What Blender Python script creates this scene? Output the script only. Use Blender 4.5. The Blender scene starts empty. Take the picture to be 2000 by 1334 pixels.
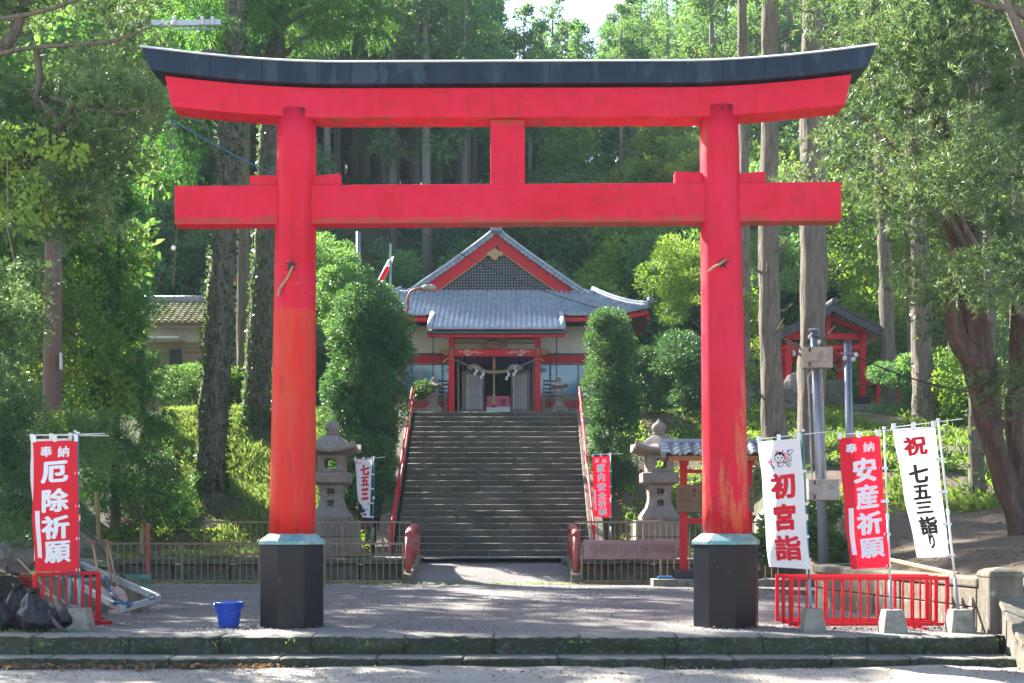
import bpy, math, random
import numpy as np
from mathutils import Vector, Matrix, noise

SC = bpy.context.scene
COL = SC.collection
R = math.radians
random.seed(7)
RNG = np.random.default_rng(7)

# ------------------------------------------------------------------ camera
F = 2431.0                      # focal length in photo pixels
EYE = 1.35                      # eye height above the gravel yard
HZ = 1030.0                     # photo row of the horizon
cam_data = bpy.data.cameras.new('camera')
cam = bpy.data.objects.new('camera', cam_data)
COL.objects.link(cam)
cam.location = (0, 0, EYE)
cam.rotation_euler = (R(90), 0, 0)
cam_data.sensor_width = 36
cam_data.lens = F * 36 / 2000
cam_data.shift_y = (HZ - 667) / 2000
cam_data.clip_end = 1500
SC.camera = cam

# ------------------------------------------------------------------ light
SUN_EL, SUN_AZ = 38.5, -43.0    # azimuth from +Y (the view direction), towards -X
w = bpy.data.worlds.new('World'); SC.world = w; w.use_nodes = True
wn = w.node_tree.nodes; wl = w.node_tree.links
sky = wn.new('ShaderNodeTexSky'); sky.sky_type = 'NISHITA'; sky.sun_disc = False
sky.sun_elevation = R(SUN_EL); sky.sun_rotation = R(SUN_AZ); sky.altitude = 50
sky.air_density = 1.0; sky.dust_density = 1.5; sky.ozone_density = 1.0
wl.new(sky.outputs[0], wn['Background'].inputs[0]); wn['Background'].inputs[1].default_value = 0.08
sd = bpy.data.lights.new('sun', 'SUN'); so = bpy.data.objects.new('sun', sd); COL.objects.link(so)
sd.energy = 5.0; sd.angle = R(0.55); sd.color = (1.0, 0.95, 0.86)
sv = Vector((math.sin(R(SUN_AZ)) * math.cos(R(SUN_EL)), math.cos(R(SUN_AZ)) * math.cos(R(SUN_EL)), math.sin(R(SUN_EL))))
so.rotation_euler = sv.to_track_quat('Z', 'Y').to_euler(); so.location = sv * 60
SC.view_settings.view_transform = 'Standard'; SC.view_settings.look = 'None'
SC.view_settings.gamma = 1.0; SC.view_settings.exposure = 2.48
SC.view_settings.use_curve_mapping = False
SC.render.engine = 'CYCLES'
SC.cycles.max_bounces = 7; SC.cycles.diffuse_bounces = 4; SC.cycles.glossy_bounces = 3
SC.cycles.transmission_bounces = 6; SC.cycles.transparent_max_bounces = 8
SC.cycles.use_denoising = True; SC.cycles.sample_clamp_indirect = 6

def P(px, py, D):
    """the point of the place that lies D metres ahead of the camera in photo direction (px, py)"""
    return Vector(((px - 1000) / F * D, D, EYE + (HZ - py) / F * D))
def X(px, D): return (px - 1000) / F * D
def Z(py, D): return EYE + (HZ - py) / F * D

# ------------------------------------------------------------------ materials
MATS = {}
def _n(nt, t, **kw):
    n = nt.nodes.new(t)
    for k, v in kw.items(): setattr(n, k, v)
    return n
def mix(nt, f, a, b, blend='MIX'):
    m = _n(nt, 'ShaderNodeMix', data_type='RGBA', blend_type=blend)
    for s, v in ((m.inputs[0], f), (m.inputs[6], a), (m.inputs[7], b)):
        if hasattr(v, 'is_output'): nt.links.new(v, s)
        elif isinstance(v, (int, float)): s.default_value = v
        else: s.default_value = (*v, 1)
    return m.outputs[2]
def math_(nt, op, a, b=0.0, c=None, clamp=False):
    m = _n(nt, 'ShaderNodeMath', operation=op, use_clamp=clamp)
    for s, v in zip(m.inputs, (a, b, c)):
        if v is None: continue
        if hasattr(v, 'is_output'): nt.links.new(v, s)
        else: s.default_value = v
    return m.outputs[0]
def rng_(nt, v, a, b, c=0.0, d=1.0):
    m = _n(nt, 'ShaderNodeMapRange'); nt.links.new(v, m.inputs[0])
    for s, x in zip(m.inputs[1:5], (a, b, c, d)): s.default_value = x
    return m.outputs[0]
def pos(nt, stretch=(1, 1, 1)):
    g = _n(nt, 'ShaderNodeNewGeometry'); m = _n(nt, 'ShaderNodeMapping')
    nt.links.new(g.outputs['Position'], m.inputs[0]); m.inputs['Scale'].default_value = stretch
    return m.outputs[0]
def noise_(nt, vec, scale, detail=5, rough=.55, dist=0.0):
    n = _n(nt, 'ShaderNodeTexNoise'); nt.links.new(vec, n.inputs['Vector'])
    n.inputs['Scale'].default_value = scale; n.inputs['Detail'].default_value = detail
    n.inputs['Roughness'].default_value = rough; n.inputs['Distortion'].default_value = dist
    return n.outputs['Fac']
def newmat(name):
    m = bpy.data.materials.new(name); m.use_nodes = True
    MATS[name] = m
    nt = m.node_tree
    return m, nt, nt.nodes['Principled BSDF']
def bump_(nt, bsdf, h, strength, dist=.02):
    b = _n(nt, 'ShaderNodeBump'); b.inputs['Strength'].default_value = strength; b.inputs['Distance'].default_value = dist
    nt.links.new(h, b.inputs['Height']); nt.links.new(b.outputs[0], bsdf.inputs['Normal'])
def mat(name, c1, c2=None, scale=3.0, rough=.6, metal=0.0, bump=0.0, bscale=None, stretch=(1, 1, 1), c3=None, s3=12.0,
        t3=(.55, .7), bdist=.02, spec=.5, objvar=0.0, lo=.35, hi=.65, fine=.35, top=None):
    """colour c1..c2 by broad noise, patches of c3 by a second noise, relief by a third"""
    m, nt, b = newmat(name)
    v = pos(nt, stretch)
    c2 = c2 or tuple(x * .8 for x in c1)
    n1 = noise_(nt, v, scale)
    col = mix(nt, rng_(nt, n1, lo, hi), c1, c2)
    if c3: col = mix(nt, rng_(nt, noise_(nt, v, s3, 6), *t3), col, c3)
    nf = noise_(nt, v, bscale or scale * 12, 8, .65)
    col = mix(nt, rng_(nt, nf, .3, .7, 0, fine), col, tuple(x * .45 for x in c1))
    if top:            # paler upward faces: dust and wear, with caught light painted in
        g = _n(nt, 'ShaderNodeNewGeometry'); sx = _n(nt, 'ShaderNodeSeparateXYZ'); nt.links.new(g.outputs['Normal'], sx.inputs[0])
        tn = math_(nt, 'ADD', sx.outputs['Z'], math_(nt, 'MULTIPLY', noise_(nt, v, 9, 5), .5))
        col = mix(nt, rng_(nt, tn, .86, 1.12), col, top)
    if objvar:
        oi = _n(nt, 'ShaderNodeObjectInfo')
        hs = _n(nt, 'ShaderNodeHueSaturation'); nt.links.new(col, hs.inputs['Color'])
        nt.links.new(rng_(nt, oi.outputs['Random'], 0, 1, 1 - objvar, 1 + objvar), hs.inputs['Value'])
        col = hs.outputs[0]
    nt.links.new(col, b.inputs['Base Color'])
    b.inputs['Roughness'].default_value = rough; b.inputs['Metallic'].default_value = metal
    b.inputs['Specular IOR Level'].default_value = spec
    if bump: bump_(nt, b, nf, bump, bdist)
    return m
def leafmat(name, dark, light, trans=.42, rough=.5, tcol=None, spec=.35):
    m, nt, b = newmat(name)
    a = _n(nt, 'ShaderNodeAttribute', attribute_name='tint'); oi = _n(nt, 'ShaderNodeObjectInfo')
    col = mix(nt, a.outputs['Fac'], dark, light)
    hs = _n(nt, 'ShaderNodeHueSaturation'); nt.links.new(col, hs.inputs['Color'])
    nt.links.new(rng_(nt, oi.outputs['Random'], 0, 1, .75, 1.3), hs.inputs['Value'])
    nt.links.new(rng_(nt, oi.outputs['Random'], 0, 1, .49, .512), hs.inputs['Hue'])
    col = hs.outputs[0]
    nt.links.new(col, b.inputs['Base Color']); b.inputs['Roughness'].default_value = rough
    b.inputs['Specular IOR Level'].default_value = spec
    t = _n(nt, 'ShaderNodeBsdfTranslucent')
    tc = mix(nt, 1.0, col, tcol or (1.9, 1.75, .7), 'MULTIPLY'); nt.links.new(tc, t.inputs[0])
    ms = _n(nt, 'ShaderNodeMixShader'); ms.inputs[0].default_value = trans
    nt.links.new(b.outputs[0], ms.inputs[1]); nt.links.new(t.outputs[0], ms.inputs[2])
    nt.links.new(ms.outputs[0], nt.nodes['Material Output'].inputs[0])
    return m
def clothmat(name, c, trans=.35):
    m, nt, b = newmat(name)
    b.inputs['Base Color'].default_value = (*c, 1); b.inputs['Roughness'].default_value = .7
    v = pos(nt); bump_(nt, b, noise_(nt, v, 5, 5, .5, 1.5), .6, .05)
    t = _n(nt, 'ShaderNodeBsdfTranslucent'); t.inputs[0].default_value = (*c, 1)
    ms = _n(nt, 'ShaderNodeMixShader'); ms.inputs[0].default_value = trans
    nt.links.new(b.outputs[0], ms.inputs[1]); nt.links.new(t.outputs[0], ms.inputs[2])
    nt.links.new(ms.outputs[0], nt.nodes['Material Output'].inputs[0])
    return m

# torii paints ------------------------------------------------------------
RED = (.56, .005, .028)
def torii_mat(name, mode):
    m, nt, b = newmat(name)
    v = pos(nt); vs = pos(nt, (1, 1, .18)); vh = pos(nt, (.25, 1, 1))
    g = _n(nt, 'ShaderNodeNewGeometry'); sx = _n(nt, 'ShaderNodeSeparateXYZ'); nt.links.new(g.outputs['Position'], sx.inputs[0])
    zz, xx = sx.outputs['Z'], sx.outputs['X']
    col = mix(nt, rng_(nt, noise_(nt, v, .9, 5), .35, .7), RED, (.62, .014, .052))
    col = mix(nt, rng_(nt, noise_(nt, vs if mode != 'beam' else v, 5, 7, .6), .45, .72, 0, .6), col, (.40, .004, .014))
    rough = .45; b.inputs['Specular IOR Level'].default_value = .22
    ORG = (.60, .020, .015)
    if mode == 'left':           # repainted above 4.3 m, old faded orange paint below
        edge = math_(nt, 'ADD', zz, math_(nt, 'MULTIPLY', noise_(nt, v, 3, 3), .10))
        below = rng_(nt, edge, 4.33, 4.36, 1, 0)
        old = mix(nt, rng_(nt, noise_(nt, vs, 4, 8, .6), .42, .75), ORG, (.48, .070, .036))
        old = mix(nt, rng_(nt, noise_(nt, vs, 2.2, 8, .75, .5), .60, .66), old, (.72, .012, .025))
        old = mix(nt, rng_(nt, noise_(nt, v, 7, 8, .7, 1.2), .66, .71), old, (.62, .008, .015))
        col = mix(nt, below, col, old)
        sc_ = rng_(nt, noise_(nt, pos(nt, (1, 1, 3.5)), 5, 4), .55, .72, 0, .4)
        band = math_(nt, 'MULTIPLY', sc_, math_(nt, 'MULTIPLY', rng_(nt, zz, 4.4, 4.6), rng_(nt, zz, 4.9, 5.0, 1, 0)))
        col = mix(nt, band, col, (.66, .10, .07))
    if mode == 'right':
        h = rng_(nt, zz, 1.2, 4.9, .68, .0)
        k = math_(nt, 'ADD', math_(nt, 'MULTIPLY', noise_(nt, vs, 2.4, 8, .7, .6), 1.0), math_(nt, 'MULTIPLY', h, .38))
        k = math_(nt, 'ADD', k, math_(nt, 'MULTIPLY', noise_(nt, v, 8, 9, .8, .5), .22))
        col = mix(nt, rng_(nt, k, .82, .88, 0, .9), col, (.52, .12, .05))
        k2 = noise_(nt, v, 6, 8, .75, 1.0)
        low = rng_(nt, zz, 2.6, 3.6, 1, 0)
        col = mix(nt, math_(nt, 'MULTIPLY', rng_(nt, k2, .56, .64), low), col, (.70, .012, .02))
    if mode == 'beam':
        col = mix(nt, rng_(nt, noise_(nt, vh, 3.0, 8, .7), .62, .78, 0, .45), col, (.50, .08, .05))
    # grime with its own shape: drips and specks
    gr = noise_(nt, pos(nt, (3, 3, .5)), 3.2, 8, .7)
    col = mix(nt, rng_(nt, gr, .57, .66, 0, .62), col, (.30, .022, .02))
    col = mix(nt, rng_(nt, noise_(nt, v, 9, 9, .8, .8), .61, .66, 0, .5), col, (.34, .03, .02))
    col = mix(nt, rng_(nt, noise_(nt, pos(nt, (.6, 1, 2.2)), 3.2, 9, .75, .4), .56, .72, 0, .35), col, (.50, .035, .028))
    if mode == 'beam':       # dirt gathered along the lower edges and under the joints
        for z0 in (5.48, 6.82):
            e = math_(nt, 'ADD', rng_(nt, zz, z0, z0 + .12, .34, 0), math_(nt, 'MULTIPLY', noise_(nt, pos(nt, (1, 1, 3)), 3.5, 8, .7), rng_(nt, zz, z0 - .02, z0, 0, 1)))
            col = mix(nt, rng_(nt, e, .62, .78, 0, .75), col, (.22, .07, .035))
    if mode != 'beam':
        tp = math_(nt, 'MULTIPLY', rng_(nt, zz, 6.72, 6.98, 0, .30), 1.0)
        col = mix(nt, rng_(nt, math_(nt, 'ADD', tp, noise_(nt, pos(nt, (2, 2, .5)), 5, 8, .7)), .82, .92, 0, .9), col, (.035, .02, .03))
        mask = math_(nt, 'MULTIPLY', rng_(nt, noise_(nt, pos(nt, (1, 1, .06)), 9, 6, .6), .60, .72, 0, .5), rng_(nt, noise_(nt, v, 1.3, 3), .45, .6))
        col = mix(nt, mask, col, (.34, .13, .08))
    nt.links.new(col, b.inputs['Base Color'])
    nt.links.new(rng_(nt, noise_(nt, v, 4, 5), .3, .7, rough - .1, rough + .15), b.inputs['Roughness'])
    bump_(nt, b, noise_(nt, v, 40, 5), .12, .01)
    return m
torii_mat('torii_beam', 'beam'); torii_mat('torii_left', 'left'); torii_mat('torii_right', 'right')
mat('kasagi_black', (.005, .014, .030), (.012, .028, .050), 1.2, .45, spec=.3, bump=.08, c3=(.026, .045, .066), s3=1.9, t3=(.52, .545), stretch=(2.6, 1, .75))
mat('base_black', (.003, .009, .020), (.018, .013, .014), .9, .36, spec=.25, bump=.1, c3=(.07, .075, .08), s3=7, t3=(.62, .8), stretch=(1.5, 1.5, .5))  # brownish second tone stands in for reflections, pale patches are scuffs
mat('copper_cap', (.10, .30, .32), (.26, .36, .34), 3, .45, metal=.2, c3=(.45, .5, .48), s3=9, t3=(.55, .7))
mat('pale_metal', (.62, .66, .70), (.50, .55, .60), 2, .45)
mat('red_paint', (.62, .008, .018), (.66, .014, .028), 3, .42, bump=.08, spec=.25, c3=(.42, .02, .02), s3=14, t3=(.64, .74))
mat('red_paint_dull', (.42, .03, .03), (.50, .07, .06), 3, .55, bump=.15)
mat('red_paint_old', (.36, .06, .05), (.45, .11, .09), 3, .6, bump=.2, c3=(.25, .16, .12), s3=9, t3=(.62, .72))
mat('stone_grey', (.20, .17, .145), (.29, .24, .205), 2, .9, bump=.6, c3=(.40, .37, .32), s3=6, t3=(.6, .72), bscale=30)
mat('stone_mossy', (.17, .15, .12), (.11, .115, .075), 2.2, .95, bump=.8, c3=(.07, .12, .05), s3=3.2, t3=(.50, .62), bscale=26, objvar=.12)
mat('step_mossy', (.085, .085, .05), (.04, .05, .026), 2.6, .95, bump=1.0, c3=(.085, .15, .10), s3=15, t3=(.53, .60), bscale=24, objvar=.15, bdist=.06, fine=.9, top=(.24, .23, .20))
mat('stair_stone', (.12, .108, .082), (.072, .07, .05), 1.4, .93, bump=.5, c3=(.16, .155, .13), s3=5, t3=(.6, .75), bscale=28, objvar=.2, fine=.9, top=(.22, .21, .18))  # lighter top colour paints in the light that tread edges catch
mat('mortar', (.33, .32, .28), (.22, .21, .18), 6, .95, bump=.4)
mat('concrete', (.33, .31, .26), (.21, .195, .16), 5, .92, bump=.7, c3=(.13, .125, .09), s3=9, t3=(.55, .7), bscale=60)
mat('concrete_stained', (.20, .175, .135), (.10, .09, .065), 3.2, .95, bump=.9, c3=(.36, .33, .29), s3=7, t3=(.60, .68), bscale=30, stretch=(1.4, 1.4, .6))
mat('gravel', (.135, .122, .118), (.24, .215, .20), .6, .95, bump=1.0, c3=(.36, .33, .31), s3=45, t3=(.54, .62), bscale=38, bdist=.04)
mat('road_sand', (.42, .38, .32), (.30, .27, .22), 1.0, .95, bump=.7, c3=(.18, .15, .12), s3=5, t3=(.62, .7), bscale=30, bdist=.02)
mat('earth', (.10, .078, .05), (.07, .085, .035), .9, .95, bump=.9, c3=(.05, .09, .025), s3=1.3, t3=(.45, .62), bscale=12, bdist=.05)
mat('earth_dry', (.12, .09, .06), (.075, .058, .04), 1.5, .95, bump=.9, c3=(.07, .09, .03), s3=3, t3=(.62, .75), bscale=16, bdist=.04)
mat('bark', (.30, .24, .19), (.20, .165, .13), 2.5, .95, bump=1.0, c3=(.12, .13, .06), s3=2.5, t3=(.52, .66), bscale=2.6, stretch=(4, 4, .7), bdist=.16, fine=1.0)
mat('bark_ivy', (.27, .23, .19), (.17, .155, .11), 2.5, .95, bump=1.0, c3=(.035, .06, .02), s3=4, t3=(.45, .6), bscale=4.5, stretch=(2.4, 2.4, .8), bdist=.14, fine=1.0)
mat('bark_red', (.24, .13, .10), (.11, .085, .065), 2.6, .92, bump=1.0, c3=(.055, .06, .03), s3=3.2, t3=(.46, .58), bscale=3.2, stretch=(2.6, 2.6, .8), bdist=.2, fine=1.2)
mat('bark_far', (.24, .20, .17), (.16, .145, .12), 1.2, .95, bump=.6, stretch=(3, 3, .5))
mat('wood_brown', (.26, .135, .07), (.17, .085, .045), 3, .6, bump=.3, stretch=(.5, 2, 4))
mat('wood_carved', (.33, .19, .09), (.22, .115, .055), 6, .6, bump=.5)
mat('wood_grey', (.28, .22, .16), (.20, .155, .11), 4, .8, bump=.3, stretch=(.4, 1, 6))
mat('wood_pale', (.50, .38, .24), (.36, .25, .15), 4, .7, bump=.2, stretch=(1, .4, 3))
mat('wood_orange', (.52, .22, .06), (.40, .15, .04), 4, .6, bump=.2)
mat('door_wood', (.30, .23, .20), (.24, .18, .155), 4, .6, bump=.1)
mat('wall_white', (.80, .76, .68), (.74, .69, .61), 1.5, .85, bump=.1)
mat('wall_cream', (.58, .55, .47), (.48, .45, .37), 1.5, .85, bump=.15)
mat('dark_paint', (.018, .02, .024), (.03, .032, .036), 3, .4)
mat('black_iron', (.015, .015, .017), (.03, .03, .03), 5, .45, metal=.3)
mat('tile_blue', (.29, .35, .45), (.44, .49, .57), 2.5, .36, bump=.15, c3=(.12, .14, .16), s3=8, t3=(.6, .7), spec=.7)
mat('tile_grey', (.20, .215, .25), (.30, .31, .35), 2.5, .35, bump=.15, spec=.6, objvar=.15)
mat('tile_old', (.36, .30, .20), (.50, .43, .32), 3, .9, bump=.6, c3=(.20, .21, .035), s3=4, t3=(.46, .54))
mat('roof_pink', (.36, .12, .10), (.27, .09, .08), 3, .5, bump=.1)
mat('roof_black', (.03, .035, .042), (.05, .055, .06), 2, .5, bump=.15)
mat('fence_brown', (.30, .21, .13), (.22, .15, .09), 5, .5)
mat('board_pink', (.36, .24, .23), (.29, .19, .185), 5, .7, bump=.1)
mat('gold', (.50, .33, .14), (.38, .24, .09), 6, .5, metal=.2)
mat('steel', (.33, .36, .42), (.24, .27, .33), 4, .35, metal=.6, bump=.05, stretch=(1, 1, .3))
mat('aluminium', (.52, .55, .60), (.40, .43, .48), 4, .4, metal=.7)
mat('box_beige', (.42, .39, .35), (.34, .31, .26), 5, .6, c3=(.26, .24, .18), s3=7, t3=(.52, .62))
mat('pole_brown', (.19, .12, .095), (.14, .09, .07), 1.2, .75, bump=.2, stretch=(2, 2, .4))
mat('bag_black', (.002, .003, .007), (.004, .007, .014), 5, .28, spec=.45, bump=.9, bscale=14, bdist=.03)
mat('bag_grey', (.13, .115, .10), (.05, .05, .05), 4, .7, bump=.5, bscale=25)
mat('bucket_blue', (.012, .065, .44), (.018, .085, .52), 3, .33, c3=(.10, .16, .42), s3=22, t3=(.60, .72))
mat('crate_green', (.08, .30, .22), (.06, .24, .17), 3, .45)
mat('tub_red', (.45, .04, .03), (.38, .04, .03), 3, .45)
mat('shovel_pink', (.42, .28, .26), (.30, .19, .17), 5, .5)
mat('bamboo', (.36, .24, .12), (.28, .17, .08), 3, .55)
mat('rope_tan', (.42, .32, .19), (.30, .22, .12), 30, .9, bump=.6, bscale=60)
mat('strap_blue', (.015, .09, .19), None, 5, .7)
mat('pole_blue', (.02, .20, .40), None, 3, .35)
mat('pole_teal', (.01, .24, .28), None, 3, .35)
mat('pole_white', (.72, .72, .72), None, 3, .4)
mat('pole_grey', (.25, .28, .31), None, 3, .45)
mat('ink', (.008, .008, .010), (.012, .012, .014), 5, .7)
mat('ink_soft', (.09, .055, .06), (.06, .04, .04), 5, .8)
mat('plastic_white', (.75, .76, .76), None, 3, .5)
mat('panel_green', (.02, .09, .09), None, 2, .5)
mat('box_pink', (.62, .10, .17), (.55, .07, .13), 3, .5)
mat('dark_room', (.02, .014, .012), (.03, .02, .016), 1, .9)
mat('window_glass', (.12, .29, .46), (.18, .36, .52), .6, .08, spec=1.0)  # sky reflection put into the blue base colour
mat('pane_pale', (.32, .44, .52), (.26, .38, .48), 2, .15, spec=.8)
mat('litter_brown', (.22, .13, .06), (.14, .08, .04), 9, .9)
clothmat('cloth_white', (.80, .80, .82), .38); clothmat('cloth_red', (.70, .006, .025), .35)
clothmat('cloth_red_print', (.66, .005, .022), .2); clothmat('cloth_purple', (.030, .018, .085), .15)
clothmat('cloth_ink', (.010, .010, .012), .05); clothmat('cloth_pale_print', (.80, .83, .88), .3)
clothmat('cloth_blue_print', (.03, .08, .36), .2); clothmat('cloth_pink_print', (.72, .20, .26), .2)
clothmat('paper', (.82, .82, .84), .3)
leafmat('leaf_podo', (.035, .090, .045), (.19, .26, .12), .42, .5, tcol=(1.5, 1.6, .8), spec=.45)
leafmat('leaf_cedar_near', (.030, .14, .050), (.13, .29, .085), .42, .6)
leafmat('leaf_cedar', (.050, .145, .070), (.17, .28, .11), .42, .7)
leafmat('leaf_dark', (.022, .080, .040), (.085, .165, .070), .38, .5, spec=.45)
leafmat('leaf_bright', (.055, .135, .035), (.22, .31, .07), .48, .5)
leafmat('leaf_mid', (.045, .130, .065), (.16, .26, .10), .44, .5)
leafmat('leaf_bamboo', (.16, .23, .045), (.30, .34, .08), .45, .5)
leafmat('leaf_ivy', (.030, .080, .028), (.075, .135, .042), .35, .45)
leafmat('grass', (.075, .130, .035), (.27, .33, .12), .45, .6, tcol=(1.5, 1.5, .8))
leafmat('fern', (.070, .16, .035), (.19, .30, .07), .48, .55)
leafmat('dry_leaf', (.15, .085, .04), (.30, .20, .10), .3, .8, tcol=(1.5, 1.2, .8))

# ------------------------------------------------------------------ mesh tools
def link(o, parent=None):
    COL.objects.link(o)
    if parent is not None:
        o.parent = parent
        if parent.type == 'EMPTY' and o.type != 'EMPTY' and not o.get('_local'):
            o.matrix_parent_inverse = Matrix.Translation(-Vector(parent.location)) if not parent.get('_proto') else Matrix.Identity(4)
    return o
def tag(o, label=None, cat=None, group=None, kind=None):
    if label: o['label'] = label
    if cat: o['category'] = cat
    if group: o['group'] = group
    if kind: o['kind'] = kind
    return o
def thing(name, label, cat, loc=(0, 0, 0), group=None):
    o = bpy.data.objects.new(name, None); o.location = loc; o.empty_display_size = .2
    COL.objects.link(o); return tag(o, label, cat, group)
class MB:
    def __init__(s): s.v = []; s.f = []
    def add(s, vs, fs):
        k = len(s.v); s.v += [tuple(a) for a in vs]; s.f += [tuple(i + k for i in f) for f in fs]; return s
    def box(s, x0, x1, y0, y1, z0, z1):
        return s.add([(x0, y0, z0), (x1, y0, z0), (x1, y1, z0), (x0, y1, z0), (x0, y0, z1), (x1, y0, z1), (x1, y1, z1), (x0, y1, z1)],
                     [(0, 3, 2, 1), (4, 5, 6, 7), (0, 1, 5, 4), (1, 2, 6, 5), (2, 3, 7, 6), (3, 0, 4, 7)])
    def cbox(s, c, sz, rot=None):
        a = [(x * sz[0] / 2, y * sz[1] / 2, z * sz[2] / 2) for z in (-1, 1) for x, y in ((-1, -1), (1, -1), (1, 1), (-1, 1))]
        if rot is not None: a = [rot @ Vector(q) for q in a]
        return s.add([Vector(q) + Vector(c) for q in a], [(0, 3, 2, 1), (4, 5, 6, 7), (0, 1, 5, 4), (1, 2, 6, 5), (2, 3, 7, 6), (3, 0, 4, 7)])
    def bar(s, a, b, wdt, hgt, up=(0, 0, 1)):
        a, b = Vector(a), Vector(b); d = (b - a); L = d.length; d.normalize(); u = Vector(up)
        if abs(d.dot(u)) > .98: u = Vector((0, 1, 0))
        sd_ = d.cross(u).normalized(); u = sd_.cross(d).normalized()
        vs = [p + sd_ * (i * wdt / 2) + u * (j * hgt / 2) for p in (a, b) for i, j in ((-1, -1), (1, -1), (1, 1), (-1, 1))]
        return s.add(vs, [(0, 1, 2, 3), (7, 6, 5, 4), (0, 4, 5, 1), (1, 5, 6, 2), (2, 6, 7, 3), (3, 7, 4, 0)])
    def tube(s, pts, r, n=8, cap=True, wob=0.0):
        pts = [Vector(p) for p in pts]; m = len(pts)
        rs = r if isinstance(r, (list, tuple)) else [r] * m
        k = len(s.v); prev = None
        for i, p in enumerate(pts):
            d = (pts[min(i + 1, m - 1)] - pts[max(i - 1, 0)]).normalized()
            if prev is None:
                u = d.orthogonal().normalized()
            else: u = (prev - d * prev.dot(d)).normalized()
            prev = u; t = d.cross(u)
            for j in range(n):
                a = 2 * math.pi * j / n
                rr = rs[i] * (1 + (wob * (noise.noise(Vector((math.cos(a) * 1.3 + p.x, math.sin(a) * 1.3 + p.y, p.z * .9))) + .35 * noise.noise(Vector((math.cos(a) * 4 + p.x, math.sin(a) * 4 + p.y, p.z * 1.7)))) if wob else 0))
                s.v.append(tuple(p + u * (math.cos(a) * rr) + t * (math.sin(a) * rr)))
        for i in range(m - 1):
            for j in range(n):
                a, b = k + i * n + j, k + i * n + (j + 1) % n
                s.f.append((a, b, b + n, a + n))
        if cap:
            s.f.append(tuple(k + j for j in reversed(range(n)))); s.f.append(tuple(k + (m - 1) * n + j for j in range(n)))
        return s
    def lathe(s, prof, c=(0, 0, 0), n=16, ph=0.0, sq=1.0):
        k = len(s.v); c = Vector(c)
        for r, z in prof:
            for j in range(n):
                a = ph + 2 * math.pi * j / n
                s.v.append((c.x + math.cos(a) * r, c.y + math.sin(a) * r * sq, c.z + z))
        for i in range(len(prof) - 1):
            for j in range(n):
                a, b = k + i * n + j, k + i * n + (j + 1) % n
                s.f.append((a, b, b + n, a + n))
        s.f.append(tuple(k + j for j in reversed(range(n)))); s.f.append(tuple(k + (len(prof) - 1) * n + j for j in range(n)))
        return s
    def prism(s, poly, y0, y1):
        """poly of (x, z) extruded from y0 to y1"""
        n = len(poly); k = len(s.v)
        s.v += [(x, y0, z) for x, z in poly] + [(x, y1, z) for x, z in poly]
        s.f.append(tuple(range(k, k + n))); s.f.append(tuple(reversed(range(k + n, k + 2 * n))))
        s.f += [(k + i, k + n + i, k + n + (i + 1) % n, k + (i + 1) % n) for i in range(n)]
        return s
    def prismx(s, poly, x0, x1):
        n = len(poly); k = len(s.v)
        s.v += [(x0, y, z) for y, z in poly] + [(x1, y, z) for y, z in poly]
        s.f.append(tuple(reversed(range(k, k + n)))); s.f.append(tuple(range(k + n, k + 2 * n)))
        s.f += [(k + i, k + (i + 1) % n, k + n + (i + 1) % n, k + n + i) for i in range(n)]
        return s
    def blob(s, c, r, nu=12, nv=8, amp=.15, fr=1.5, seed=0, flat=None):
        k = len(s.v); c = Vector(c)
        for i in range(nv + 1):
            th = math.pi * i / nv
            for j in range(nu):
                ph = 2 * math.pi * j / nu
                d = Vector((math.sin(th) * math.cos(ph), math.sin(th) * math.sin(ph), math.cos(th)))
                q = 1 + amp * noise.noise(d * fr + Vector((seed * 3.7, seed, 0)))
                p = Vector((d.x * r[0], d.y * r[1], d.z * r[2])) * q
                if flat is not None: p.z = max(p.z, flat)
                s.v.append(tuple(c + p))
        for i in range(nv):
            for j in range(nu):
                a, b = k + i * nu + j, k + i * nu + (j + 1) % nu
                s.f.append((a, a + nu, b + nu, b))
        return s
    def sheet(s, fn, nu, nv):
        k = len(s.v)
        for j in range(nv + 1):
            for i in range(nu + 1): s.v.append(tuple(fn(i / nu, j / nv)))
        for j in range(nv):
            for i in range(nu):
                a = k + j * (nu + 1) + i; s.f.append((a, a + 1, a + nu + 2, a + nu + 1))
        return s
    def mesh(s, name, m, smooth=False):
        me = bpy.data.meshes.new(name); me.from_pydata(s.v, [], s.f); me.materials.append(MATS[m]); me.update()
        if smooth: me.shade_smooth()
        return me
    def build(s, name, m, parent=None, smooth=False, bevel=0.0, label=None, cat=None, group=None, kind=None, segs=2):
        me = s.mesh(name, m, smooth)
        o = bpy.data.objects.new(name, me); link(o, parent); tag(o, label, cat, group, kind)
        if bevel:
            b = o.modifiers.new('bevel', 'BEVEL'); b.width = bevel; b.segments = segs; b.limit_method = 'ANGLE'; b.angle_limit = R(35)
        return o
def place(me, name, parent, loc=(0, 0, 0), rot=(0, 0, 0), scale=(1, 1, 1), **tags):
    """one more object on a shared mesh, put at a world position under its parent"""
    o = bpy.data.objects.new(name, me); o.location = loc; o.rotation_euler = rot; o.scale = scale
    link(o, parent); tag(o, **tags); return o
def copy_tree(o, parent=None):
    c = o.copy(); COL.objects.link(c); c.parent = parent
    for ch in list(o.children): copy_tree(ch, c)
    return c
def smooth_auto(o, ang=40):
    o.data.shade_smooth()
    m = o.modifiers.new('weighted', 'WEIGHTED_NORMAL'); m.keep_sharp = True
    return o
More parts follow.
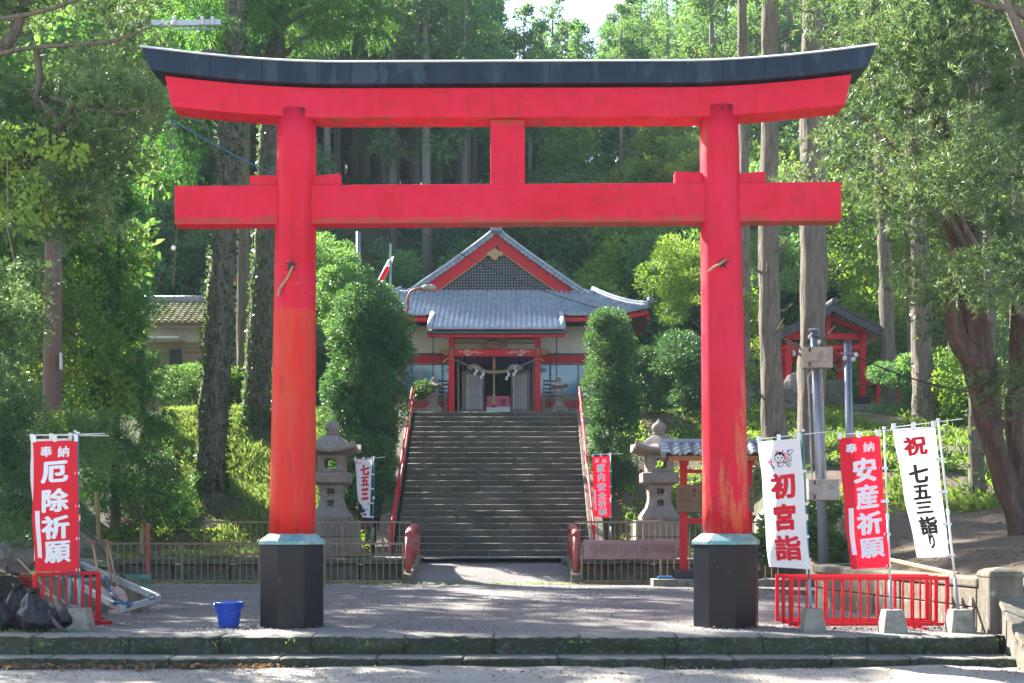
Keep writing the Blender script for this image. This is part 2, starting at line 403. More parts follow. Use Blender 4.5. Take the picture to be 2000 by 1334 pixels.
def np_mesh(name, V, Q, m, tint=None):
    """quads from numpy arrays"""
    me = bpy.data.meshes.new(name); nf = len(Q)
    me.vertices.add(len(V)); me.vertices.foreach_set('co', V.astype(np.float32).ravel())
    me.loops.add(nf * 4); me.loops.foreach_set('vertex_index', Q.astype(np.int32).ravel())
    me.polygons.add(nf); me.polygons.foreach_set('loop_start', np.arange(0, nf * 4, 4, dtype=np.int32))
    if tint is not None:
        a = me.attributes.new('tint', 'FLOAT', 'FACE'); a.data.foreach_set('value', tint.astype(np.float32))
    me.materials.append(MATS[m]); me.update(calc_edges=True); return me
def unit(a): return a / np.maximum(np.linalg.norm(a, axis=1, keepdims=True), 1e-6)
def rnd_dir(n): return unit(RNG.normal(size=(n, 3)))
def leaves(name, C, D, L, W, m, tint=None, droop=.0):
    n = len(C); D = unit(D); S = unit(np.cross(D, rnd_dir(n)))
    L = np.broadcast_to(np.asarray(L, float).reshape(-1, 1), (n, 1)); W = np.broadcast_to(np.asarray(W, float).reshape(-1, 1), (n, 1))
    N = np.cross(D, S)
    tip = C + D * L; tip[:, 2] -= (droop * L)[:, 0]
    V = np.stack([C, C + D * L * .45 + S * W / 2 + N * W * .18, tip, C + D * L * .45 - S * W / 2 + N * W * .18], 1).reshape(-1, 3)
    Q = np.arange(n * 4).reshape(-1, 4)
    if tint is None: tint = RNG.random(n)
    return np_mesh(name, V, Q, m, tint)
def lobe_points(lobes, n, shell=.55, up=.35, gap=0.0, gs=.6):
    """points through a list of ellipsoids (centre, radii), denser towards their skins; directions point outwards"""
    c = np.array([l[0] for l in lobes], float); r = np.array([l[1] for l in lobes], float)
    wgt = (r.prod(axis=1)) ** (2 / 3); idx = RNG.choice(len(lobes), n, p=wgt / wgt.sum())
    d = rnd_dir(n); f = shell + (1.08 - shell) * RNG.random((n, 1)) ** .6
    C = c[idx] + d * r[idx] * f
    D = d * .8 + RNG.normal(size=(n, 3)) * .55 + np.array([0, 0, up])
    t = RNG.random(len(lobes))[idx] * .5 + RNG.random(n) * .5
    if gap:
        k = np.array([noise.noise(Vector(p) * gs) for p in C]) > gap - 1 + RNG.random(n) * .15
        C, D, t = C[k], D[k], t[k]
    return C, unit(D), t
def leaf_obj(name, me, parent=None, **tags):
    o = bpy.data.objects.new(name, me); link(o, parent); tag(o, **tags); return o

# lettering --------------------------------------------------------------
GL = {}
def glyph(ch):
    if ch in GL: return GL[ch]
    c = bpy.data.curves.new('g', 'FONT'); c.body = ch; c.resolution_u = 3; c.fill_mode = 'FRONT'
    o = bpy.data.objects.new('g', c); COL.objects.link(o)
    dg = bpy.context.evaluated_depsgraph_get(); dg.update()
    me = bpy.data.meshes.new_from_object(o.evaluated_get(dg))
    vs = np.array([v.co[:2] for v in me.vertices]) if len(me.vertices) else np.zeros((0, 2))
    fs = [tuple(p.vertices) for p in me.polygons]
    bpy.data.objects.remove(o); bpy.data.curves.remove(c); bpy.data.meshes.remove(me)
    if len(vs):
        lo, hi = vs.min(0), vs.max(0); vs = vs - (lo + hi) / 2
        sz = max(hi - lo); vs = vs / sz
    GL[ch] = (vs, fs); return GL[ch]
def write(mb, ch, u, v, w_, h_, surf, bold=.03, skew=0.0, off=.006):
    """draw one character centred on (u, v) in surface metres; surf(u, v, off) is a 3-D point"""
    vs, fs = glyph(ch)
    if not len(vs): return
    k = 0
    dirs = [(0, 0)] + ([(math.cos(a), math.sin(a)) for a in [i * math.pi / 4 for i in range(8)]] if bold else [])
    for i, (dx, dy) in enumerate(dirs):
        w_s, h_s = w_ * .94, h_ * .94
        pts = [surf(u + (x + dx * bold) * w_s, v + (y + dy * bold * .8 + skew * x) * h_s, off + i * .00035) for x, y in vs]
        mb.add(pts, fs)
def decal_poly(mb, pts, surf, off=.006):
    mb.add([surf(u, v, off) for u, v in pts], [tuple(range(len(pts)))])
def ell(cu, cv, ru, rv, n=18, a0=0, a1=360): return [(cu + ru * math.cos(R(a0 + (a1 - a0) * i / (n if a1 - a0 < 360 else n))), cv + rv * math.sin(R(a0 + (a1 - a0) * i / n))) for i in range(n if a1 - a0 >= 360 else n + 1)]
def stroke(mb, pts, wd, surf, off=.006, closed=False):
    pts = [Vector(p) for p in pts]
    if closed: pts = pts + [pts[0]]
    L, Rr = [], []
    for i, p in enumerate(pts):
        a, b = pts[max(i - 1, 0)], pts[min(i + 1, len(pts) - 1)]
        d = (b - a).normalized() if (b - a).length else Vector((1, 0)); n = Vector((-d.y, d.x)) * wd / 2
        L.append(p + n); Rr.append(p - n)
    vs = [surf(q.x, q.y, off) for q in L] + [surf(q.x, q.y, off) for q in Rr]; m = len(pts)
    mb.add(vs, [(m + i, m + i + 1, i + 1, i) for i in range(m - 1)])
# ================================================================== GROUND
def sstep(a, b, x):
    t = min(max((x - a) / (b - a), 0), 1); return t * t * (3 - 2 * t)
ZR = ([16, 22, 28, 34, 40, 44, 54], [.66, .85, 1.35, 2.9, 4.6, 5.55, 5.8])
def H(x, d):
    """height of the hillside"""
    zc = .53 + .655 * min(max(d - 35, 0), 7.28)
    zr = float(np.interp(d, *ZR)) + .14 * min(max(x - 6, 0), 9) * (1 - sstep(30, 40, d))
    wr = sstep(5.2, 7.5, x)
    z = zc * (1 - wr) + zr * wr
    s = 57 + 4 * sstep(12, 0, abs(x + 1))
    if d > s:
        z += .82 * min(d - s, 22) + max(d - s - 22, 0) * (.14 + .0085 * min(abs(x - 4), 50))
    return z
def hz_(x, d, a=.18):
    wild = 1 if d > 35 else .35
    if -4.1 < x < 3.1 and d < 62: return H(x, d) - (.35 if d > 34.6 else .0)
    return H(x, d) + a * wild * (noise.noise(Vector((x * .35, d * .35, 0))) + .4 * noise.noise(Vector((x * 1.3, d * 1.3, 3))))
def grid(name, xs, ys, fz, m, parent=None, kind='structure'):
    V = np.array([(x, y, fz(x, y)) for y in ys for x in xs]); nx, ny = len(xs), len(ys)
    Q = np.array([(j * nx + i, j * nx + i + 1, (j + 1) * nx + i + 1, (j + 1) * nx + i) for j in range(ny - 1) for i in range(nx - 1)])
    me = np_mesh(name, V, Q, m); me.shade_smooth(); o = bpy.data.objects.new(name, me); link(o, parent)
    if kind: o['kind'] = kind
    return o
# road in front of the steps, one sheet to well behind the camera
grid('road', list(np.arange(-9, 9.01, .15)), list(np.arange(12.2, 15.2, .12)),
     lambda x, y: -.352 + .05 * noise.noise(Vector((x * .6, y * .9, 1))) + .02 * noise.noise(Vector((x * 3, y * 4, 2))) + .05 * sstep(3.0, 5.5, x) * sstep(14.2, 15, y), 'road_sand')
grid('road_verge', list(np.arange(-60, 61, 3)), [-60, -30, -10, 0, 6, 10, 12.2, 15, 15.6], lambda x, y: -.44, 'road_sand')
grid('gravel_yard', list(np.arange(-10.5, 8.01, .3)), list(np.arange(15.55, 29.95, .3)),
     lambda x, y: .0 + (.02 * noise.noise(Vector((x * .5, y * .5, 5))) + .010 * noise.noise(Vector((x * 2.3, y * 2.3, 5)))) * sstep(15.5, 17, y) - .0, 'gravel')
# stream bed and its banks
grid('stream_bed', [-24, -12, -6, 0, 6, 12], [29.7, 30.6, 31.6, 32.7], lambda x, y: -.75 + .05 * noise.noise(Vector((x, y, 0))), 'earth')
MB().box(-24, 9, 29.9, 30.12, -.8, -.012).build('near_bank', 'stone_mossy', kind='structure')
def rough_slab(x0, x1, y0, y1, z0, z1, amp=.02, nx=None, seed=0, nz=3, chf=.02):
    """a block of weathered stone with uneven edges"""
    nx = nx or max(4, int((x1 - x0) / .12)); mb = MB(); rows = []
    prof = []
    for k in range(nz + 1): prof.append((0, k / nz if k < nz else 1 - chf / (z1 - z0)))
    prof.append((chf * 1.1 / (y1 - y0), 1.0))
    for k in range(1, 4): prof.append((max(k / 3, .2), 1.0))
    for i in range(nx + 1):
        x = x0 + (x1 - x0) * i / nx; row = []
        for (py, pz) in prof:
            n1 = noise.noise(Vector((x * 1.7 + seed, py * 2, pz * 2 + seed))); n2 = noise.noise(Vector((x * 6 + seed, pz * 5, seed * 2)))
            y = y0 + (y1 - y0) * py; z = z0 + (z1 - z0) * pz
            if py == 0: y += amp * (n1 + .5 * n2) + amp * .35 * noise.noise(Vector((x * 17 + seed, pz * 9, 4)))
            if pz == 1.0: z -= amp * (.55 * abs(n1) + .35 * abs(n2)) * (1 - min(1, py * 1.5))
            if i in (0, nx): 
                if py == 0: y += amp * .3
                z -= amp * .15 * pz
            row.append((x, y, z))
        rows.append(row)
    m = len(prof)
    for r_ in rows: mb.v += r_
    for i in range(nx):
        for k in range(m - 1):
            a = i * m + k; mb.f.append((a, a + m, a + m + 1, a + 1))
    # ends
    for i in (0, nx):
        b = len(mb.v); mb.v.append((rows[i][0][0], y1, z0))
        ring = [i * m + k for k in range(m)] + [b]
        mb.f.append(tuple(ring if i == 0 else reversed(ring)))
    return mb
# front steps ------------------------------------------------------------
steps = thing('front_steps', 'two low mossy stone steps running across the front of the gravel yard', 'steps', (0, 15.4, -.35))
MB().box(-14, 6.02, 15.62, 15.75, -.44, -.03).build('core', 'concrete_stained', steps)
MB().box(-14, 6.2, 15.28, 15.62, -.44, -.26).build('footing', 'concrete_stained', steps)
ux = [-9.5, -8.2, X(60, 15.4), X(252, 15.4), X(430, 15.4), X(610, 15.4), X(790, 15.4), X(965, 15.4), X(1133, 15.4), X(1323, 15.4), X(1490, 15.4), X(1693, 15.4), X(1804, 15.4), X(1952, 15.4)]
for i in range(len(ux) - 1):
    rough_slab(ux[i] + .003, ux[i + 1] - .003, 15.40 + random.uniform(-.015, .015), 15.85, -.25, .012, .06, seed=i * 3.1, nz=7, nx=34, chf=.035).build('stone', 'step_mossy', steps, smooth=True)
lx = [-9.5, -8.0, X(90, 15.05), X(330, 15.05), X(545, 15.05), X(735, 15.05), X(905, 15.05), X(1090, 15.05), X(1300, 15.05), X(1433, 15.05), X(1626, 15.05), X(1778, 15.05), X(1796, 15.05), X(1990, 15.05)]
for i in range(len(lx) - 1):
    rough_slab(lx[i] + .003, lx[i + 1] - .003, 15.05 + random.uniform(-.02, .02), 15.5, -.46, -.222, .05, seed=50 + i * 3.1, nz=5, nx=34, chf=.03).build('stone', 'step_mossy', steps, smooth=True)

# stone newel, sloping parapet and retaining wall on the right ------------
nw = thing('stone_newel', 'squat square stone post with rounded cap at the right end of the front steps', 'stone post', (X(1948, 16), 16, 0))
bx, by = X(1950, 16.0), 16.0
MB().box(bx - .20, bx + .24, by - .22, by + .22, -.3, .72).build('shaft', 'concrete_stained', nw, bevel=.03)
MB().lathe([(.325, .70), (.33, .76), (.30, .79), (.22, .82), (.02, .84)], (bx + .02, by, 0), 4, R(45)).build('cap', 'concrete_stained', nw, bevel=.03)
pw = thing('sloping_parapet', 'thick stained concrete parapet sloping down towards the road from the stone post', 'parapet wall', (bx + .3, 15.5, -.44))
def par(off0, off1, zt0, zt1, th0, th1):
    """slab following the slope; offsets from the left face line"""
    mb = MB(); L = [(16.1, 6.20), (15.0, 6.05), (13.6, 5.86), (12.6, 5.72)]
    zt = [.58, .10, -.42, -.44] 
    for (y, x), z in zip(L, zt):
        mb.v += [(x + off0, y, min(z + zt0, z + zt1) - th0), (x + off1, y, min(z + zt0, z + zt1) - th0), (x + off1, y, z + zt1), (x + off0, y, z + zt1)]
    for i in range(3):
        for j in range(4):
            a, b = i * 4 + j, i * 4 + (j + 1) % 4; mb.f.append((a, a + 4, b + 4, b))
    mb.f += [(0, 1, 2, 3), (15, 14, 13, 12)]
    return mb
par(.03, .40, -.06, -.062, 1.1, 0).build('wall', 'concrete_stained', pw, bevel=.02)
par(.0, .44, -.06, .02, 0, 0).build('coping', 'concrete_stained', pw, bevel=.02)
rw = thing('retaining_wall', 'stained stone retaining wall holding the dry bank behind the red fences', 'wall', (5.6, 19, 0))
rwp = [Vector((bx - .2, 16.2)), Vector((5.9, 17.6)), Vector((5.58, 19.2)), Vector((5.32, 21.0)), Vector((5.30, 21.8)), Vector((5.7, 22.6)), Vector((6.6, 23.2))]
def wall_z(t): return .70 - .0 * t
seg = 0
for i in range(len(rwp) - 1):
    a, b = rwp[i], rwp[i + 1]; d = (b - a); L = d.length; d.normalize(); nrm = Vector((d.y, -d.x)) if Vector((d.y, -d.x)).x > 0 else Vector((-d.y, d.x))
    for k, (z0, z1) in enumerate(((-.05, .30), (.30, .56))):
        m = max(1, int(round(L / .75)))
        for q in range(m):
            p0 = a + d * (L * q / m + .006); p1 = a + d * (L * (q + 1) / m - .006)
            j = random.uniform(-.012, .012)
            c = (p0 + p1) / 2 + nrm * (.11 + j); ang = math.atan2(d.y, d.x)
            rot = Matrix.Rotation(ang, 3, 'Z')
            MB().cbox((c.x, c.y, (z0 + z1) / 2), ((p1 - p0).length, .22, z1 - z0 - .01), rot).build('stone', 'concrete_stained', rw, bevel=.015, segs=1)
    p0 = a - d * .05; p1 = b + d * .05
    MB().bar((p0.x + nrm.x * .14, p0.y + nrm.y * .14, .63), (p1.x + nrm.x * .14, p1.y + nrm.y * .14, .63), .34, .13).build('coping', 'concrete_stained', rw, bevel=.03)
# banks left and right of the yard
def bank(name, side, m):
    ds = list(np.arange(16.2 if side > 0 else 19.55, 32.75, .4)); V = []; nx = 40
    for d in ds:
        if side > 0: e = float(np.interp(d, [16, 17.6, 19.2, 21, 21.8, 22.6, 23.2, 29, 33], [bx + .1, 6.15, 5.85, 5.62, 5.62, 5.95, 6.8, 7.2, 7.2]))
        else: e = float(np.interp(d, [19.5, 24, 29.6, 33], [-6.9, -8.3, -10.0, -10.4]))
        for i in range(nx):
            u = (i / (nx - 1)) ** 1.6 * 30; x = e + side * u
            z = hz_(x, d, .25)
            if i == 0: z = -.1 if (d > 23.3 or side < 0) else .60
            elif i == 1: z = min(z, .62)
            V.append((x, d, z))
    ny = len(ds)
    Q = [(j * nx + i, j * nx + i + 1, (j + 1) * nx + i + 1, (j + 1) * nx + i) for j in range(ny - 1) for i in range(nx - 1)]
    if side < 0: Q = [tuple(reversed(q)) for q in Q]
    me = np_mesh(name, np.array(V), np.array(Q), m); me.shade_smooth(); o = bpy.data.objects.new(name, me); link(o); o['kind'] = 'structure'
bank('left_bank', -1, 'earth'); bank('right_bank', 1, 'earth_dry')
grid('hillside', list(np.arange(-62, 62.1, .5)), list(np.arange(32.6, 64, .45)), hz_, 'earth')
grid('far_hill', list(np.arange(-95, 95.1, 2.0)), list(np.arange(63.5, 190, 2.5)), lambda x, d: hz_(x, d, .5) - (.0 if d < 150 else (d - 150) * .8), 'earth')
# stone edging of the far bank, a run of big blocks
fb = thing('stream_wall', 'dark mossy stone wall along the far bank of the stream', 'wall', (0, 32.5, -.7))
xb = -11.2
while xb < 6.8:
    wd_ = random.uniform(.8, 1.5)
    if not (-2.6 < xb + wd_ / 2 < 1.6):
        for z0, z1 in ((-.75, -.12), (-.12, .40)):
            rough_slab(xb + .015, xb + wd_ - .015, 32.35 + random.uniform(-.04, .04), 32.8, z0, z1 - .012, .06, nx=6, seed=xb).build('stone', 'stone_mossy', fb)
        rough_slab(xb + .01, xb + wd_ - .01, 32.22, 32.9, .40, .545, .03, nx=6, seed=xb + 9).build('coping_stone', 'stone_mossy', fb)
    xb += wd_
# bridge ------------------------------------------------------------------
def brz(d): return float(np.interp(d, [29.7, 30.2, 31.4, 33, 35.1], [-.012, .05, .26, .46, .535])) 
bl, br_ = -2.62, 1.62
bo = MB().sheet(lambda u, v: (bl + (br_ - bl) * u + (0 if abs(u - .5) < .49 else 0), 29.7 + 5.5 * v, brz(29.7 + 5.5 * v) + .012 * noise.noise(Vector((u * 4, v * 7, 0)))), 16, 30).build('bridge', 'gravel', kind='structure', smooth=True)
MB().prismx([(29.95, -.03), (30.2, .02), (31.4, .22), (33, .42), (33.2, .43), (33.2, -.7), (29.95, -.7)], bl + .02, br_ - .02).build('bridge_slab', 'concrete_stained', kind='structure')
# landing in front of the stairs
grid('landing', [-10, -6, -3.6, -2, 0, 1.6, 2.6, 5, 7], [32.85, 33.5, 34.2, 35.05], lambda x, y: .538 + (0 if bl - .2 < x < br_ + .2 else .0), 'gravel')
def bridge_rail(xr, lab):
    t = thing('bridge_railing', lab, 'railing', (xr, 31.5, .1))
    cb = [(29.75, -.05), (29.75, .22), (30.1, .30), (31.2, .47), (32.6, .62), (33.2, .60), (33.2, .3), (31.5, .1), (30.2, -.05)]
    MB().prismx(cb, xr - .12, xr + .12).build('curb', 'concrete_stained', t, bevel=.03)
    pts = [(xr, 29.98, .32), (xr, 29.98, 1.02)]
    n = 10
    arc = [(xr, 29.98 + 2.85 * i / n, 1.02 + .34 * math.sin(math.pi * (.12 + .62 * i / n))) for i in range(n + 1)]
    MB().tube([(xr, 29.98, .25), (xr, 29.98, arc[0][2] - .02)], .075, 12).build('post', 'red_paint_old', t, smooth=True)
    MB().tube([(xr, 32.75, .45), (xr, 32.75, arc[-1][2] - .01)], .07, 12).build('post', 'red_paint_old', t, smooth=True)
    MB().tube([(xr, 31.0, .35), (xr, 31.0, arc[4][2])], .055, 12).build('post', 'red_paint_old', t, smooth=True)
    MB().tube([(xr, 31.9, .45), (xr, 31.9, arc[7][2])], .055, 12).build('post', 'red_paint_old', t, smooth=True)
    MB().tube(arc, .095, 14).build('handrail', 'red_paint_old', t, smooth=True)
    MB().tube([(p[0], p[1], p[2] - .34) for p in arc], .05, 10).build('lower_rail', 'wood_grey', t, smooth=True)
bridge_rail(-2.50, 'short arched red railing on the left edge of the small bridge')
bridge_rail(1.54, 'short arched red railing on the right edge of the small bridge')

# main stone stairs ---------------------------------------------------------
NS, RISE, RUN, SY, SZ0 = 25, .19, .30, 35.0, .53
st = bpy.data.objects.new('stone_stairs', None); COL.objects.link(st); st.location = (-.55, SY, SZ0); st['kind'] = 'structure'
core = [(SY + .12, SZ0 - .1)]
for i in range(NS):
    core += [(SY + i * RUN + .05, SZ0 + i * RISE - .02), (SY + i * RUN + .05, SZ0 + (i + 1) * RISE - .03)]
core += [(SY + NS * RUN + .4, SZ0 + NS * RISE - .03), (SY + NS * RUN + .4, SZ0 - .1)]
MB().prismx(core, -3.28, 2.18).build('stair_core', 'mortar', st)
for i in range(NS):
    z0, z1, y0 = SZ0 + i * RISE, SZ0 + (i + 1) * RISE, SY + i * RUN
    xl, xr = -3.30, 2.20
    x = xl; off = random.uniform(.4, 1.0)
    cuts = [xl]
    while x < xr - .5:
        x += random.uniform(.75, 1.5) if x > xl else off
        cuts.append(min(x, xr))
    cuts[-1] = xr
    for a, b in zip(cuts, cuts[1:]):
        if b - a < .1: continue
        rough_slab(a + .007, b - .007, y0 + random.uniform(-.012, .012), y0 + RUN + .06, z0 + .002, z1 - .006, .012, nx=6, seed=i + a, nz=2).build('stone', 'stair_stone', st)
top = thing('upper_landing', 'x', 'x'); bpy.data.objects.remove(top)
grid('upper_landing', [-8, -4, 0, 4, 7], [SY + NS * RUN - .02, 44, 46, 62], lambda x, y: SZ0 + NS * RISE - .01, 'gravel')
for xs_, nm in ((-3.62, 'l'), (2.42, 'r')):
    a = [(SY - .1, SZ0 - .2), (SY - .1, SZ0 + .28), (SY + NS * RUN, SZ0 + NS * RISE + .10), (SY + NS * RUN + .4, SZ0 + NS * RISE + .10), (SY + NS * RUN + .4, SZ0 - .2)]
    MB().prismx(a, xs_ - .22, xs_ + .22).build('stair_stringer', 'concrete_stained', st, bevel=.02)
def handrail(x, lab):
    t = thing('stair_handrail', lab, 'handrail', (x, SY, SZ0))
    h = .86; y0, y1 = SY - .15, SY + NS * RUN + .5
    zz = lambda y: SZ0 + max(0, (y - SY)) * RISE / RUN
    MB().tube([(x, y0, SZ0), (x, y0, zz(y0) + h), (x, SY + .1, zz(SY + .1) + h), (x, y1 - .5, zz(y1 - .5) + h), (x, y1, zz(y1 - .5) + h)], .032, 10).build('rail', 'red_paint', t, smooth=True)
    MB().tube([(x, y0 + .05, zz(y0) + h * .5), (x, y1 - .5, zz(y1 - .5) + h * .5)], .016, 8).build('lower_rail', 'red_paint', t, smooth=True)
    for k in range(5):
        y = SY + .9 + k * 1.62
        MB().tube([(x, y, zz(y) - .1), (x, y, zz(y) + h)], .028, 8).build('post', 'red_paint', t, smooth=True)
handrail(-3.40, 'red pipe handrail climbing the left side of the stone stairs')
handrail(2.30, 'red pipe handrail climbing the right side of the stone stairs')

# ================================================================== TORII
TD = 17.0; S_ = F / TD
to = thing('torii_gate', 'huge vermilion torii gate with black top beam and black octagonal feet', 'torii gate', (-.05, TD, 0))
def roll(x): return .0060 * x
for (cx, tx, m, zt, ro) in ((X(571, TD), X(580, TD), 'torii_left', Z(238, TD), -15), (X(1418, TD), X(1404, TD), 'torii_right', Z(232, TD), 6)):
    MB().lathe([(.455, -.05), (.455, 1.12)], (cx, TD, 0), 8, R(ro)).build('pedestal', 'base_black', to, bevel=.012)
    MB().lathe([(.478, 1.118), (.478, 1.165), (.345, 1.262), (.30, 1.27)], (cx, TD, 0), 8, R(ro)).build('copper_cap', 'copper_cap', to, bevel=.004, segs=1)
    n = 14; pts = [(cx + (tx - cx) * i / n, TD, 1.25 + (zt + .12 - 1.25) * i / n) for i in range(n + 1)]
    MB().tube(pts, [.315 - .055 * (i / n) ** 1.0 for i in range(n + 1)], 48).build('pillar', m, to, smooth=True)
# tie beam (nuki) between and beyond the pillars
x0, x1 = X(346, TD), X(1638, TD)
def beam(xa, xb, zlo, zhi, th, name, m, n=24, bev=.012, yc=TD):
    mb = MB(); k = n + 1
    for i in range(k):
        x = xa + (xb - xa) * i / n
        for (y, z) in ((yc - th / 2, zlo(x)), (yc + th / 2, zlo(x)), (yc + th / 2, zhi(x)), (yc - th / 2, zhi(x))): mb.v.append((x, y, z))
    for i in range(n):
        for j in range(4):
            a, b = i * 4 + j, i * 4 + (j + 1) % 4; mb.f.append((a, a + 4, b + 4, b))
    mb.f += [(0, 1, 2, 3), (n * 4 + 3, n * 4 + 2, n * 4 + 1, n * 4)]
    return mb.build(name, m, to, bevel=bev)
zn0, zn1 = Z(439.5, TD), Z(364, TD)
beam(x0, x1, lambda x: zn0 + roll(x), lambda x: zn1 + roll(x), .27, 'tie_beam', 'torii_beam')
# kasagi curve: flat middle, ends sweeping up
def lift(px): return 31 * max(0, (abs(px - 998) - 330) / 380) ** 1.75 / S_
def lx_(x): return x / TD * F + 1000
zk = lambda x, py: Z(py, TD) + lift(lx_(x)) + roll(x) * .55
def slant_beam(pa, pb, sa, sb, zlo, zhi, th, name, m, n=44, bev=.012, yc=TD):
    """pa/pb: end x at the top; sa/sb: how far the end runs in at the bottom"""
    mb = MB()
    for i in range(n + 1):
        u = i / n; xt = pa + (pb - pa) * u; xl_ = (pa + sa) + ((pb - sb) - (pa + sa)) * u
        for (x, y, z) in ((xl_, yc - th / 2, zlo(xl_)), (xl_, yc + th / 2, zlo(xl_)), (xt, yc + th / 2, zhi(xt)), (xt, yc - th / 2, zhi(xt))): mb.v.append((x, y, z))
    for i in range(n):
        for j in range(4):
            a, b = i * 4 + j, i * 4 + (j + 1) % 4; mb.f.append((a, a + 4, b + 4, b))
    mb.f += [(0, 1, 2, 3), (n * 4 + 3, n * 4 + 2, n * 4 + 1, n * 4)]
    return mb.build(name, m, to, bevel=bev)
slant_beam(X(330, TD), X(1656, TD), X(343, TD) - X(330, TD), X(1656, TD) - X(1643, TD), lambda x: zk(x, 238.5), lambda x: zk(x, 181), .42, 'lower_lintel', 'torii_beam')
TK = 17 - .02
slant_beam(X(289, TD), X(1699, TD), .125, .125, lambda x: zk(x, 178.5) + .004, lambda x: zk(x, 138), .62, 'top_beam', 'kasagi_black')
mb = MB(); n = 44       # metal cover with a sloping front lip
for i in range(n + 1):
    x = X(286, TD) + (X(1702, TD) - X(286, TD)) * i / n; z = zk(x, 138)
    for (y, dz) in ((-.335, .003), (.335, .003), (.335, .012), (.25, .055), (-.25, .055), (-.335, .012)): mb.v.append((x, TD + y, z + dz))
for i in range(n):
    for j in range(6):
        a, b = i * 6 + j, i * 6 + (j + 1) % 6; mb.f.append((a, a + 6, b + 6, b))
mb.f += [tuple(range(6)), tuple(reversed(range(n * 6, n * 6 + 6)))]
mb.build('metal_cover', 'pale_metal', to)
# shallow ridge on the cover
mb = MB()
for i in range(45):
    x = X(289, TD) + (X(1699, TD) - X(289, TD)) * i / 44
    z = zk(x, 138) + .058
    mb.v += [(x, TD - .24, z), (x, TD, z + .06), (x, TD + .24, z)]
for i in range(44):
    mb.f += [(i * 3, i * 3 + 3, i * 3 + 4, i * 3 + 1), (i * 3 + 1, i * 3 + 4, i * 3 + 5, i * 3 + 2)]
mb.build('ridge_cover', 'pale_metal', to)
# vertical metal seams on the black face
for px in (628, 690, 745, 835, 905, 985, 1072, 1150, 1240, 1330, 1405, 1485, 1560, 520, 420):
    x = X(px, TD); MB().box(x - .006, x + .006, TD - .3145, TD - .308, zk(x, 177.5), zk(x, 138)).build('seam', 'base_black', to)
# central strut
xs0, xs1 = X(958, TD), X(1025, TD)
MB().box(xs0, xs1, TD - .13, TD + .13, zn1 - .02, Z(239, TD)).build('centre_strut', 'torii_beam', to, bevel=.012)
# wedges
for a, b, h0, h1 in ((490, 556, 348, 347), (603, 666, 350, 344), (1317, 1380, 340, 343), (1430, 1493, 345, 340)):
    xa, xb = X(a, TD), X(b, TD); zb = zn1 + roll((xa + xb) / 2) + .004
    MB().prism([(xa, zb), (xb, zb), (xb, Z(h1 - 2, TD)), (xa, Z(h0 - 2, TD))], TD - .085, TD + .085).build('wedge', 'torii_beam', to, bevel=.008)
# flaked paint patch on the lintel, dark bird-shaped smear
sf = lambda u, v, o: (u, TD - .21 - o, v)
mb = MB(); u0 = X(935, TD)
decal_poly(mb, [(u0 - .045, Z(231, TD)), (u0 + .035, Z(232, TD)), (u0 + .018, Z(222, TD)), (u0 + .008, Z(209, TD)), (u0 - .012, Z(216, TD)), (u0 - .04, Z(221, TD)), (u0 - .02, Z(224, TD))], sf, .003)
mb.build('flaked_patch', 'red_paint', to)
# star-shaped rope hooks
for (px, py, r_) in ((569, 518, .28), (1412, 514, .27)):
    c = P(px, py, TD - .29)
    hk = MB()
    for k in range(5):
        a = R(18 + 72 * k); hk.tube([c, c + Vector((math.cos(a) * .09, -.02, math.sin(a) * .09))], [.022, .004], 6)
    hk.blob(c, (.03, .03, .03), 8, 6, 0); hk.build('star_hook', 'black_iron', to)
def twisted(name, pts, r, m, parent=None, strands=3, pitch=.12, **tags):
    mb = MB(); pts = [Vector(p) for p in pts]; dist = 0; path = []
    fine = []
    for a, b in zip(pts, pts[1:]):
        L = (b - a).length; n = max(2, int(L / (pitch / 5)))
        fine += [a.lerp(b, i / n) for i in range(n)]
    fine.append(pts[-1])
    for s in range(strands):
        dist = 0; q = []
        for i, p in enumerate(fine):
            d = (fine[min(i + 1, len(fine) - 1)] - fine[max(i - 1, 0)]).normalized(); u = d.cross(Vector((0, 1, 0.01))).normalized(); v = d.cross(u)
            if i: dist += (p - fine[i - 1]).length
            a = 2 * math.pi * (dist / pitch + s / strands); q.append(p + (u * math.cos(a) + v * math.sin(a)) * r * .5)
        mb.tube(q, r * .62, 6)
    return mb.build(name, m, parent, smooth=True, **tags)
a, b = P(572, 520, TD - .33), P(540, 588, TD - .10)
twisted('hanging_rope', [a, a.lerp(b, .3) + Vector((.0, -.03, -.02)), a.lerp(b, .65) + Vector((-.01, -.10, 0)), P(542, 578, TD - .26)], .018, 'rope_tan', label='frayed rope end tied to the hook on the left torii pillar', cat='rope')
twisted('hanging_rope', [P(1416, 508, TD - .32), P(1404, 517, TD - .33), P(1396, 520, TD - .32), P(1384, 530, TD - .29)], .016, 'rope_tan', label='short rope end tied to the hook on the right torii pillar', cat='rope')
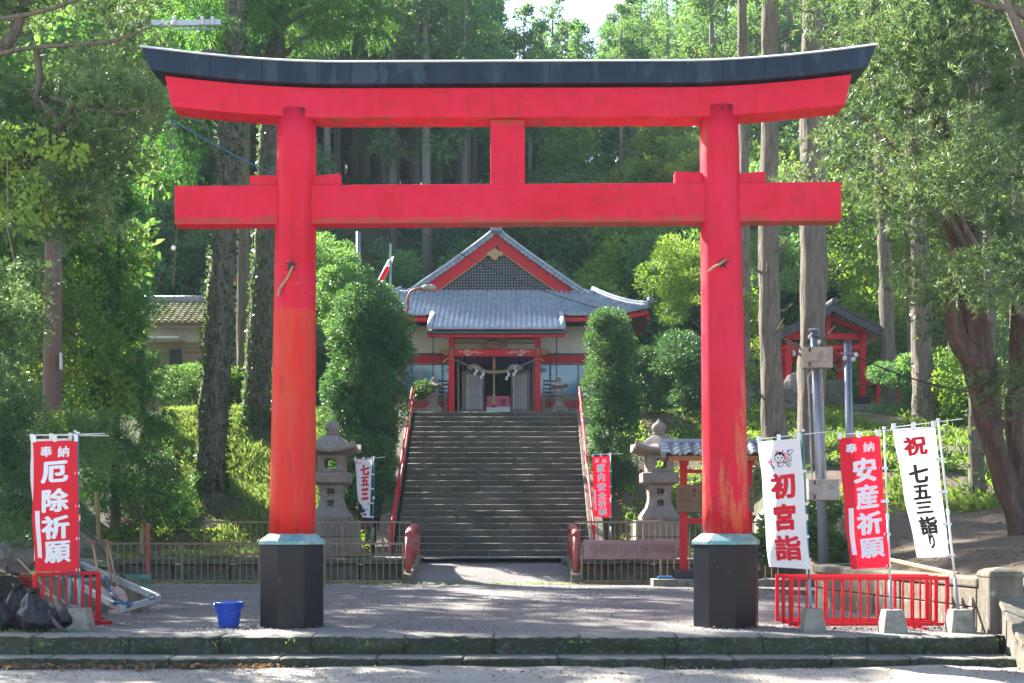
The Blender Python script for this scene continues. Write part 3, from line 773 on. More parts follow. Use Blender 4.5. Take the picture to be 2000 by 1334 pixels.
# ================================================================== SHRINE HALL
B0 = SZ0 + NS * RISE
def tiled(mb, S, u0, u1, v0, v1, cw, rh, xr=None, amp=.06, step=.055):
    """pantiles on the surface S(u, v, h); v runs from the eave upwards; xr(v) gives the x range of a row"""
    rows = int(round((v1 - v0) / rh)); prof = [(0, .15), (.14, .75), (.30, 1.0), (.46, .75), (.60, .12), (.80, 0)]
    for j in range(rows):
        va, vb = v0 + j * rh, v0 + (j + 1) * rh
        lo, hi = xr((va + vb) / 2) if xr else (u0, u1)
        n = int(round((u1 - u0) / cw)); line = []
        for i in range(n):
            ua = u0 + i * cw
            if ua + cw / 2 < lo or ua + cw / 2 > hi: 
                if line: _strip(mb, line, S, va, vb, amp, step); line = []
                continue
            line += [(ua + p * cw, h) for p, h in prof]
        if line: _strip(mb, line, S, va, vb, amp, step)
def _strip(mb, line, S, va, vb, amp, step):
    k = len(mb.v); n = len(line)
    for (u, h) in line:
        mb.v += [tuple(S(u, va, h * amp - .01)), tuple(S(u, va, h * amp + step)), tuple(S(u, vb, h * amp))]
    for i in range(n - 1):
        a, b = k + i * 3, k + i * 3 + 3
        mb.f += [(a, b, b + 1, a + 1), (a + 1, b + 1, b + 2, a + 2)]
sh = thing('shrine_hall', 'red and white shrine hall under a blue grey tiled gable roof above the stairs', 'shrine', (-.62, 50, B0))
XC = -.62
def spart(mb, name, m, **k): return mb.build(name, m, sh, **k)
# base and walls
spart(MB().box(-5.6, 4.36, 48.4, 60, B0, B0 + .45), 'foundation', 'concrete', bevel=.02)
DW = 48.6; xw = lambda px: X(px, DW); zw = lambda py: Z(py, DW)
zt_, zb1, zb2, zr1, zr2, zwin0 = zw(652), zw(690), zw(693.5), zw(694), zw(709), zw(775)
for a, b in ((-5.5, xw(886)), (xw(1046), 4.26)):
    spart(MB().box(a, b, DW, DW + .2, zb1, 9.3), 'plaster_wall', 'wall_white')
    spart(MB().box(a, b, DW - .05, DW + .15, zr1 + .003, zb1 - .003), 'black_band', 'dark_paint')
    spart(MB().box(a, b, DW - .03, DW + .15, zr2, zr1), 'red_band', 'red_paint')
    spart(MB().box(a, b, DW - .02, DW + .15, B0 + .40, zw(783)), 'red_panel', 'red_paint_dull', bevel=.01)
    spart(MB().box(a, b, DW - .06, DW + .15, zw(783) + .002, zwin0), 'sill', 'door_wood', bevel=.01)
    wf = spart(MB().box(a, b, DW - .04, DW + .02, zr2 - .07, zr2 - .004).box(a, b, DW - .04, DW + .02, zwin0 + .003, zwin0 + .06), 'window', 'door_wood')
    n = max(1, int(round((b - a) / 1.35)))
    for i in range(n):
        p0, p1 = a + (b - a) * i / n, a + (b - a) * (i + 1) / n
        MB().box(p0 + .03, p1 - .03, DW + .03, DW + .045, zwin0 + .06, zr2 - .07).build('pane', 'window_glass', wf)
        MB().box(p0 - .028, p0 + .028, DW - .03, DW + .03, zwin0 + .062, zr2 - .072).build('mullion', 'door_wood', wf)
spart(MB().box(xw(886), xw(1046), DW, DW + .2, zw(683), 9.3), 'lintel_wall', 'wall_white')
spart(MB().box(xw(886), xw(1046), DW - .05, DW - .002, zw(662), zw(659)).box(xw(886), xw(1046), DW - .06, DW - .002, zw(656), zw(650)), 'lintel_strip', 'red_paint')
spart(MB().box(-5.5, -5.3, DW + .2, 59.8, B0 + .4, 9.3).box(4.06, 4.26, DW + .2, 59.8, B0 + .4, 9.3).box(-5.3, 4.06, 59.6, 59.8, B0 + .4, 9.3), 'side_wall', 'wall_white')
spart(MB().box(-3.2, 2.2, 53.0, 53.1, B0 + .4, 9.0).box(-5.3, 4.06, DW + .2, 59.6, B0 + .40, B0 + .46).box(-5.3, 4.06, DW + .25, 59.6, 8.9, 9.0), 'room_lining', 'dark_room')
# altar furniture glimpsed in the dark doorway
spart(MB().box(-1.5, .3, 52.2, 52.8, B0 + .46, B0 + 1.3).box(-1.3, .1, 52.0, 52.3, B0 + .46, B0 + 1.0).box(-2.4, -2.3, 52.5, 52.6, B0 + .46, 8.8).box(1.0, 1.1, 52.5, 52.6, B0 + .46, 8.8).box(-2.4, 1.1, 52.5, 52.6, 7.9, 8.05), 'altar', 'wood_brown', bevel=.02)
# doors
DD = 48.3; xd = lambda px: X(px, DD); zd = lambda py: Z(py, DD)
def lattice_door(pa, pb):
    a, b = xd(pa), xd(pb); z0, z1 = B0 + .35, zd(699)
    d = spart(MB().box(a, a + .09, DD, DD + .06, z0, z1).box(b - .09, b, DD, DD + .06, z0, z1).box(a + .09, b - .09, DD, DD + .06, z0, z0 + .30).box(a + .09, b - .09, DD, DD + .06, z1 - .1, z1), 'sliding_door', 'door_wood', bevel=.006, segs=1)
    MB().box(a + .09, b - .09, DD + .035, DD + .042, z0 + .30, z1 - .1).build('pane', 'pane_pale', d)
    n = 7
    for i in range(1, n):
        x = a + .09 + (b - a - .18) * i / n
        MB().box(x - .022, x + .022, DD + .002, DD + .032, z0 + .30, z1 - .1).build('slat', 'door_wood', d)
    for k in range(1, 4):
        z = z0 + .3 + (z1 - .4 - z0) * k / 4
        MB().box(a + .09, b - .09, DD + .018, DD + .030, z - .012, z + .012).build('rail', 'door_wood', d)
    return d
for a, b in ((893, 907), (907, 946), (998, 1032), (1032, 1044)):
    if b - a > 20:
        lattice_door(a, b)
    else:
        DD += .08; lattice_door(a, b); DD -= .08
for px, s in ((943.5, 1), (1000.5, -1)):
    spart(MB().tube([(xd(px), DD - .05, Z(755, DD)), (xd(px), DD - .05, Z(772, DD))], .014, 6), 'door_handle', 'black_iron')
spart(MB().box(xd(889), xd(1047), DD - .12, DD + .12, B0 + .22, B0 + .345), 'threshold', 'door_wood', bevel=.01)
# porch
DP = 46.0; xp = lambda px: X(px, DP); zp = lambda py: Z(py, DP)
for px in (882.3, 1050.2):
    spart(MB().box(xp(px) - .105, xp(px) + .105, DP - .105, DP + .105, B0 + .02, zp(659)), 'porch_column', 'red_paint', bevel=.012)
    spart(MB().box(xp(px) - .15, xp(px) + .15, DP - .15, DP + .15, B0 - .02, B0 + .10), 'column_base', 'concrete', bevel=.02)
    spart(MB().box(xp(px) - .055, xp(px) + .055, DP - .135, DP - .107, zp(694), zp(679)), 'column_plate', 'wood_carved', bevel=.01)
spart(MB().box(xp(888), xp(1044.5), DP - .07, DP + .07, zp(696.5), zp(682.5)), 'rainbow_beam', 'red_paint', bevel=.012)
spart(MB().box(xp(836), xp(1098), DP - .20, DP - .04, zp(660), zp(656)), 'eave_beam', 'red_paint', bevel=.01)
spart(MB().box(xp(888), xp(1044), DP - .05, DP + .05, zp(671), zp(667.5)).box(xp(888), xp(1044), DP - .05, DP + .05, zp(664.5), zp(661)), 'upper_beam', 'wood_grey')
for s, cx in ((1, xp(915)), (-1, xp(1016))):      # white scrollwork painted on the beam
    sf = lambda u, v, o: (u, DP - .07 - o, v)
    mb = MB(); cz = zp(689.5)
    spi = [(cx + s * .0 - s * .06 + .095 * (1 - t) * math.cos(t * 11) * 1.1, cz + .015 + .095 * (1 - t) * math.sin(t * 11)) for t in [i / 26 for i in range(22)]]
    stroke(mb, spi, .026, sf, .004)
    stroke(mb, [(cx - s * .16, cz), (cx - s * .24, cz + .05), (cx - s * .34, cz + .03), (cx - s * .36, cz + .05)], .024, sf, .004)
    stroke(mb, [(cx - s * .14, cz + .01), (cx - s * .08, cz - .08), (cx + s * .05, cz - .07), (cx + s * .12, cz), (cx + s * .22, cz + .03), (cx + s * .34, cz - .02), (cx + s * .50, cz + .03)], .026, sf, .004)
    spi = [(cx + s * (.12 + .05 * (1 - t) * math.cos(t * 8)), cz + .01 + .06 * (1 - t) * math.sin(t * 8)) for t in [i / 16 for i in range(14)]]
    stroke(mb, spi, .02, sf, .004)
    spi = [(cx + s * (.29 + .05 * (1 - t) * math.cos(t * 8)), cz + .02 + .055 * (1 - t) * math.sin(t * 8)) for t in [i / 16 for i in range(14)]]
    stroke(mb, spi, .018, sf, .004)
    stroke(mb, [(cx - s * .05, cz - .07), (cx + s * .0, cz - .11), (cx + s * .05, cz - .09)], .018, sf, .004)
    spart(mb, 'scrollwork', 'plastic_white')
# carved frog-leg strut and side nosings
def carve(pts, y0, y1, name, seed=0):
    mb = MB(); mb.prism(pts, y0, y1); return spart(mb, name, 'wood_carved', bevel=.02)
cz0 = zp(682)
pts = [(xp(943), cz0), (xp(942), zp(678)), (xp(947), zp(673)), (xp(953), zp(670)), (xp(956), zp(664)), (xp(958), zp(659.5)), (xp(982), zp(659.5)), (xp(990), zp(665)), (xp(992), zp(671)), (xp(987), zp(676)), (xp(982), zp(673)), (xp(984), zp(680)), (xp(982), cz0)]
carve(pts, DP - .12, DP + .06, 'carved_strut')
mb = MB()
for k in range(9):
    t = k / 8; mb.blob((xp(948 + 34 * t), DP - .13, zp(676 - 8 * math.sin(t * 3.1))), (.11, .05, .08), 8, 6, .5, 2, k)
spart(mb, 'carving', 'wood_carved', smooth=True)
for s, px in ((-1, 876), (1, 1056.5)):
    q = lambda d: xp(px + s * d)
    pts = [(q(0), zp(694)), (q(0), zp(682)), (q(6), zp(680.5)), (q(11), zp(683)), (q(17), zp(684)), (q(20), zp(690)), (q(17), zp(692)), (q(13), zp(690)), (q(9), zp(694))]
    if s < 0: pts = pts[::-1]
    carve(pts, DP - .07, DP + .07, 'beam_nosing')
# front roof with its lower porch apron
def zroof(d): return 8.52 + .39 * (d - 45) + .012 * (d - 45) ** 2 * 1.2
def SR(u, v, h):
    d = 45 + v; e = max(0, abs(u - XC) - 3.7) / 2.1
    z = zroof(d) + .30 * e * e * (1 - min(1, max(0, v - 2) / 3.6)) * (1 if v > 1.9 else 0)
    return (u, d - h * .37, z + h * .93)
mb = MB()
tiled(mb, SR, -6.52, 5.28, 2.0, 5.2, .192, .133, xr=lambda v: (XC - 5.9 + (v - 2) * .687, XC + 5.9 - (v - 2) * .687))
tiled(mb, SR, -3.06, 1.94, 0.0, 2.0, .192, .133)
spart(mb, 'roof_tiles', 'tile_blue', kind='stuff')
mb = MB()      # round end tiles along the eaves
for i in range(26):
    u = -3.06 + .058 + i * .192; p = Vector(SR(u, 0, .03)); mb.tube([p + Vector((0, -.03, 0)), p + Vector((0, .06, .01))], .05, 10)
for i in range(62):
    u = -6.52 + .058 + i * .192
    if -3.2 < u < 2.05 or abs(u - XC) > 5.85: continue
    p = Vector(SR(u, 2.0, .03)); mb.tube([p + Vector((0, -.03, 0)), p + Vector((0, .06, .01))], .05, 10)
spart(mb, 'eave_tiles', 'tile_blue', kind='stuff')
mb = MB().sheet(lambda a, b: SR(XC + (a - .5) * 2 * (5.85 - b * 2.1), 2.0 + b * 3.0, -.10), 30, 6)
mb.sheet(lambda a, b: SR(-3.03 + 4.93 * a, .02 + b * 2.0, -.10), 4, 2)
spart(mb, 'roof_deck', 'wood_brown')
for x in (-3.0, 1.86):
    spart(MB().tube([SR(x, .02, .06), SR(x, 2.05, .06)], .095, 12), 'verge_tube', 'tile_blue', smooth=True)
# hip ridges
for s in (-1, 1):
    pts = [SR(XC + s * (5.85 - t * 2.0), 2.0 + 2.95 * t, .06) for t in [i / 8 for i in range(9)]]
    spart(MB().tube(pts, .10, 10).tube([(p[0], p[1], p[2] + .1) for p in pts], .07, 10), 'hip_ridge', 'tile_blue', smooth=True)
    p = Vector(pts[0]); spart(MB().blob(p + Vector((0, -.02, .16)), (.15, .12, .17), 10, 8, .5, 3, 4), 'ridge_end_tile', 'tile_grey', smooth=True)
    for k in range(2):      # red eave boards and rafters at the corner
        pass
spart(MB().box(-3.1, 1.98, 44.96, 45.04, 8.335, 8.46), 'gutter', 'roof_black', bevel=.02)
spart(MB().box(-3.05, 1.93, 45.06, 45.14, 8.24, 8.40), 'fascia', 'red_paint')
for a, b in ((XC - 5.75, -3.12), (2.0, XC + 5.75)):
    mb = MB(); n = 10
    for i in range(n):
        ua, ub = a + (b - a) * i / n, a + (b - a) * (i + 1) / n
        pa, pb = SR(ua, 2.03, -.14), SR(ub, 2.03, -.14)
        mb.bar((pa[0], 47.08, pa[2] - .03), (pb[0], 47.08, pb[2] - .03), .09, .16)
    spart(mb, 'fascia', 'red_paint')
    mb = MB()
    for i in range(int((b - a) / .3)):
        u = a + .15 + i * .3; p = SR(u, 2.1, -.2); mb.bar((p[0], 47.15, p[2] - .05), (p[0], 48.7, p[2] + .5), .07, .09)
    spart(mb, 'rafters', 'wood_brown')
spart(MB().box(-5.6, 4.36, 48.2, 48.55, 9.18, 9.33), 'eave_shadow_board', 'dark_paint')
# side eaves
for s in (-1, 1):
    mb = MB(); x0_, x1_ = XC + s * 5.8, XC + s * 3.9
    n = 16
    def SS(u, v, h, s=s): return (XC + s * (5.85 - v * .92) , u, 9.40 + v * .49 + h)
    tiled(mb, SS, 47.3, 60.1, 0, 2.25, .2, .15, xr=lambda v: (47.25 + 1.34 * v, 60.1))
    spart(mb, 'side_roof_tiles', 'tile_blue', kind='stuff')
    spart(MB().sheet(lambda a, b: SS(47.3 + 3.0 * b + (12.8 - 3.0 * b) * a, 2.2 * b, -.08), 4, 2), 'roof_deck', 'wood_brown')
    spart(MB().box(min(XC + s * 5.85, XC + s * 5.72), max(XC + s * 5.85, XC + s * 5.72), 47.3, 60.1, 9.24, 9.42), 'fascia', 'red_paint')
# gable
GZ, GB, GH = 13.22, 10.46, 3.84
def gz(t):     # t 0 apex .. 1 foot, slightly hollow
    return GZ - (GZ - GB) * (t ** .93 if t > 0 else 0) + .0
def gp(t, s, off=0.0): 
    x = XC + s * GH * t; z = gz(t)
    t2 = t + .01; dx, dz = s * GH * .01, gz(t2) - z; L = math.hypot(dx, dz)
    nx, nz = (dz / L) * s, -(dx / L) * s       # points down and inwards
    return (x + nx * off * s * s, z + nz * off) if s > 0 else (x + nx * off, z + nz * off)
def norm_in(t, s):
    dx, dz = s * GH * .02, gz(t + .02) - gz(t); L = math.hypot(dx, dz); dx, dz = dx / L, dz / L
    return (dz, -dx) if s > 0 else (-dz, dx)
def band(s, o0, o1, y0, y1, t0=0.0, t1=1.0, n=16):
    a, b = [], []
    for i in range(n + 1):
        t = t0 + (t1 - t0) * i / n; nx, nz = norm_in(t, s); x, z = XC + s * GH * t, gz(t)
        pa, pb = [x + nx * o0, z + nz * o0], [x + nx * o1, z + nz * o1]
        if (pa[0] - XC) * s < 0: pa[0] = XC
        if (pb[0] - XC) * s < 0:
            pb[0] = XC; 
        a.append(tuple(pa)); b.append(tuple(pb))
    mb = MB()
    for i in range(n):
        q = [a[i], a[i + 1], b[i + 1], b[i]]
        if s < 0: q = q[::-1]
        mb.prism(q, y0, y1)
    return mb
for s in (-1, 1):
    spart(band(s, .10, .52, 49.78, 49.90, 0, .95), 'bargeboard', 'red_paint')
    spart(band(s, .515, .56, 49.80, 49.86, .12, .93), 'bargeboard_trim', 'gold')
    spart(band(s, -.06, .10, 49.62, 60.2), 'upper_roof', 'tile_blue')
    mb = MB()
    for k in range(5):
        pts = []
        for i in range(17):
            t = i / 16 * 1.02; nx, nz = norm_in(min(t, 1), s); pts.append((XC + s * GH * t - nx * (.07 + .02 * (k % 2)), 49.60 + k * .17, gz(min(t, 1)) - (GZ - GB) * max(0, t - 1) - nz * (.07 + .02 * (k % 2))))
        mb.tube(pts, .062, 8)
    spart(mb, 'verge_tiles', 'tile_blue', smooth=True, kind='stuff')
    L_ = 23
    for i in range(L_):
        t = (i + .5) / L_; nx, nz = norm_in(t, s); x, z = XC + s * GH * t + nx * .06, gz(t) + nz * .06
        spart(MB().tube([(x, 49.50, z), (x, 49.64, z)], .078, 10), 'round_tile', 'tile_grey', smooth=False)
spart(MB().tube([(XC, 49.4, GZ + .18), (XC, 60.2, GZ + .18)], .13, 12).box(XC - .1, XC + .1, 49.45, 60.2, GZ - .05, GZ + .1), 'ridge', 'tile_blue', smooth=False)
spart(MB().prism([(XC - .24, GZ - .12), (XC + .24, GZ - .12), (XC + .2, GZ + .12), (XC + .09, GZ + .3), (XC - .09, GZ + .3), (XC - .2, GZ + .12)], 49.36, 49.5), 'ridge_end_tile', 'tile_grey', bevel=.03)
for dx in (-.1, 0, .1):
    spart(MB().tube([(XC + dx, 49.28, GZ + .02 + (.1 if dx == 0 else 0)), (XC + dx, 49.38, GZ + .02 + (.1 if dx == 0 else 0))], .055, 10), 'round_tile', 'tile_grey')
for s in (-1, 1):
    spart(MB().tube([(XC + s * 3.0, 49.70, zroof(49.7) + .06), (XC + s * 3.95, 49.70, zroof(49.7) + .07)], .085, 10), 'foot_tile', 'tile_blue', smooth=True)
# lattice in the gable
la, lb_, lz = X(848, 50), X(1092, 50), Z(577, 50); lh = GZ - .62
slope = (lh - lz) / ((lb_ - la) / 2); lc = XC
def lattop(x): return lh - abs(x - lc) * slope
mb = MB(); x = lc - 26 * .113
while x < lc + 26 * .113:
    if lattop(x) > lz + .03: mb.box(x - .033, x + .033, 49.93, 49.96, lz, lattop(x))
    x += .113
spart(mb, 'lattice_bars', 'dark_paint', kind='stuff')
mb = MB(); z = lz + .03
while z < lh - .06:
    hw = (lh - z) / slope; mb.box(lc - hw, lc + hw, 49.945, 49.975, z - .032, z + .032); z += .113
spart(mb, 'lattice_rungs', 'dark_paint', kind='stuff')
spart(MB().prism([(la - .4, lz - .1), (lb_ + .4, lz - .1), (lc, lh + .1)], 49.99, 50.1), 'gable_wall', 'plastic_white')
spart(MB().box(la - .25, lb_ + .15, 49.84, 49.97, lz - .17, lz + .0), 'gable_sill', 'board_pink', bevel=.01)
spart(MB().box(la - .35, lb_ + .25, 49.70, 49.95, lz - .33, lz - .175), 'gable_flashing', 'tile_grey', bevel=.01)
gx = lambda px: X(px, 49.7); gzz = lambda py: Z(py, 49.7)
pts = [(gx(966), gzz(484)), (gx(974), gzz(489)), (gx(984), gzz(497)), (gx(979), gzz(500)), (gx(974), gzz(500)), (gx(971), gzz(507)), (gx(966), gzz(509)), (gx(961), gzz(507)), (gx(958), gzz(500)), (gx(952), gzz(500)), (gx(948), gzz(497)), (gx(958), gzz(489))]
spart(MB().prism(pts[::-1], 49.68, 49.76), 'gable_pendant', 'gold', bevel=.012)
spart(MB().tube([(gx(966), 49.62, gzz(495)), (gx(966), 49.70, gzz(495))], .06, 12), 'pendant_boss', 'gold')
# rain chains
for px, y in ((846, 45.0), (1087, 45.0), (863, 48.1), (1075, 48.1)):
    x = X(px, y); top_ = 8.38 if y < 46 else 8.0; n = int((top_ - B0 - .05) / .115)
    rc = spart(MB().tube([(x, y, B0 + .05), (x, y, top_)], .008, 5), 'rain_chain', 'black_iron')
    cup = MB().lathe([(.018, 0), (.038, .062)], (0, 0, 0), 8).mesh('cup', 'black_iron')
    for i in range(n): place(cup, 'cup', rc, (x, y, B0 + .06 + i * .115))
# things hung in and standing at the porch -------------------------------
rp = []
a, b = Vector((xp(880), DP - .16, zp(702))), Vector((xp(1053), DP - .16, zp(702)))
rope = thing('shimenawa_rope', 'thick straw rope with zigzag paper streamers sagging between the porch columns', 'straw rope', (XC, DP, 8.0))
pts = [a.lerp(b, t) + Vector((0, 0, -.50 * math.sin(math.pi * t) ** 1.3)) for t in [i / 16 for i in range(17)]]
def twist_taper():
    mb = MB(); n = 160
    for s in range(3):
        q, rr = [], []
        for i in range(n + 1):
            t = i / n; p = a.lerp(b, t) + Vector((0, 0, -.50 * math.sin(math.pi * t) ** 1.3)); r_ = .018 + .042 * math.exp(-((t - .5) / .2) ** 2)
            ang = 2 * math.pi * (t * 3.4 / .16 + s / 3)
            q.append(p + Vector((0, math.cos(ang), math.sin(ang))) * r_ * .55); rr.append(r_ * .62)
        mb.tube(q, rr, 6)
    return mb
twist_taper().build('rope', 'rope_tan', rope, smooth=True)
MB().tube([a, a + Vector((-.10, -.03, .02)), a + Vector((-.27, -.02, -.13))], [.03, .025, .05], 7).build('rope_tail', 'rope_tan', rope)
MB().tube([b, b + Vector((.06, -.03, .0)), b + Vector((.14, -.02, -.09))], [.03, .025, .045], 7).build('rope_tail', 'rope_tan', rope)
for px, py, L in ((931, 718, .30), (944, 722, .34), (993, 722, .40), (1007, 716, .36)):
    x, z = xp(px), zp(py); mb = MB(); w_ = .085
    for k in range(3):
        xo = x + (.045 if k % 2 else -.01) - .02 * k; z1 = z - k * L / 3
        mb.add([(xo - w_ / 2, DP - .17 - .012 * k, z1), (xo + w_ / 2, DP - .17 - .012 * k, z1 - .01), (xo + w_ / 2 - .03, DP - .19 - .012 * k, z1 - L / 2.6), (xo - w_ / 2 - .03, DP - .19 - .012 * k, z1 - L / 2.6 + .02)], [(0, 1, 2, 3)])
    mb.build('paper_streamer', 'paper', rope)
cu = thing('shrine_curtain', 'dark purple curtain gathered up in the middle over the shrine doors', 'curtain', (XC, 47.6, 8))
for s, (pa, pb) in ((-1, (896, 963)), (1, (1042, 968))):
    def CS(u, v, pa=pa, pb=pb):
        x = X(pa + (pb - pa) * u, 47.6); lo = 726 - 2 * math.sin(u * 6) if u < .62 else 726 - (u - .62) / .38 * 16
        lo -= 2.5 * abs(math.sin(u * 7)); y_ = 695 + (lo - 695) * v
        if v > .8 and u < .1: x += -.0
        return (x + (.12 * v if pa > 1000 else .12 * v) * (1 - u) * (-1 if pa > 1000 else 1), 47.6 + .035 * math.sin(u * 34 + v * 3) * (1 - v * .3), Z(y_, 47.6))
    MB().sheet(CS, 40, 12).build('cloth', 'cloth_purple', cu, smooth=True)
    cxp = 926 if s < 0 else 1006
    mb = MB(); sf = lambda u, v, o: (u, 47.54 - o, v)
    for k in range(7):
        a0 = 20 + k * 20; cx_, cz_ = X(cxp, 47.6), Z(725, 47.6)
        decal_poly(mb, [(cx_ + r_ * math.cos(R(a_)) * 1.15, cz_ + r_ * math.sin(R(a_))) for r_, a_ in ((.10, a0), (.26, a0 - 1), (.28, a0 + 8), (.26, a0 + 16), (.10, a0 + 15))][::-1], sf, .004)
    mb.build('crest', 'ink_soft' if False else 'cloth_pale_print', cu)
br = thing('bell_rope', 'pale bell rope with a wooden grip and tassel hanging before the offertory box', 'bell rope', (xp(964.5), DP + .1, zp(790)))
xb_, yb_ = xp(964.5), DP + .25
twisted('rope', [(xb_, yb_, zp(696)), (xb_, yb_, zp(767))], .042, 'rope_tan', br, pitch=.2)
MB().tube([(xb_, yb_, zp(767)), (xb_, yb_, zp(775))], .05, 12).build('grip', 'wood_pale', br)
MB().lathe([(.09, -.26), (.085, -.2), (.05, -.03), (.045, 0)], (xb_, yb_, zp(775)), 12).build('tassel', 'rope_tan', br)
MB().tube([(xb_ + .04, yb_ + .08, zp(700)), (xb_ + .045, yb_ + .08, zp(718))], [.02, .03], 8).build('red_tassel', 'red_paint', br)
MB().lathe([(.075, -.1), (.06, .0)], (xb_ - .01, yb_ + .05, zp(789)), 10).build('red_fringe', 'red_paint', br)
ob = thing('offertory_box', 'pink wooden offertory box with one black character in the shrine doorway', 'offertory box', (xd(972), 47.4, B0 + .3))
ox0, ox1, oz0, oz1 = X(950.5, 47.2), X(996, 47.2), B0 + .22, Z(773.5, 47.2)
MB().box(ox0, ox1, 47.2, 47.75, oz0, oz1).build('chest', 'box_pink', ob, bevel=.01)
MB().box(ox0 - .01, ox1 + .01, 47.16, 47.8, oz0 - .0, Z(795, 47.2)).build('pale_foot', 'plastic_white', ob, bevel=.005)
mb = MB(); write(mb, '賽', X(983, 47.2), Z(785.5, 47.2), .24, .28, lambda u, v, o: (u, 47.2 - o, v), .0); mb.build('lettering', 'ink', ob)
mb = MB()
for x in (ox0 + .06, ox1 - .06):
    for k in range(6): mb.cbox((x, 47.195, Z(777 + k * 3.2, 47.2)), (.018, .01, .018))
mb.build('studs', 'ink', ob)
def rack(px0, px1, lab):
    t = thing('black_rack', lab, 'rack', (X((px0 + px1) / 2, 47.3), 47.3, B0 + .3))
    a, b = X(px0, 47.3), X(px1, 47.3)
    for x in (a, b):
        MB().box(x - .015, x + .015, 47.28, 47.32, B0 + .1, Z(741, 47.3)).build('upright', 'black_iron', t)
    for k in range(6):
        z = Z(743 + k * 7.6, 47.3); MB().box(a, b, 47.24, 47.30, z - .05, z + (.02 if k % 2 else .0)).build('shelf', 'black_iron', t)
    MB().box(a, b, 47.26, 47.30, B0 + .12, B0 + .18).build('foot', 'black_iron', t)
rack(857.5, 876, 'black slatted rack standing left of the porch behind the stone lantern')
rack(1062, 1088, 'black slatted rack standing right of the porch behind the stone lantern')
def veranda(pa, pb, lab):
    t = thing('wooden_railing', lab, 'railing', (X((pa + pb) / 2, 46.4), 46.4, B0))
    a, b = X(pa, 46.4), X(pb, 46.4)
    MB().box(a, b, 46.36, 46.44, Z(771.5, 46.4), Z(769.5, 46.4)).build('top_rail', 'wood_grey', t)
    MB().box(a, b, 46.37, 46.43, Z(783, 46.4), Z(781, 46.4)).build('middle_rail', 'wood_grey', t)
    MB().box(a, b, 46.30, 46.50, B0 - .05, Z(798, 46.4)).build('floor_board', 'wood_grey', t)
    n = max(1, int((b - a) / 1.1))
    for i in range(n + 1):
        x = a + (b - a) * i / n
        MB().box(x - .05, x + .05, 46.34, 46.46, B0 - .02, Z(764.5, 46.4)).build('post', 'wood_grey', t, bevel=.02)
veranda(790, 871, 'grey wooden veranda railing left of the shrine porch')
veranda(1062, 1133, 'grey wooden veranda railing right of the shrine porch')
# lamp on the corner of the gable
lp = thing('street_lamp', 'pale bulbous lamp on a curved red arm beside the left roof corner', 'street lamp', (X(797, 44), 44, B0))
MB().tube([P(782, 830, 44), P(784, 660, 44), P(797, 598, 44)], .05, 8).build('pole', 'red_paint_old', lp)
MB().tube([P(797, 598, 44), P(797, 580, 44), P(801, 570, 44), P(810, 565, 44), P(824, 563, 44)], .045, 8).build('arm', 'red_paint_old', lp, smooth=True)
MB().blob(P(838, 562, 44), (.27, .14, .12), 14, 8, 0).build('lamp_head', 'box_beige', lp, smooth=True)

# ================================================================== STONE LANTERNS
def sq_ring(h, z, n=16, lift_=0.0, c=(0, 0)):
    pts = []
    for k in range(n):
        t = k / n * 4; s = int(t); f = t - s
        x, y = [(-1 + 2 * f, -1), (1, -1 + 2 * f), (1 - 2 * f, 1), (-1, 1 - 2 * f)][s]
        e = (abs(x) * abs(y)) ** 2.2
        rr = 1 - .06 * e
        pts.append((c[0] + x * h * rr, c[1] + y * h * rr, z + lift_ * e))
    return pts
def sq_loft(rings, n=16):
    mb = MB()
    for r_ in rings: mb.v += sq_ring(r_[0], r_[1], n, r_[2] if len(r_) > 2 else 0)
    for i in range(len(rings) - 1):
        for j in range(n):
            a, b = i * n + j, i * n + (j + 1) % n; mb.f.append((a, b, b + n, a + n))
    mb.f.append(tuple(reversed(range(n)))); mb.f.append(tuple((len(rings) - 1) * n + j for j in range(n)))
    return mb
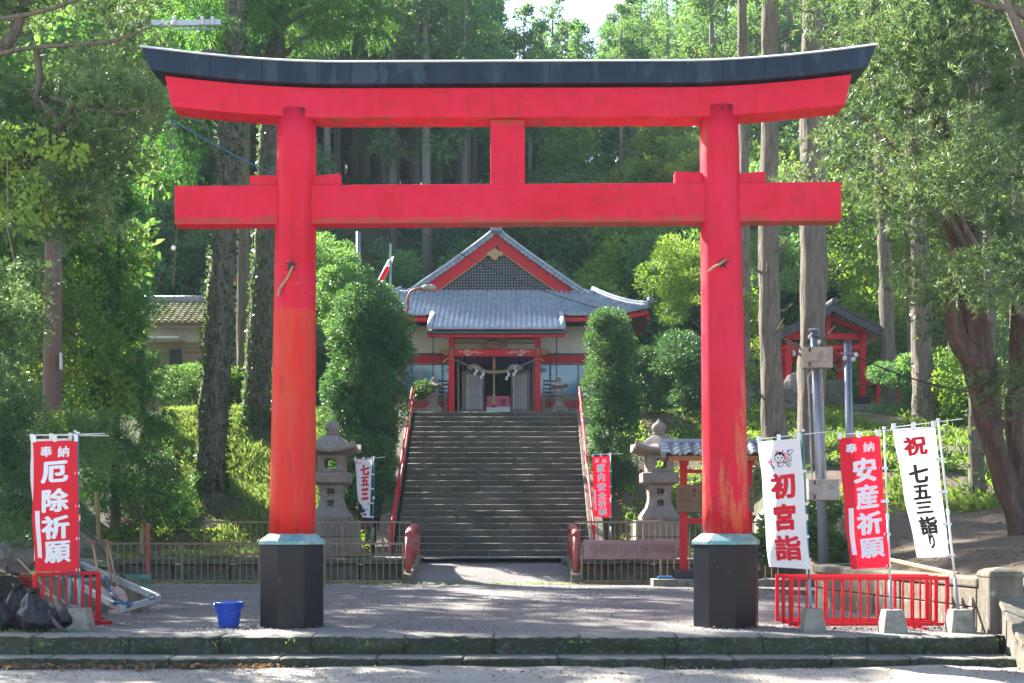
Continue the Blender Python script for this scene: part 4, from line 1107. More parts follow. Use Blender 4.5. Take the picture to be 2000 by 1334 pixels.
def stone_lantern(lab, loc, s=1.0, letters=True, group=None, ground=-.08, m='stone_grey'):
    t = thing('stone_lantern', lab, 'stone lantern', (0, 0, 0), group)
    sq_loft([(.80, ground), (.78, .42), (.74, .55)]).build('lower_base', m, t, bevel=.02)
    for k in range(4):
        for xx in (-.52, 0, .52):
            MB().cbox((xx + .02 * k, -.79, .12 + .0 * k), (.49, .06, .38)).build('base_stone', m, t, bevel=.03) if k == 0 else None
    sq_loft([(.74, .56), (.75, .60), (.75, .98), (.72, 1.0)]).build('base_slab', m, t, bevel=.02)
    sq_loft([(.54, 1.01, 0), (.56, 1.10, .02), (.50, 1.20), (.38, 1.36), (.33, 1.52), (.315, 1.66), (.33, 1.80), (.37, 1.98)]).build('shaft', m, t, bevel=.012)
    sq_loft([(.40, 1.99), (.52, 2.05), (.53, 2.30), (.47, 2.33)]).build('platform', m, t, bevel=.012)
    # fire box with a rounded window through it
    mb = MB(); n = 24; W_, z0, z1 = .36, 2.34, 2.80; zc = (z0 + z1) / 2
    outer, inner = [], []
    for i in range(n):
        a = 2 * math.pi * i / n + math.pi / 4; ca, sa = math.cos(a), math.sin(a); m_ = max(abs(ca), abs(sa))
        outer.append((ca / m_ * W_, zc + sa / m_ * (z1 - z0) / 2))
        pw_ = (abs(ca) ** 4 + abs(sa) ** 4) ** .25
        inner.append((ca / pw_ * .17, zc + sa / pw_ * .135))
    vs = [(x, -W_, z) for x, z in outer] + [(x, -W_, z) for x, z in inner] + [(x, W_, z) for x, z in outer] + [(x, W_, z) for x, z in inner]
    fs = []
    for i in range(n):
        j = (i + 1) % n
        fs += [(i, j, n + j, n + i), (n + i, n + j, 3 * n + j, 3 * n + i), (3 * n + i, 3 * n + j, 2 * n + j, 2 * n + i), (2 * n + i, 2 * n + j, j, i)]
    mb.add(vs, fs); mb.build('fire_box', m, t)
    sq_loft([(.40, 2.81, 0), (.74, 2.86, .13), (.77, 2.90, .17), (.76, 2.97, .19), (.50, 3.10, .04), (.32, 3.26, .01), (.20, 3.36)]).build('roof', m, t, bevel=.01)
    MB().lathe([(.16, 3.365), (.20, 3.42), (.15, 3.44), (.145, 3.46), (.19, 3.50), (.205, 3.57), (.17, 3.66), (.09, 3.72), (.03, 3.79), (.005, 3.82)], (0, 0, 0), 18).build('finial', m, t, smooth=True)
    if letters:
        mb = MB()
        pr = [(1.20, .50), (1.36, .38), (1.52, .33), (1.66, .315), (1.80, .33), (1.98, .37)]
        sf = lambda u, v, o: (u, -float(np.interp(v, [a for a, b in pr], [b for a, b in pr])) - o - .004, v)
        write(mb, '神', .0, 1.80, .22, .22, sf, .035, off=.004); mb.build('lettering', 'ink', t); mb = MB(); write(mb, '燈', .0, 1.49, .20, .20, sf, .03, off=.004)
        mb.build('lettering', 'ink', t)
    t.location = loc; t.scale = (s, s, s); return t
stone_lantern('tall stone lantern half hidden behind the left torii pillar, lit window open to the shrub', (X(649, 34.4), 34.4, .53), 1.0)
t2 = stone_lantern('tall stone lantern left of the small tiled notice board, right of the stairs', (X(1287, 34.4), 34.4, .53), 1.0)
t3 = stone_lantern('small weathered stone lantern at the stair top left of the porch', (X(847, 43.6), 43.6, B0 - .1), .38, False)
t4 = stone_lantern('small weathered stone lantern at the stair top right of the porch', (X(1092, 43.6), 43.6, B0 - .1), .38, False)

# ================================================================== FENCES
def metal_fence(a, b, z, hgt, lab, pitch=.15, skip=None):
    a, b = Vector((*a, z)), Vector((*b, z)); d = (b - a); L = d.length; d.normalize(); ang = math.atan2(d.y, d.x)
    t = thing('metal_fence', lab, 'fence', (a + b) / 2)
    up = Vector((0, 0, 1))
    MB().bar(a + up * hgt, b + up * hgt, .05, .05).build('top_rail', 'fence_brown', t)
    MB().bar(a + up * .10, b + up * .10, .04, .05).build('bottom_rail', 'fence_brown', t)
    if hgt > .9: MB().bar(a + up * (hgt - .0) + up * -.0 - up * .0 + up * 0, b + up * hgt, .01, .01)
    bal = MB().box(-.011, .011, -.011, .011, .12, hgt - .025).mesh('baluster', 'fence_brown')
    post = MB().box(-.024, .024, -.03, .03, -.15, hgt - .026).mesh('post', 'fence_brown')
    n = int(L / pitch)
    for i in range(n + 1):
        p = a + d * (L * i / n)
        if i % 12 == 0: place(post, 'post', t, p, (0, 0, ang))
        else: place(bal, 'baluster', t, p, (0, 0, ang))
    return t
metal_fence((X(205, 29.85), 29.85), (X(632, 29.85), 29.85), -.04, 1.0, 'brown metal fence along the near stream bank behind the left torii foot')
metal_fence((X(634, 29.82), 29.82), (X(787, 29.82), 29.82), -.04, 1.0, 'brown metal fence on the near bank ending at the left bridge railing')
metal_fence((X(1136, 29.82), 29.82), (X(1330, 29.82), 29.82), -.04, 1.0, 'brown metal fence carrying the pink notice panel right of the bridge')
metal_fence((X(1334, 29.82), 29.82), (X(1520, 29.82), 29.82), -.04, 1.0, 'brown metal fence behind the tiled notice board and right torii foot')
metal_fence((X(400, 32.95), 32.95), (X(803, 32.95), 32.95), .53, .96, 'brown metal fence on the far stream bank left of the bridge', .15)
metal_fence((X(1122, 32.95), 32.95), (X(1505, 32.95), 32.95), .53, .96, 'brown metal fence on the far stream bank right of the bridge', .15)
# pink notice panel on the fence
pn = thing('notice_sign', 'wide pink board with columns of small black writing fixed to the fence', 'notice board', (X(1231, 29.7), 29.7, .6))
pa_, pb_, pz0, pz1 = X(1140, 29.7), X(1322, 29.7), Z(1092, 29.7), Z(1055, 29.7)
MB().box(pa_, pb_, 29.70, 29.74, pz0, pz1).build('board', 'board_pink', pn, bevel=.006)
mb = MB(); rr = random.Random(5)
xx = pb_ - .08
while xx > pa_ + .16:
    top_ = pz1 - .10 - rr.choice([0, 0, .02]); L = rr.uniform(.14, .27); z = top_
    while z > top_ - L:
        for q in range(3): mb.cbox((xx + rr.uniform(-.008, .008), 29.697, z - rr.uniform(0, .02)), (rr.uniform(.008, .028), .003, rr.uniform(.003, .006)))
        mb.cbox((xx + rr.uniform(-.008, .008), 29.696, z - .008), (.004, .003, .02)); z -= .031
    xx -= rr.choice([.052, .052, .06, .085])
mb.build('lettering', 'ink_soft', pn, kind='stuff')

# ================================================================== ROOFED NOTICE BOARD
ND = 28.7
nb = thing('notice_board', 'red framed wooden notice board under a small grey tiled roof behind the right torii pillar', 'notice board', (X(1400, ND), ND, 0))
xl_, xr_ = X(1335, ND), X(1462, ND)
MB().box(xl_ - .75, xr_ + 1.6, ND - .45, ND + .45, -.1, .17).build('concrete_slab', 'concrete', nb, bevel=.02)
for x in (xl_, xr_):
    MB().box(x - .22, x + .26, ND - .2, ND + .2, .17, .37).build('black_foot', 'dark_paint', nb, bevel=.01)
    MB().box(x - .078, x + .078, ND - .078, ND + .078, .37, Z(893, ND)).build('post', 'red_paint', nb, bevel=.008)
    MB().box(x - .055, x + .055, ND - .42, ND + .42, Z(904, ND), Z(893, ND)).build('bracket', 'red_paint', nb, bevel=.008)
    MB().box(x - .06, x + .06, ND - .45, ND - .40, Z(911, ND), Z(896, ND)).build('bracket_end', 'red_paint', nb, bevel=.006)
for (y0, y1) in ((924, 917), (1022, 1012)):
    MB().box(xl_ + .08, xr_ - .08, ND - .05, ND + .05, Z(y0, ND), Z(y1, ND)).build('cross_rail', 'red_paint', nb, bevel=.006)
pts = [(X(1320, ND), Z(1000, ND)), (X(1470, ND), Z(1001, ND)), (X(1469, ND), Z(952, ND)), (X(1430, ND), Z(944, ND)), (X(1356, ND), Z(943.5, ND)), (X(1350, ND), Z(947, ND)), (X(1319, ND), Z(948, ND))]
bd = MB().prism(pts, ND - .20, ND - .14).build('board', 'wood_brown', nb, bevel=.01)
mb = MB(); sf = lambda u, v, o: (u, ND - .20 - o, v)
write(mb, '祭', X(1353.5, ND), Z(958.5, ND), .09, .10, sf, .02, off=.003); write(mb, '日', X(1353.5, ND), Z(968.5, ND), .07, .08, sf, .02, off=.003)
for k, px in enumerate((1328, 1333, 1338.5, 1343, 1348, 1365, 1371, 1468 - 4)):
    z = Z(959, ND)
    while z > Z(992, ND):
        for q in range(3): mb.cbox((X(px, ND) + rr.uniform(-.006, .006), ND - .203, z - rr.uniform(0, .02)), (rr.uniform(.010, .028), .003, rr.uniform(.004, .007)))
        mb.cbox((X(px, ND) + rr.uniform(-.006, .006), ND - .203, z - .01), (.005, .003, .024)); z -= .05
mb.build('lettering', 'ink', bd, kind='stuff')
ex0, ex1 = X(1304, ND - .5), X(1480, ND - .5)
MB().box(ex0, ex1, ND - .56, ND - .50, Z(900, ND - .5), Z(893, ND - .5)).build('eave_board', 'wood_orange', nb, bevel=.005)
rz = Z(891, ND - .5); 
MB().prismx([(ND - .6, rz + .0), (ND, rz + .27), (ND + .6, rz), (ND + .6, rz - .05), (ND, rz + .21), (ND - .6, rz - .05)], ex0, ex1).build('roof_deck', 'wood_orange', nb)
for x in (ex0 - .05, ex1 + .01):
    MB().prismx([(ND - .66, rz - .01), (ND, rz + .29), (ND, rz + .17), (ND - .62, rz - .12)], x, x + .045).build('bargeboard', 'roof_black', nb)
tm = MB(); cw = (ex1 - ex0 + .16) / 9
def ST(u, v, h): return (u, v - h * .4, h)
prof = [(0, .0), (.16, .035), (.34, .048), (.5, .035), (.66, .0), (.84, -.02), (1.02, -.005)]
for u, h in prof: tm.v += [(u * cw, 0, h - .018), (u * cw, 0, h + .012), (u * cw, .21, h + .002)]
for i in range(len(prof) - 1):
    a, b = i * 3, i * 3 + 3; tm.f += [(a, b, b + 1, a + 1), (a + 1, b + 1, b + 2, a + 2)]
tmm = tm.mesh('tile', 'tile_grey')
for j in range(4):
    for i in range(9):
        y = ND - .68 + j * .185; z = rz + .0 + (.68 - .66 + j * .185) * .45 + .035
        place(tmm, 'tile', nb, (ex0 - .08 + i * cw, y, z), (R(23), 0, 0))
cap = MB().tube([(0, -.04, 0), (0, .05, .0)], .052, 12).mesh('end_tile', 'tile_grey')
for i in range(1, 9, 2): place(cap, 'end_tile', nb, (ex0 - .08 + (i + .33) * cw, ND - .69, rz + .055))
vt = MB().box(-.045, .045, 0, .2, -.09, .05).mesh('verge_tile', 'tile_grey')
for s_x in (ex0 - .10, ex1 + .10):
    for j in range(4): place(vt, 'verge_tile', nb, (s_x, ND - .70 + j * .185, rz + .045 + j * .083), (R(23), 0, 0))
MB().tube([(ex0 - .12, ND, rz + .36), (ex1 + .12, ND, rz + .36)], .07, 10).build('ridge_tile', 'tile_grey', nb)
MB().cbox((X(1299, 28.2), 28.2, .215), (.34, .12, .07)).build('snack_packet', 'plastic_white', label='small red and blue packet left on the concrete slab of the notice board', cat='packet', bevel=.02)
bpy.data.objects['snack_packet'].data.materials[0] = MATS['pole_blue']
# ================================================================== BANNERS (nobori)
def conc_block(px, D, lab, w_=.30, h_=.30):
    x = X(px, D); mb = sq_loft([(w_ * .56, 0), (w_ * .55, .03), (w_ * .40, h_)], 16)
    mb.v = [(v[0] + x, v[1] + D, v[2]) for v in mb.v]
    return mb.build('concrete_block', 'concrete', bevel=.012, label=lab, cat='concrete block')
def banner(lab, D, corners, pole, polecol, cloth, texts, strip=None, wave=.025, extra=None, arm=None, seed=0, sleeve='pole_grey', torn=False, group=None):
    """corners TL, TR, BR, BL in photo pixels at depth D; pole ((x, y) top, (x, y) foot)"""
    t = thing('banner', lab, 'banner', P(pole[1][0], pole[1][1], D), group)
    c = [P(x, y, D - .05) for x, y in corners]
    wd_ = (c[1] - c[0]).length; hd = ((c[3] - c[0]).length + (c[2] - c[1]).length) / 2
    def base(u, v): return (c[0] * (1 - u) + c[1] * u) * (1 - v) + (c[3] * (1 - u) + c[2] * u) * v
    def surf(x, y, o=0.0):
        """x, y in banner metres from the top left, y down"""
        u, v = x / wd_, y / hd; p = base(u, v)
        fr = (1 - .55 * u)
        p.y += -o + wave * fr * (math.sin(v * 7 + seed + u * 2.2) + .5 * math.sin(v * 15 + seed * 2 - u * 5)) * min(1, v * 5)
        p.x += wave * .35 * math.sin(v * 6 + seed) * (1 - u) * min(1, v * 4)
        return p
    def cs(a, b):
        x, y = a * wd_, b * hd
        if torn and b > .72:
            k = (b - .72) / .28; x = x * (1 - .0 * k) + (1 - a) * wd_ * (.30 * math.sin(k * 3.1) + .1 * k)
            y += .03 * noise.noise(Vector((a * 7, b * 9, 1)))
        return surf(x, y)
    cl = MB().sheet(cs, 14, 44).build('cloth', cloth, t, smooth=True)
    for m, items in texts:
        mb = MB()
        for (ch, px, py, wpx, hpx, bold) in items:
            # photo position to banner metres by inverse bilinear (few steps)
            u, v = .5, .5; tgt = P(px, py, D - .05)
            for _ in range(12):
                q = base(u, v); du = base(u + .01, v) - q; dv = base(u, v + .01) - q; e = tgt - q
                det = du.x * dv.z - du.z * dv.x; u += .01 * (e.x * dv.z - e.z * dv.x) / det; v += .01 * (du.x * e.z - du.z * e.x) / det
            sf = lambda a, b, o: surf(a, -b, o)
            write(mb, ch, u * wd_, -v * hd, wpx / F * D, hpx / F * D, sf, bold, skew=.07)
        mb.build('lettering', m, cl)
    if strip:
        sc = [P(x, y, D - .05) for x, y in strip]
        def ss(a, b):
            p = (sc[0] * (1 - a) + sc[1] * a) * (1 - b) + (sc[3] * (1 - a) + sc[2] * a) * b
            # lift to the waving cloth
            v = (c[0].z - p.z) / (c[0].z - c[3].z); q = surf(.12 * wd_, v * hd, .008); return Vector((p.x, q.y, p.z))
        MB().sheet(ss, 2, 20).build('name_strip', 'cloth_pale_print', cl)
    if extra: extra(surf, wd_, hd, cl, lambda px, py: _inv(base, P(px, py, D - .05), wd_, hd))
    pt, pf = P(*pole[0], D), P(*pole[1], D)
    mid = pt.lerp(pf, .48)
    r_ = .0145 * (1 if D < 20 else 1.3)
    MB().tube([pt, mid], r_ * .85, 10).build('upper_pole', polecol, t, smooth=True)
    MB().tube([mid - (mid - pt).normalized() * -.0, pf.lerp(pt, .16)], r_, 10).build('lower_pole', polecol, t, smooth=True)
    MB().tube([mid + (pt - mid).normalized() * .05, mid - (pt - mid).normalized() * .03], r_ * 1.5, 10).build('joint', 'pole_white', t)
    MB().tube([pf.lerp(pt, .18), pf], r_ * 1.5, 10).build('socket_tube', sleeve, t, smooth=True)
    a, b = arm if arm else ((corners[0][0] - 5, corners[0][1] - 8), (corners[1][0] + 56, corners[1][1] - 12))
    MB().tube([P(*a, D), P(*b, D)], .0065 * (1 if D < 20 else 1.2), 6).build('cross_arm', 'pole_white', t)
    MB().tube([pt + Vector((0, 0, .0)), pt + Vector((0, 0, .03))], r_ * 1.6, 8).build('pole_cap', 'pole_white', t)
    # loops on the top edge and down the pole side
    for k in range(3):
        p = surf(wd_ * (.03 + .47 * k), 0); MB().cbox(p + Vector((0, 0, .03)), (.05, .012, .085)).build('loop', 'plastic_white', t)
    for k in range(1, 5):
        q = surf(wd_, hd * (k / 4.0) - (.02 if k == 4 else 0)); v = (q.z - pf.z) / (pt.z - pf.z); pp_ = pf.lerp(pt, v)
        MB().bar(q - Vector((.04, 0, 0)), Vector((pp_.x + .02, pp_.y - .02, pp_.z)), .012, .035).build('loop', 'plastic_white', t)
    return t
def _inv(base, tgt, wd_, hd):
    u, v = .5, .5
    for _ in range(12):
        q = base(u, v); du = base(u + .01, v) - q; dv = base(u, v + .01) - q; e = tgt - q
        det = du.x * dv.z - du.z * dv.x; u += .01 * (e.x * dv.z - e.z * dv.x) / det; v += .01 * (du.x * e.z - du.z * e.x) / det
    return u * wd_, v * hd
def dog(surf, wd_, hd, cl, inv):
    s = 16.3 / F           # metres per photo pixel
    def mk(parts, m, off):
        mb = MB()
        for kind, pts, w_ in parts:
            q = [(inv(x, y)) for x, y in pts]; sf = lambda a, b, o: surf(a, b, o)
            if kind == 'p': decal_poly(mb, q, sf, off)
            else: stroke(mb, q, w_ * s, sf, off, closed=(kind == 'c'))
        mb.build('printed_dog' if m != 'cloth_red_print' else 'printed_dog_red', m, cl)
    E_ = lambda cx, cy, rx, ry, n=20: [(cx + rx * math.cos(2 * math.pi * i / n), cy + ry * math.sin(2 * math.pi * i / n)) for i in range(n)]
    mk([('c', E_(1522.5, 893, 9.6, 10.2), 1.2), ('s', [(1530, 886), (1538, 885.5), (1543, 889), (1545, 897), (1543, 904), (1544, 909), (1540, 911.5), (1536, 909), (1535, 905), (1528, 904), (1529, 909), (1526, 911.5), (1520, 911), (1518, 904)], 1.0),
        ('s', [(1541, 888), (1546, 884), (1549, 879), (1546, 877.5), (1540, 880)], 1.0), ('p', [(1536, 881), (1541, 878), (1539, 884)], 0),
        ('p', [(1514, 891), (1514.5, 886), (1518, 883), (1523, 882), (1529, 884), (1531.5, 890), (1530, 893), (1526, 887), (1523, 890), (1520, 886), (1517, 889)], 0),
        ('p', E_(1519, 894, 1.5, 1.9, 10), 0), ('p', E_(1526, 894, 1.5, 1.9, 10), 0), ('s', [(1521, 899), (1523, 900.5), (1525, 899)], .8),
        ('s', [(1519, 904), (1519.5, 909), (1523, 911)], 1.6), ('s', [(1539, 904), (1538, 910), (1542, 911)], 1.6), ('s', [(1529, 903), (1536, 903), (1542, 898)], 1.8),
        ('c', E_(1501, 902, 5.6, 5.6), 1.1), ('s', [(1505, 906), (1511.5, 915.5)], 2.2), ('s', [(1497, 896), (1504, 895), (1508, 898)], .8)], 'cloth_ink', .006)
    mk([('p', [(1514.5, 883), (1515.5, 879), (1518.5, 882)], 0), ('p', [(1526, 882), (1529, 878), (1530.5, 883)], 0),
        ('c', E_(1533, 892, 2.2, 2.2, 10), 1.1), ('c', E_(1538, 895, 2.2, 2.2, 10), 1.1), ('c', E_(1533, 898, 2, 2, 10), 1.1), ('c', E_(1539, 889, 1.8, 1.8, 10), 1.0),
        ('p', E_(1521, 904, 3.0, 1.3, 10), 0), ('s', [(1530, 886), (1532, 889)], 1.6), ('p', E_(1523, 897.5, 1, .7, 8), 0),
        ('s', [(1499, 899), (1502, 901), (1501, 904.5), (1499, 905)], 2.3), ('s', [(1503, 899), (1504, 903), (1503, 905)], 2.0), ('p', E_(1500, 892, .8, .8, 8), 0), ('p', E_(1502, 914, 1, 1, 8), 0)], 'cloth_red_print', .0085)
WT, RD = 'cloth_white', 'cloth_red'
PPt = 'cloth_pale_print'
conc_block(153 + 3, 16.2, 'concrete banner foot beside the black bin bags on the left', .30)
banner('red banner with four large pale characters on the left, hung over a low red fence', 16.2, [(64, 862), (151, 860), (155, 1116), (67, 1117)], ((152.5, 848), (155, 1192)), 'pole_teal', RD,
       [(PPt, [('奉', 90, 882, 24, 22, .03), ('納', 124, 882, 24, 22, .03), ('厄', 107, 922, 52, 44, .05), ('除', 109, 977, 52, 46, .045), ('祈', 109, 1030, 52, 46, .045), ('願', 112, 1078, 52, 46, .035)])],
       strip=[(70, 998), (79, 998), (81, 1090), (73, 1089)], wave=.02, seed=1, arm=((60, 850), (205, 847)))
banner('white banner almost hidden behind the large red banner on the left', 16.75, [(60, 858), (140, 856), (146, 1090), (66, 1095)], ((147, 845), (134, 1190)), 'pole_blue', WT, [], wave=.02, seed=3, arm=((57, 850), (212, 851)))
conc_block(134, 16.75, 'concrete banner foot standing behind the front one on the left', .28)
conc_block(1587, 16.1, 'concrete banner foot under the teal pole nearest the right torii pillar', .285)
banner('white banner with a printed dog and three red characters, next to the right torii pillar', 16.1, [(1480, 863), (1562, 856), (1582, 1112), (1503, 1107)], ((1568, 843), (1583, 1195)), 'pole_teal', WT,
       [('cloth_red_print', [('初', 1528, 949, 50, 50, .055), ('宮', 1533, 1010, 46, 52, .055), ('詣', 1540, 1070, 52, 50, .045)])], wave=.042, extra=dog, seed=.5, arm=((1477, 858), (1621, 843)))
conc_block(1743, 15.9, 'concrete banner foot under the middle white pole at the right', .30)
banner('red banner with white characters between two white banners on the right', 15.9, [(1637, 856), (1718, 850), (1737, 1108), (1661, 1112)], ((1727, 838), (1741, 1198)), 'pole_white', RD,
       [(PPt, [('奉', 1662, 876, 23, 20, .03), ('納', 1696, 873, 23, 20, .03), ('安', 1688, 918, 48, 48, .055), ('産', 1694, 970, 47, 48, .045), ('祈', 1699, 1022, 50, 44, .05), ('願', 1703, 1070, 50, 42, .035)])],
       strip=[(1656, 993), (1666, 992), (1674, 1084), (1665, 1084)], wave=.034, seed=2.0, arm=((1633, 850), (1760, 838)))
conc_block(1874, 15.95, 'concrete banner foot under the rightmost leaning pole beside the wall', .30)
banner('white banner with one red and six black characters, rightmost of the row', 15.95, [(1743, 838), (1826, 833), (1853, 1087), (1790, 1089)], ((1833, 822), (1872, 1196)), 'pole_white', WT,
       [('cloth_red_print', [('祝', 1787, 871, 46, 38, .055)]),
        ('cloth_ink', [('七', 1795, 925, 42, 38, .06), ('五', 1801, 961, 38, 32, .06), ('三', 1806, 991, 36, 26, .07), ('詣', 1813, 1026, 42, 36, .05), ('り', 1818, 1057, 20, 28, .08)])], wave=.036, seed=2.8, arm=((1740, 835), (1880, 818)))
def petals(surf, wd_, hd, cl, inv):
    mb, mp, mw = MB(), MB(), MB()
    E_ = lambda cx, cy, rx, ry, n=12: [(cx + rx * math.cos(2 * math.pi * i / n), cy + ry * math.sin(2 * math.pi * i / n)) for i in range(n)]
    for x, y, r_ in ((697, 903, 3.4), (703.5, 905, 2), (723, 903, 2), (721, 984, 2.6), (697, 991, 2.6), (718, 995, 1.8), (705, 1003, 2.2), (699, 984, 1.6)):
        decal_poly(mp, [inv(*q) for q in E_(x, y, r_, r_)], surf, .008); decal_poly(mw, [inv(*q) for q in E_(x, y, r_ * .4, r_ * .4)], surf, .011)
    for k in range(20):
        y = 911 + k * 3.1; u = inv(698 + (k > 13) * (k - 13) * .5, y)
        stroke(mb, [(u[0] - .008, u[1]), (u[0] + .01, u[1] + .004)], .006, surf, .008); stroke(mb, [(u[0], u[1] - .01), (u[0] + .004, u[1] + .012)], .005, surf, .008)
    mp.build('blossom', 'cloth_pink_print', cl); mw.build('blossom_centre', 'cloth_pale_print', cl); mb.build('small_lettering', 'cloth_pink_print', cl)
    mq = MB()
    for pts in ([(707, 994), (712, 993), (714, 999), (711, 1001), (708, 1000)], [(709, 1003), (714, 1002), (716, 1007), (709, 1007)]): decal_poly(mq, [inv(*q) for q in pts], surf, .008)
    mq.build('printed_figure', 'cloth_blue_print', cl)
banner('small white banner with red characters and pink blossoms left of the stairs', 33.6, [(693, 898), (727, 898), (722, 1011), (703, 1010)], ((730.5, 893), (728, 1060)), 'pole_blue', WT,
       [('cloth_red_print', [('七', 712.5, 918, 19, 21, .07), ('五', 713, 940, 18, 20, .07), ('三', 713, 965, 17, 24, .09)])], wave=.03, seed=1.2, extra=petals, torn=True, arm=((690, 898), (752, 893)))
banner('small red banner with white characters at the foot of the right stair handrail', 33.4, [(1157, 892), (1190, 890), (1193, 1011), (1160, 1009)], ((1193, 886), (1193.5, 1060)), 'pole_teal', RD,
       [(PPt, [('奉', 1166, 900, 9, 9, .04), ('納', 1180, 900, 9, 9, .04), ('家', 1173.5, 914, 17, 17, .06), ('内', 1174.5, 932, 15, 17, .07), ('安', 1175, 951, 17, 16, .07), ('全', 1176, 968, 17, 15, .07), ('祈', 1176.5, 984, 17, 15, .06), ('願', 1177, 1000, 17, 14, .05)])],
       strip=[(1159, 957), (1163, 957), (1165.5, 997), (1162, 997)], wave=.01, seed=.2, arm=((1157, 888), (1217, 886)))

# ================================================================== LOW RED FENCES
def red_fence(D, x0, x1, z0, z1, lab, nb_=8, knots=False, group='low red fences stacked behind the banners on the right'):
    t = thing('red_fence', lab, 'fence', ((x0 + x1) / 2, D, 0), group)
    r_ = .022
    for x in (x0 + .02, x1 - .02): MB().box(x - .022, x + .022, D - .022, D + .022, z0, z1 - .046).build('side_frame', 'red_paint', t, bevel=.003, segs=1)
    MB().box(x0, x1, D - .022, D + .022, z1 - .045, z1 + .003).build('top_rail', 'red_paint', t, bevel=.003, segs=1)
    MB().box(x0 + .042, x1 - .042, D - .02, D + .02, z0 + .0, z0 + .04).build('bottom_rail', 'red_paint', t, bevel=.003, segs=1)
    mb = MB(); n = 12; L = z1 - z0 - .085
    mb.lathe([(r_ * (.62 + (.22 if i in (4, 8) else 0)), L * i / n) for i in range(n + 1)], (0, 0, 0), 8)
    bar = mb.mesh('bar', 'red_paint', True)
    for i in range(1, nb_ + 1):
        x = x0 + (x1 - x0) * i / (nb_ + 1); place(bar, 'bar', t, (x, D, z0 + .04), (0, 0, random.random() * 6))
    for x in (x0 + .22, x1 - .38):
        MB().box(x - .02, x + .02, D - .20, D + .20, .0, .035).box(x - .02, x + .02, D - .03, D + .03, .035, z0).build('foot', 'red_paint', t)
    return t
red_fence(17.15, X(1515, 17.15), X(1813, 17.15), Z(1213, 17.15), Z(1122, 17.15), 'low red fence at the back of the three on the right, set furthest left')
red_fence(16.85, X(1527, 16.85), X(1831, 16.85), Z(1218, 16.85), Z(1124.5, 16.85), 'middle one of the three overlapping low red fences on the right')
red_fence(16.55, X(1541, 16.55), X(1853, 16.55), Z(1222, 16.55), Z(1126.5, 16.55), 'front low red fence of the three on the right, reaching furthest right')
# the left one stands at an angle behind the banner
t = thing('red_fence', 'low red fence standing alone under the large red banner on the left', 'fence', (X(130, 17.0), 17.0, 0))
A, Bq = P(68, 1200, 16.6), P(192, 1200, 17.3); A.z = Bq.z = .10; zt2 = .72; d = (Bq - A)
MB().bar((A.x, A.y, zt2), (Bq.x, Bq.y, zt2), .045, .045).build('top_rail', 'red_paint', t)
MB().bar((A.x, A.y, .12), (Bq.x, Bq.y, .12), .04, .04).build('bottom_rail', 'red_paint', t)
for u in (0, 1): 
    p = A.lerp(Bq, u); MB().cbox((p.x, p.y, .40), (.06, .05, .63)).build('side_frame', 'red_paint', t)
    MB().box(p.x - .03, p.x + .20, p.y - .05, p.y + .0, .0, .05).box(p.x - .02, p.x + .02, p.y - .2, p.y + .2, .05, .09).build('foot', 'red_paint', t)
mb = MB(); mb.lathe([(.018 + (.006 if i in (4, 8) else 0), .56 * i / 12) for i in range(13)], (0, 0, 0), 8); bar = mb.mesh('bar', 'red_paint', True)
for i in range(1, 8): p = A.lerp(Bq, i / 8); place(bar, 'bar', t, (p.x, p.y, .14))

# ================================================================== YARD CLUTTER
bk = thing('bucket', 'blue plastic bucket standing on the gravel left of the torii foot', 'bucket', (X(447, 16.9), 16.9, 0))
bx0 = X(447, 16.9)
MB().lathe([(.13, 0), (.135, .012), (.155, .15), (.168, .29), (.182, .31), (.192, .318), (.195, .335), (.186, .34), (.176, .33), (.16, .25), (.128, .02), (.01, .018)], (bx0, 16.9, 0), 32).build('body', 'bucket_blue', bk, smooth=True)
MB().tube([(bx0 - .19 * math.cos(a), 16.9 - .20 * math.sin(a) * .75 - .02, .32 - .16 * math.sin(a)) for a in [math.pi * i / 14 for i in range(15)]], .011, 6).build('handle', 'bucket_blue', bk, smooth=True)
for s in (-1, 1): MB().cbox((bx0 + s * .195, 16.9, .29), (.03, .05, .06)).build('lug', 'bucket_blue', bk, bevel=.005)
def bag(px, D, r, h, lab, m='bag_black', seed=0, tilt=0.0, knot=True):
    x = X(px, D); t = thing('rubbish_bag', lab, 'rubbish bag', (x, D, 0))
    mb = MB(); mb.blob((0, 0, 0), (r, r * .85, h * .55), 64, 44, .32, 1.7, seed)
    vs = []
    for v in mb.v:
        z = v[2] + h * .50; k = 1 - .35 * max(0, z / h - .35)
        cr = 1 + .05 * math.sin(math.atan2(v[1], v[0]) * 9 + seed) * min(1, max(0, z / h - .3) * 2)
        q_ = Vector(v); cr += .045 * abs(noise.noise(q_ * 11 + Vector((seed, 0, 0)))) + .03 * noise.noise(Vector((v[0] * 22, v[1] * 22, v[2] * 7 + seed))) - .05 * max(0, 1 - abs(noise.noise(q_ * 5 + Vector((0, seed, 0)))) * 9)
        vs.append((x + v[0] * k * cr + tilt * max(z, 0), D + v[1] * k * cr, max(0.01, z)))
    mb.v = vs; mb.build('sack', m, t, smooth=True)
    if knot:
        c = Vector((x + tilt * h, D, h * .98)); kb = MB()
        kb.lathe([(.09, -.12), (.035, .0), (.03, .03), (.06, .08), (.085, .12), (.02, .10)], c, 12)
        kb.v = [(v[0] + .02 * noise.noise(Vector(v) * 20), v[1] + .02 * noise.noise(Vector(v) * 17), v[2] + .03 * noise.noise(Vector(v) * 15)) for v in kb.v]
        kb.build('knot', m, t, smooth=True)
bag(-2, 16.15, .17, .36, 'black rubbish bag cut by the left edge of the picture', seed=1)
bag(35, 16.4, .20, .50, 'upright black rubbish bag with a gathered knot, left of the fullest one', seed=2)
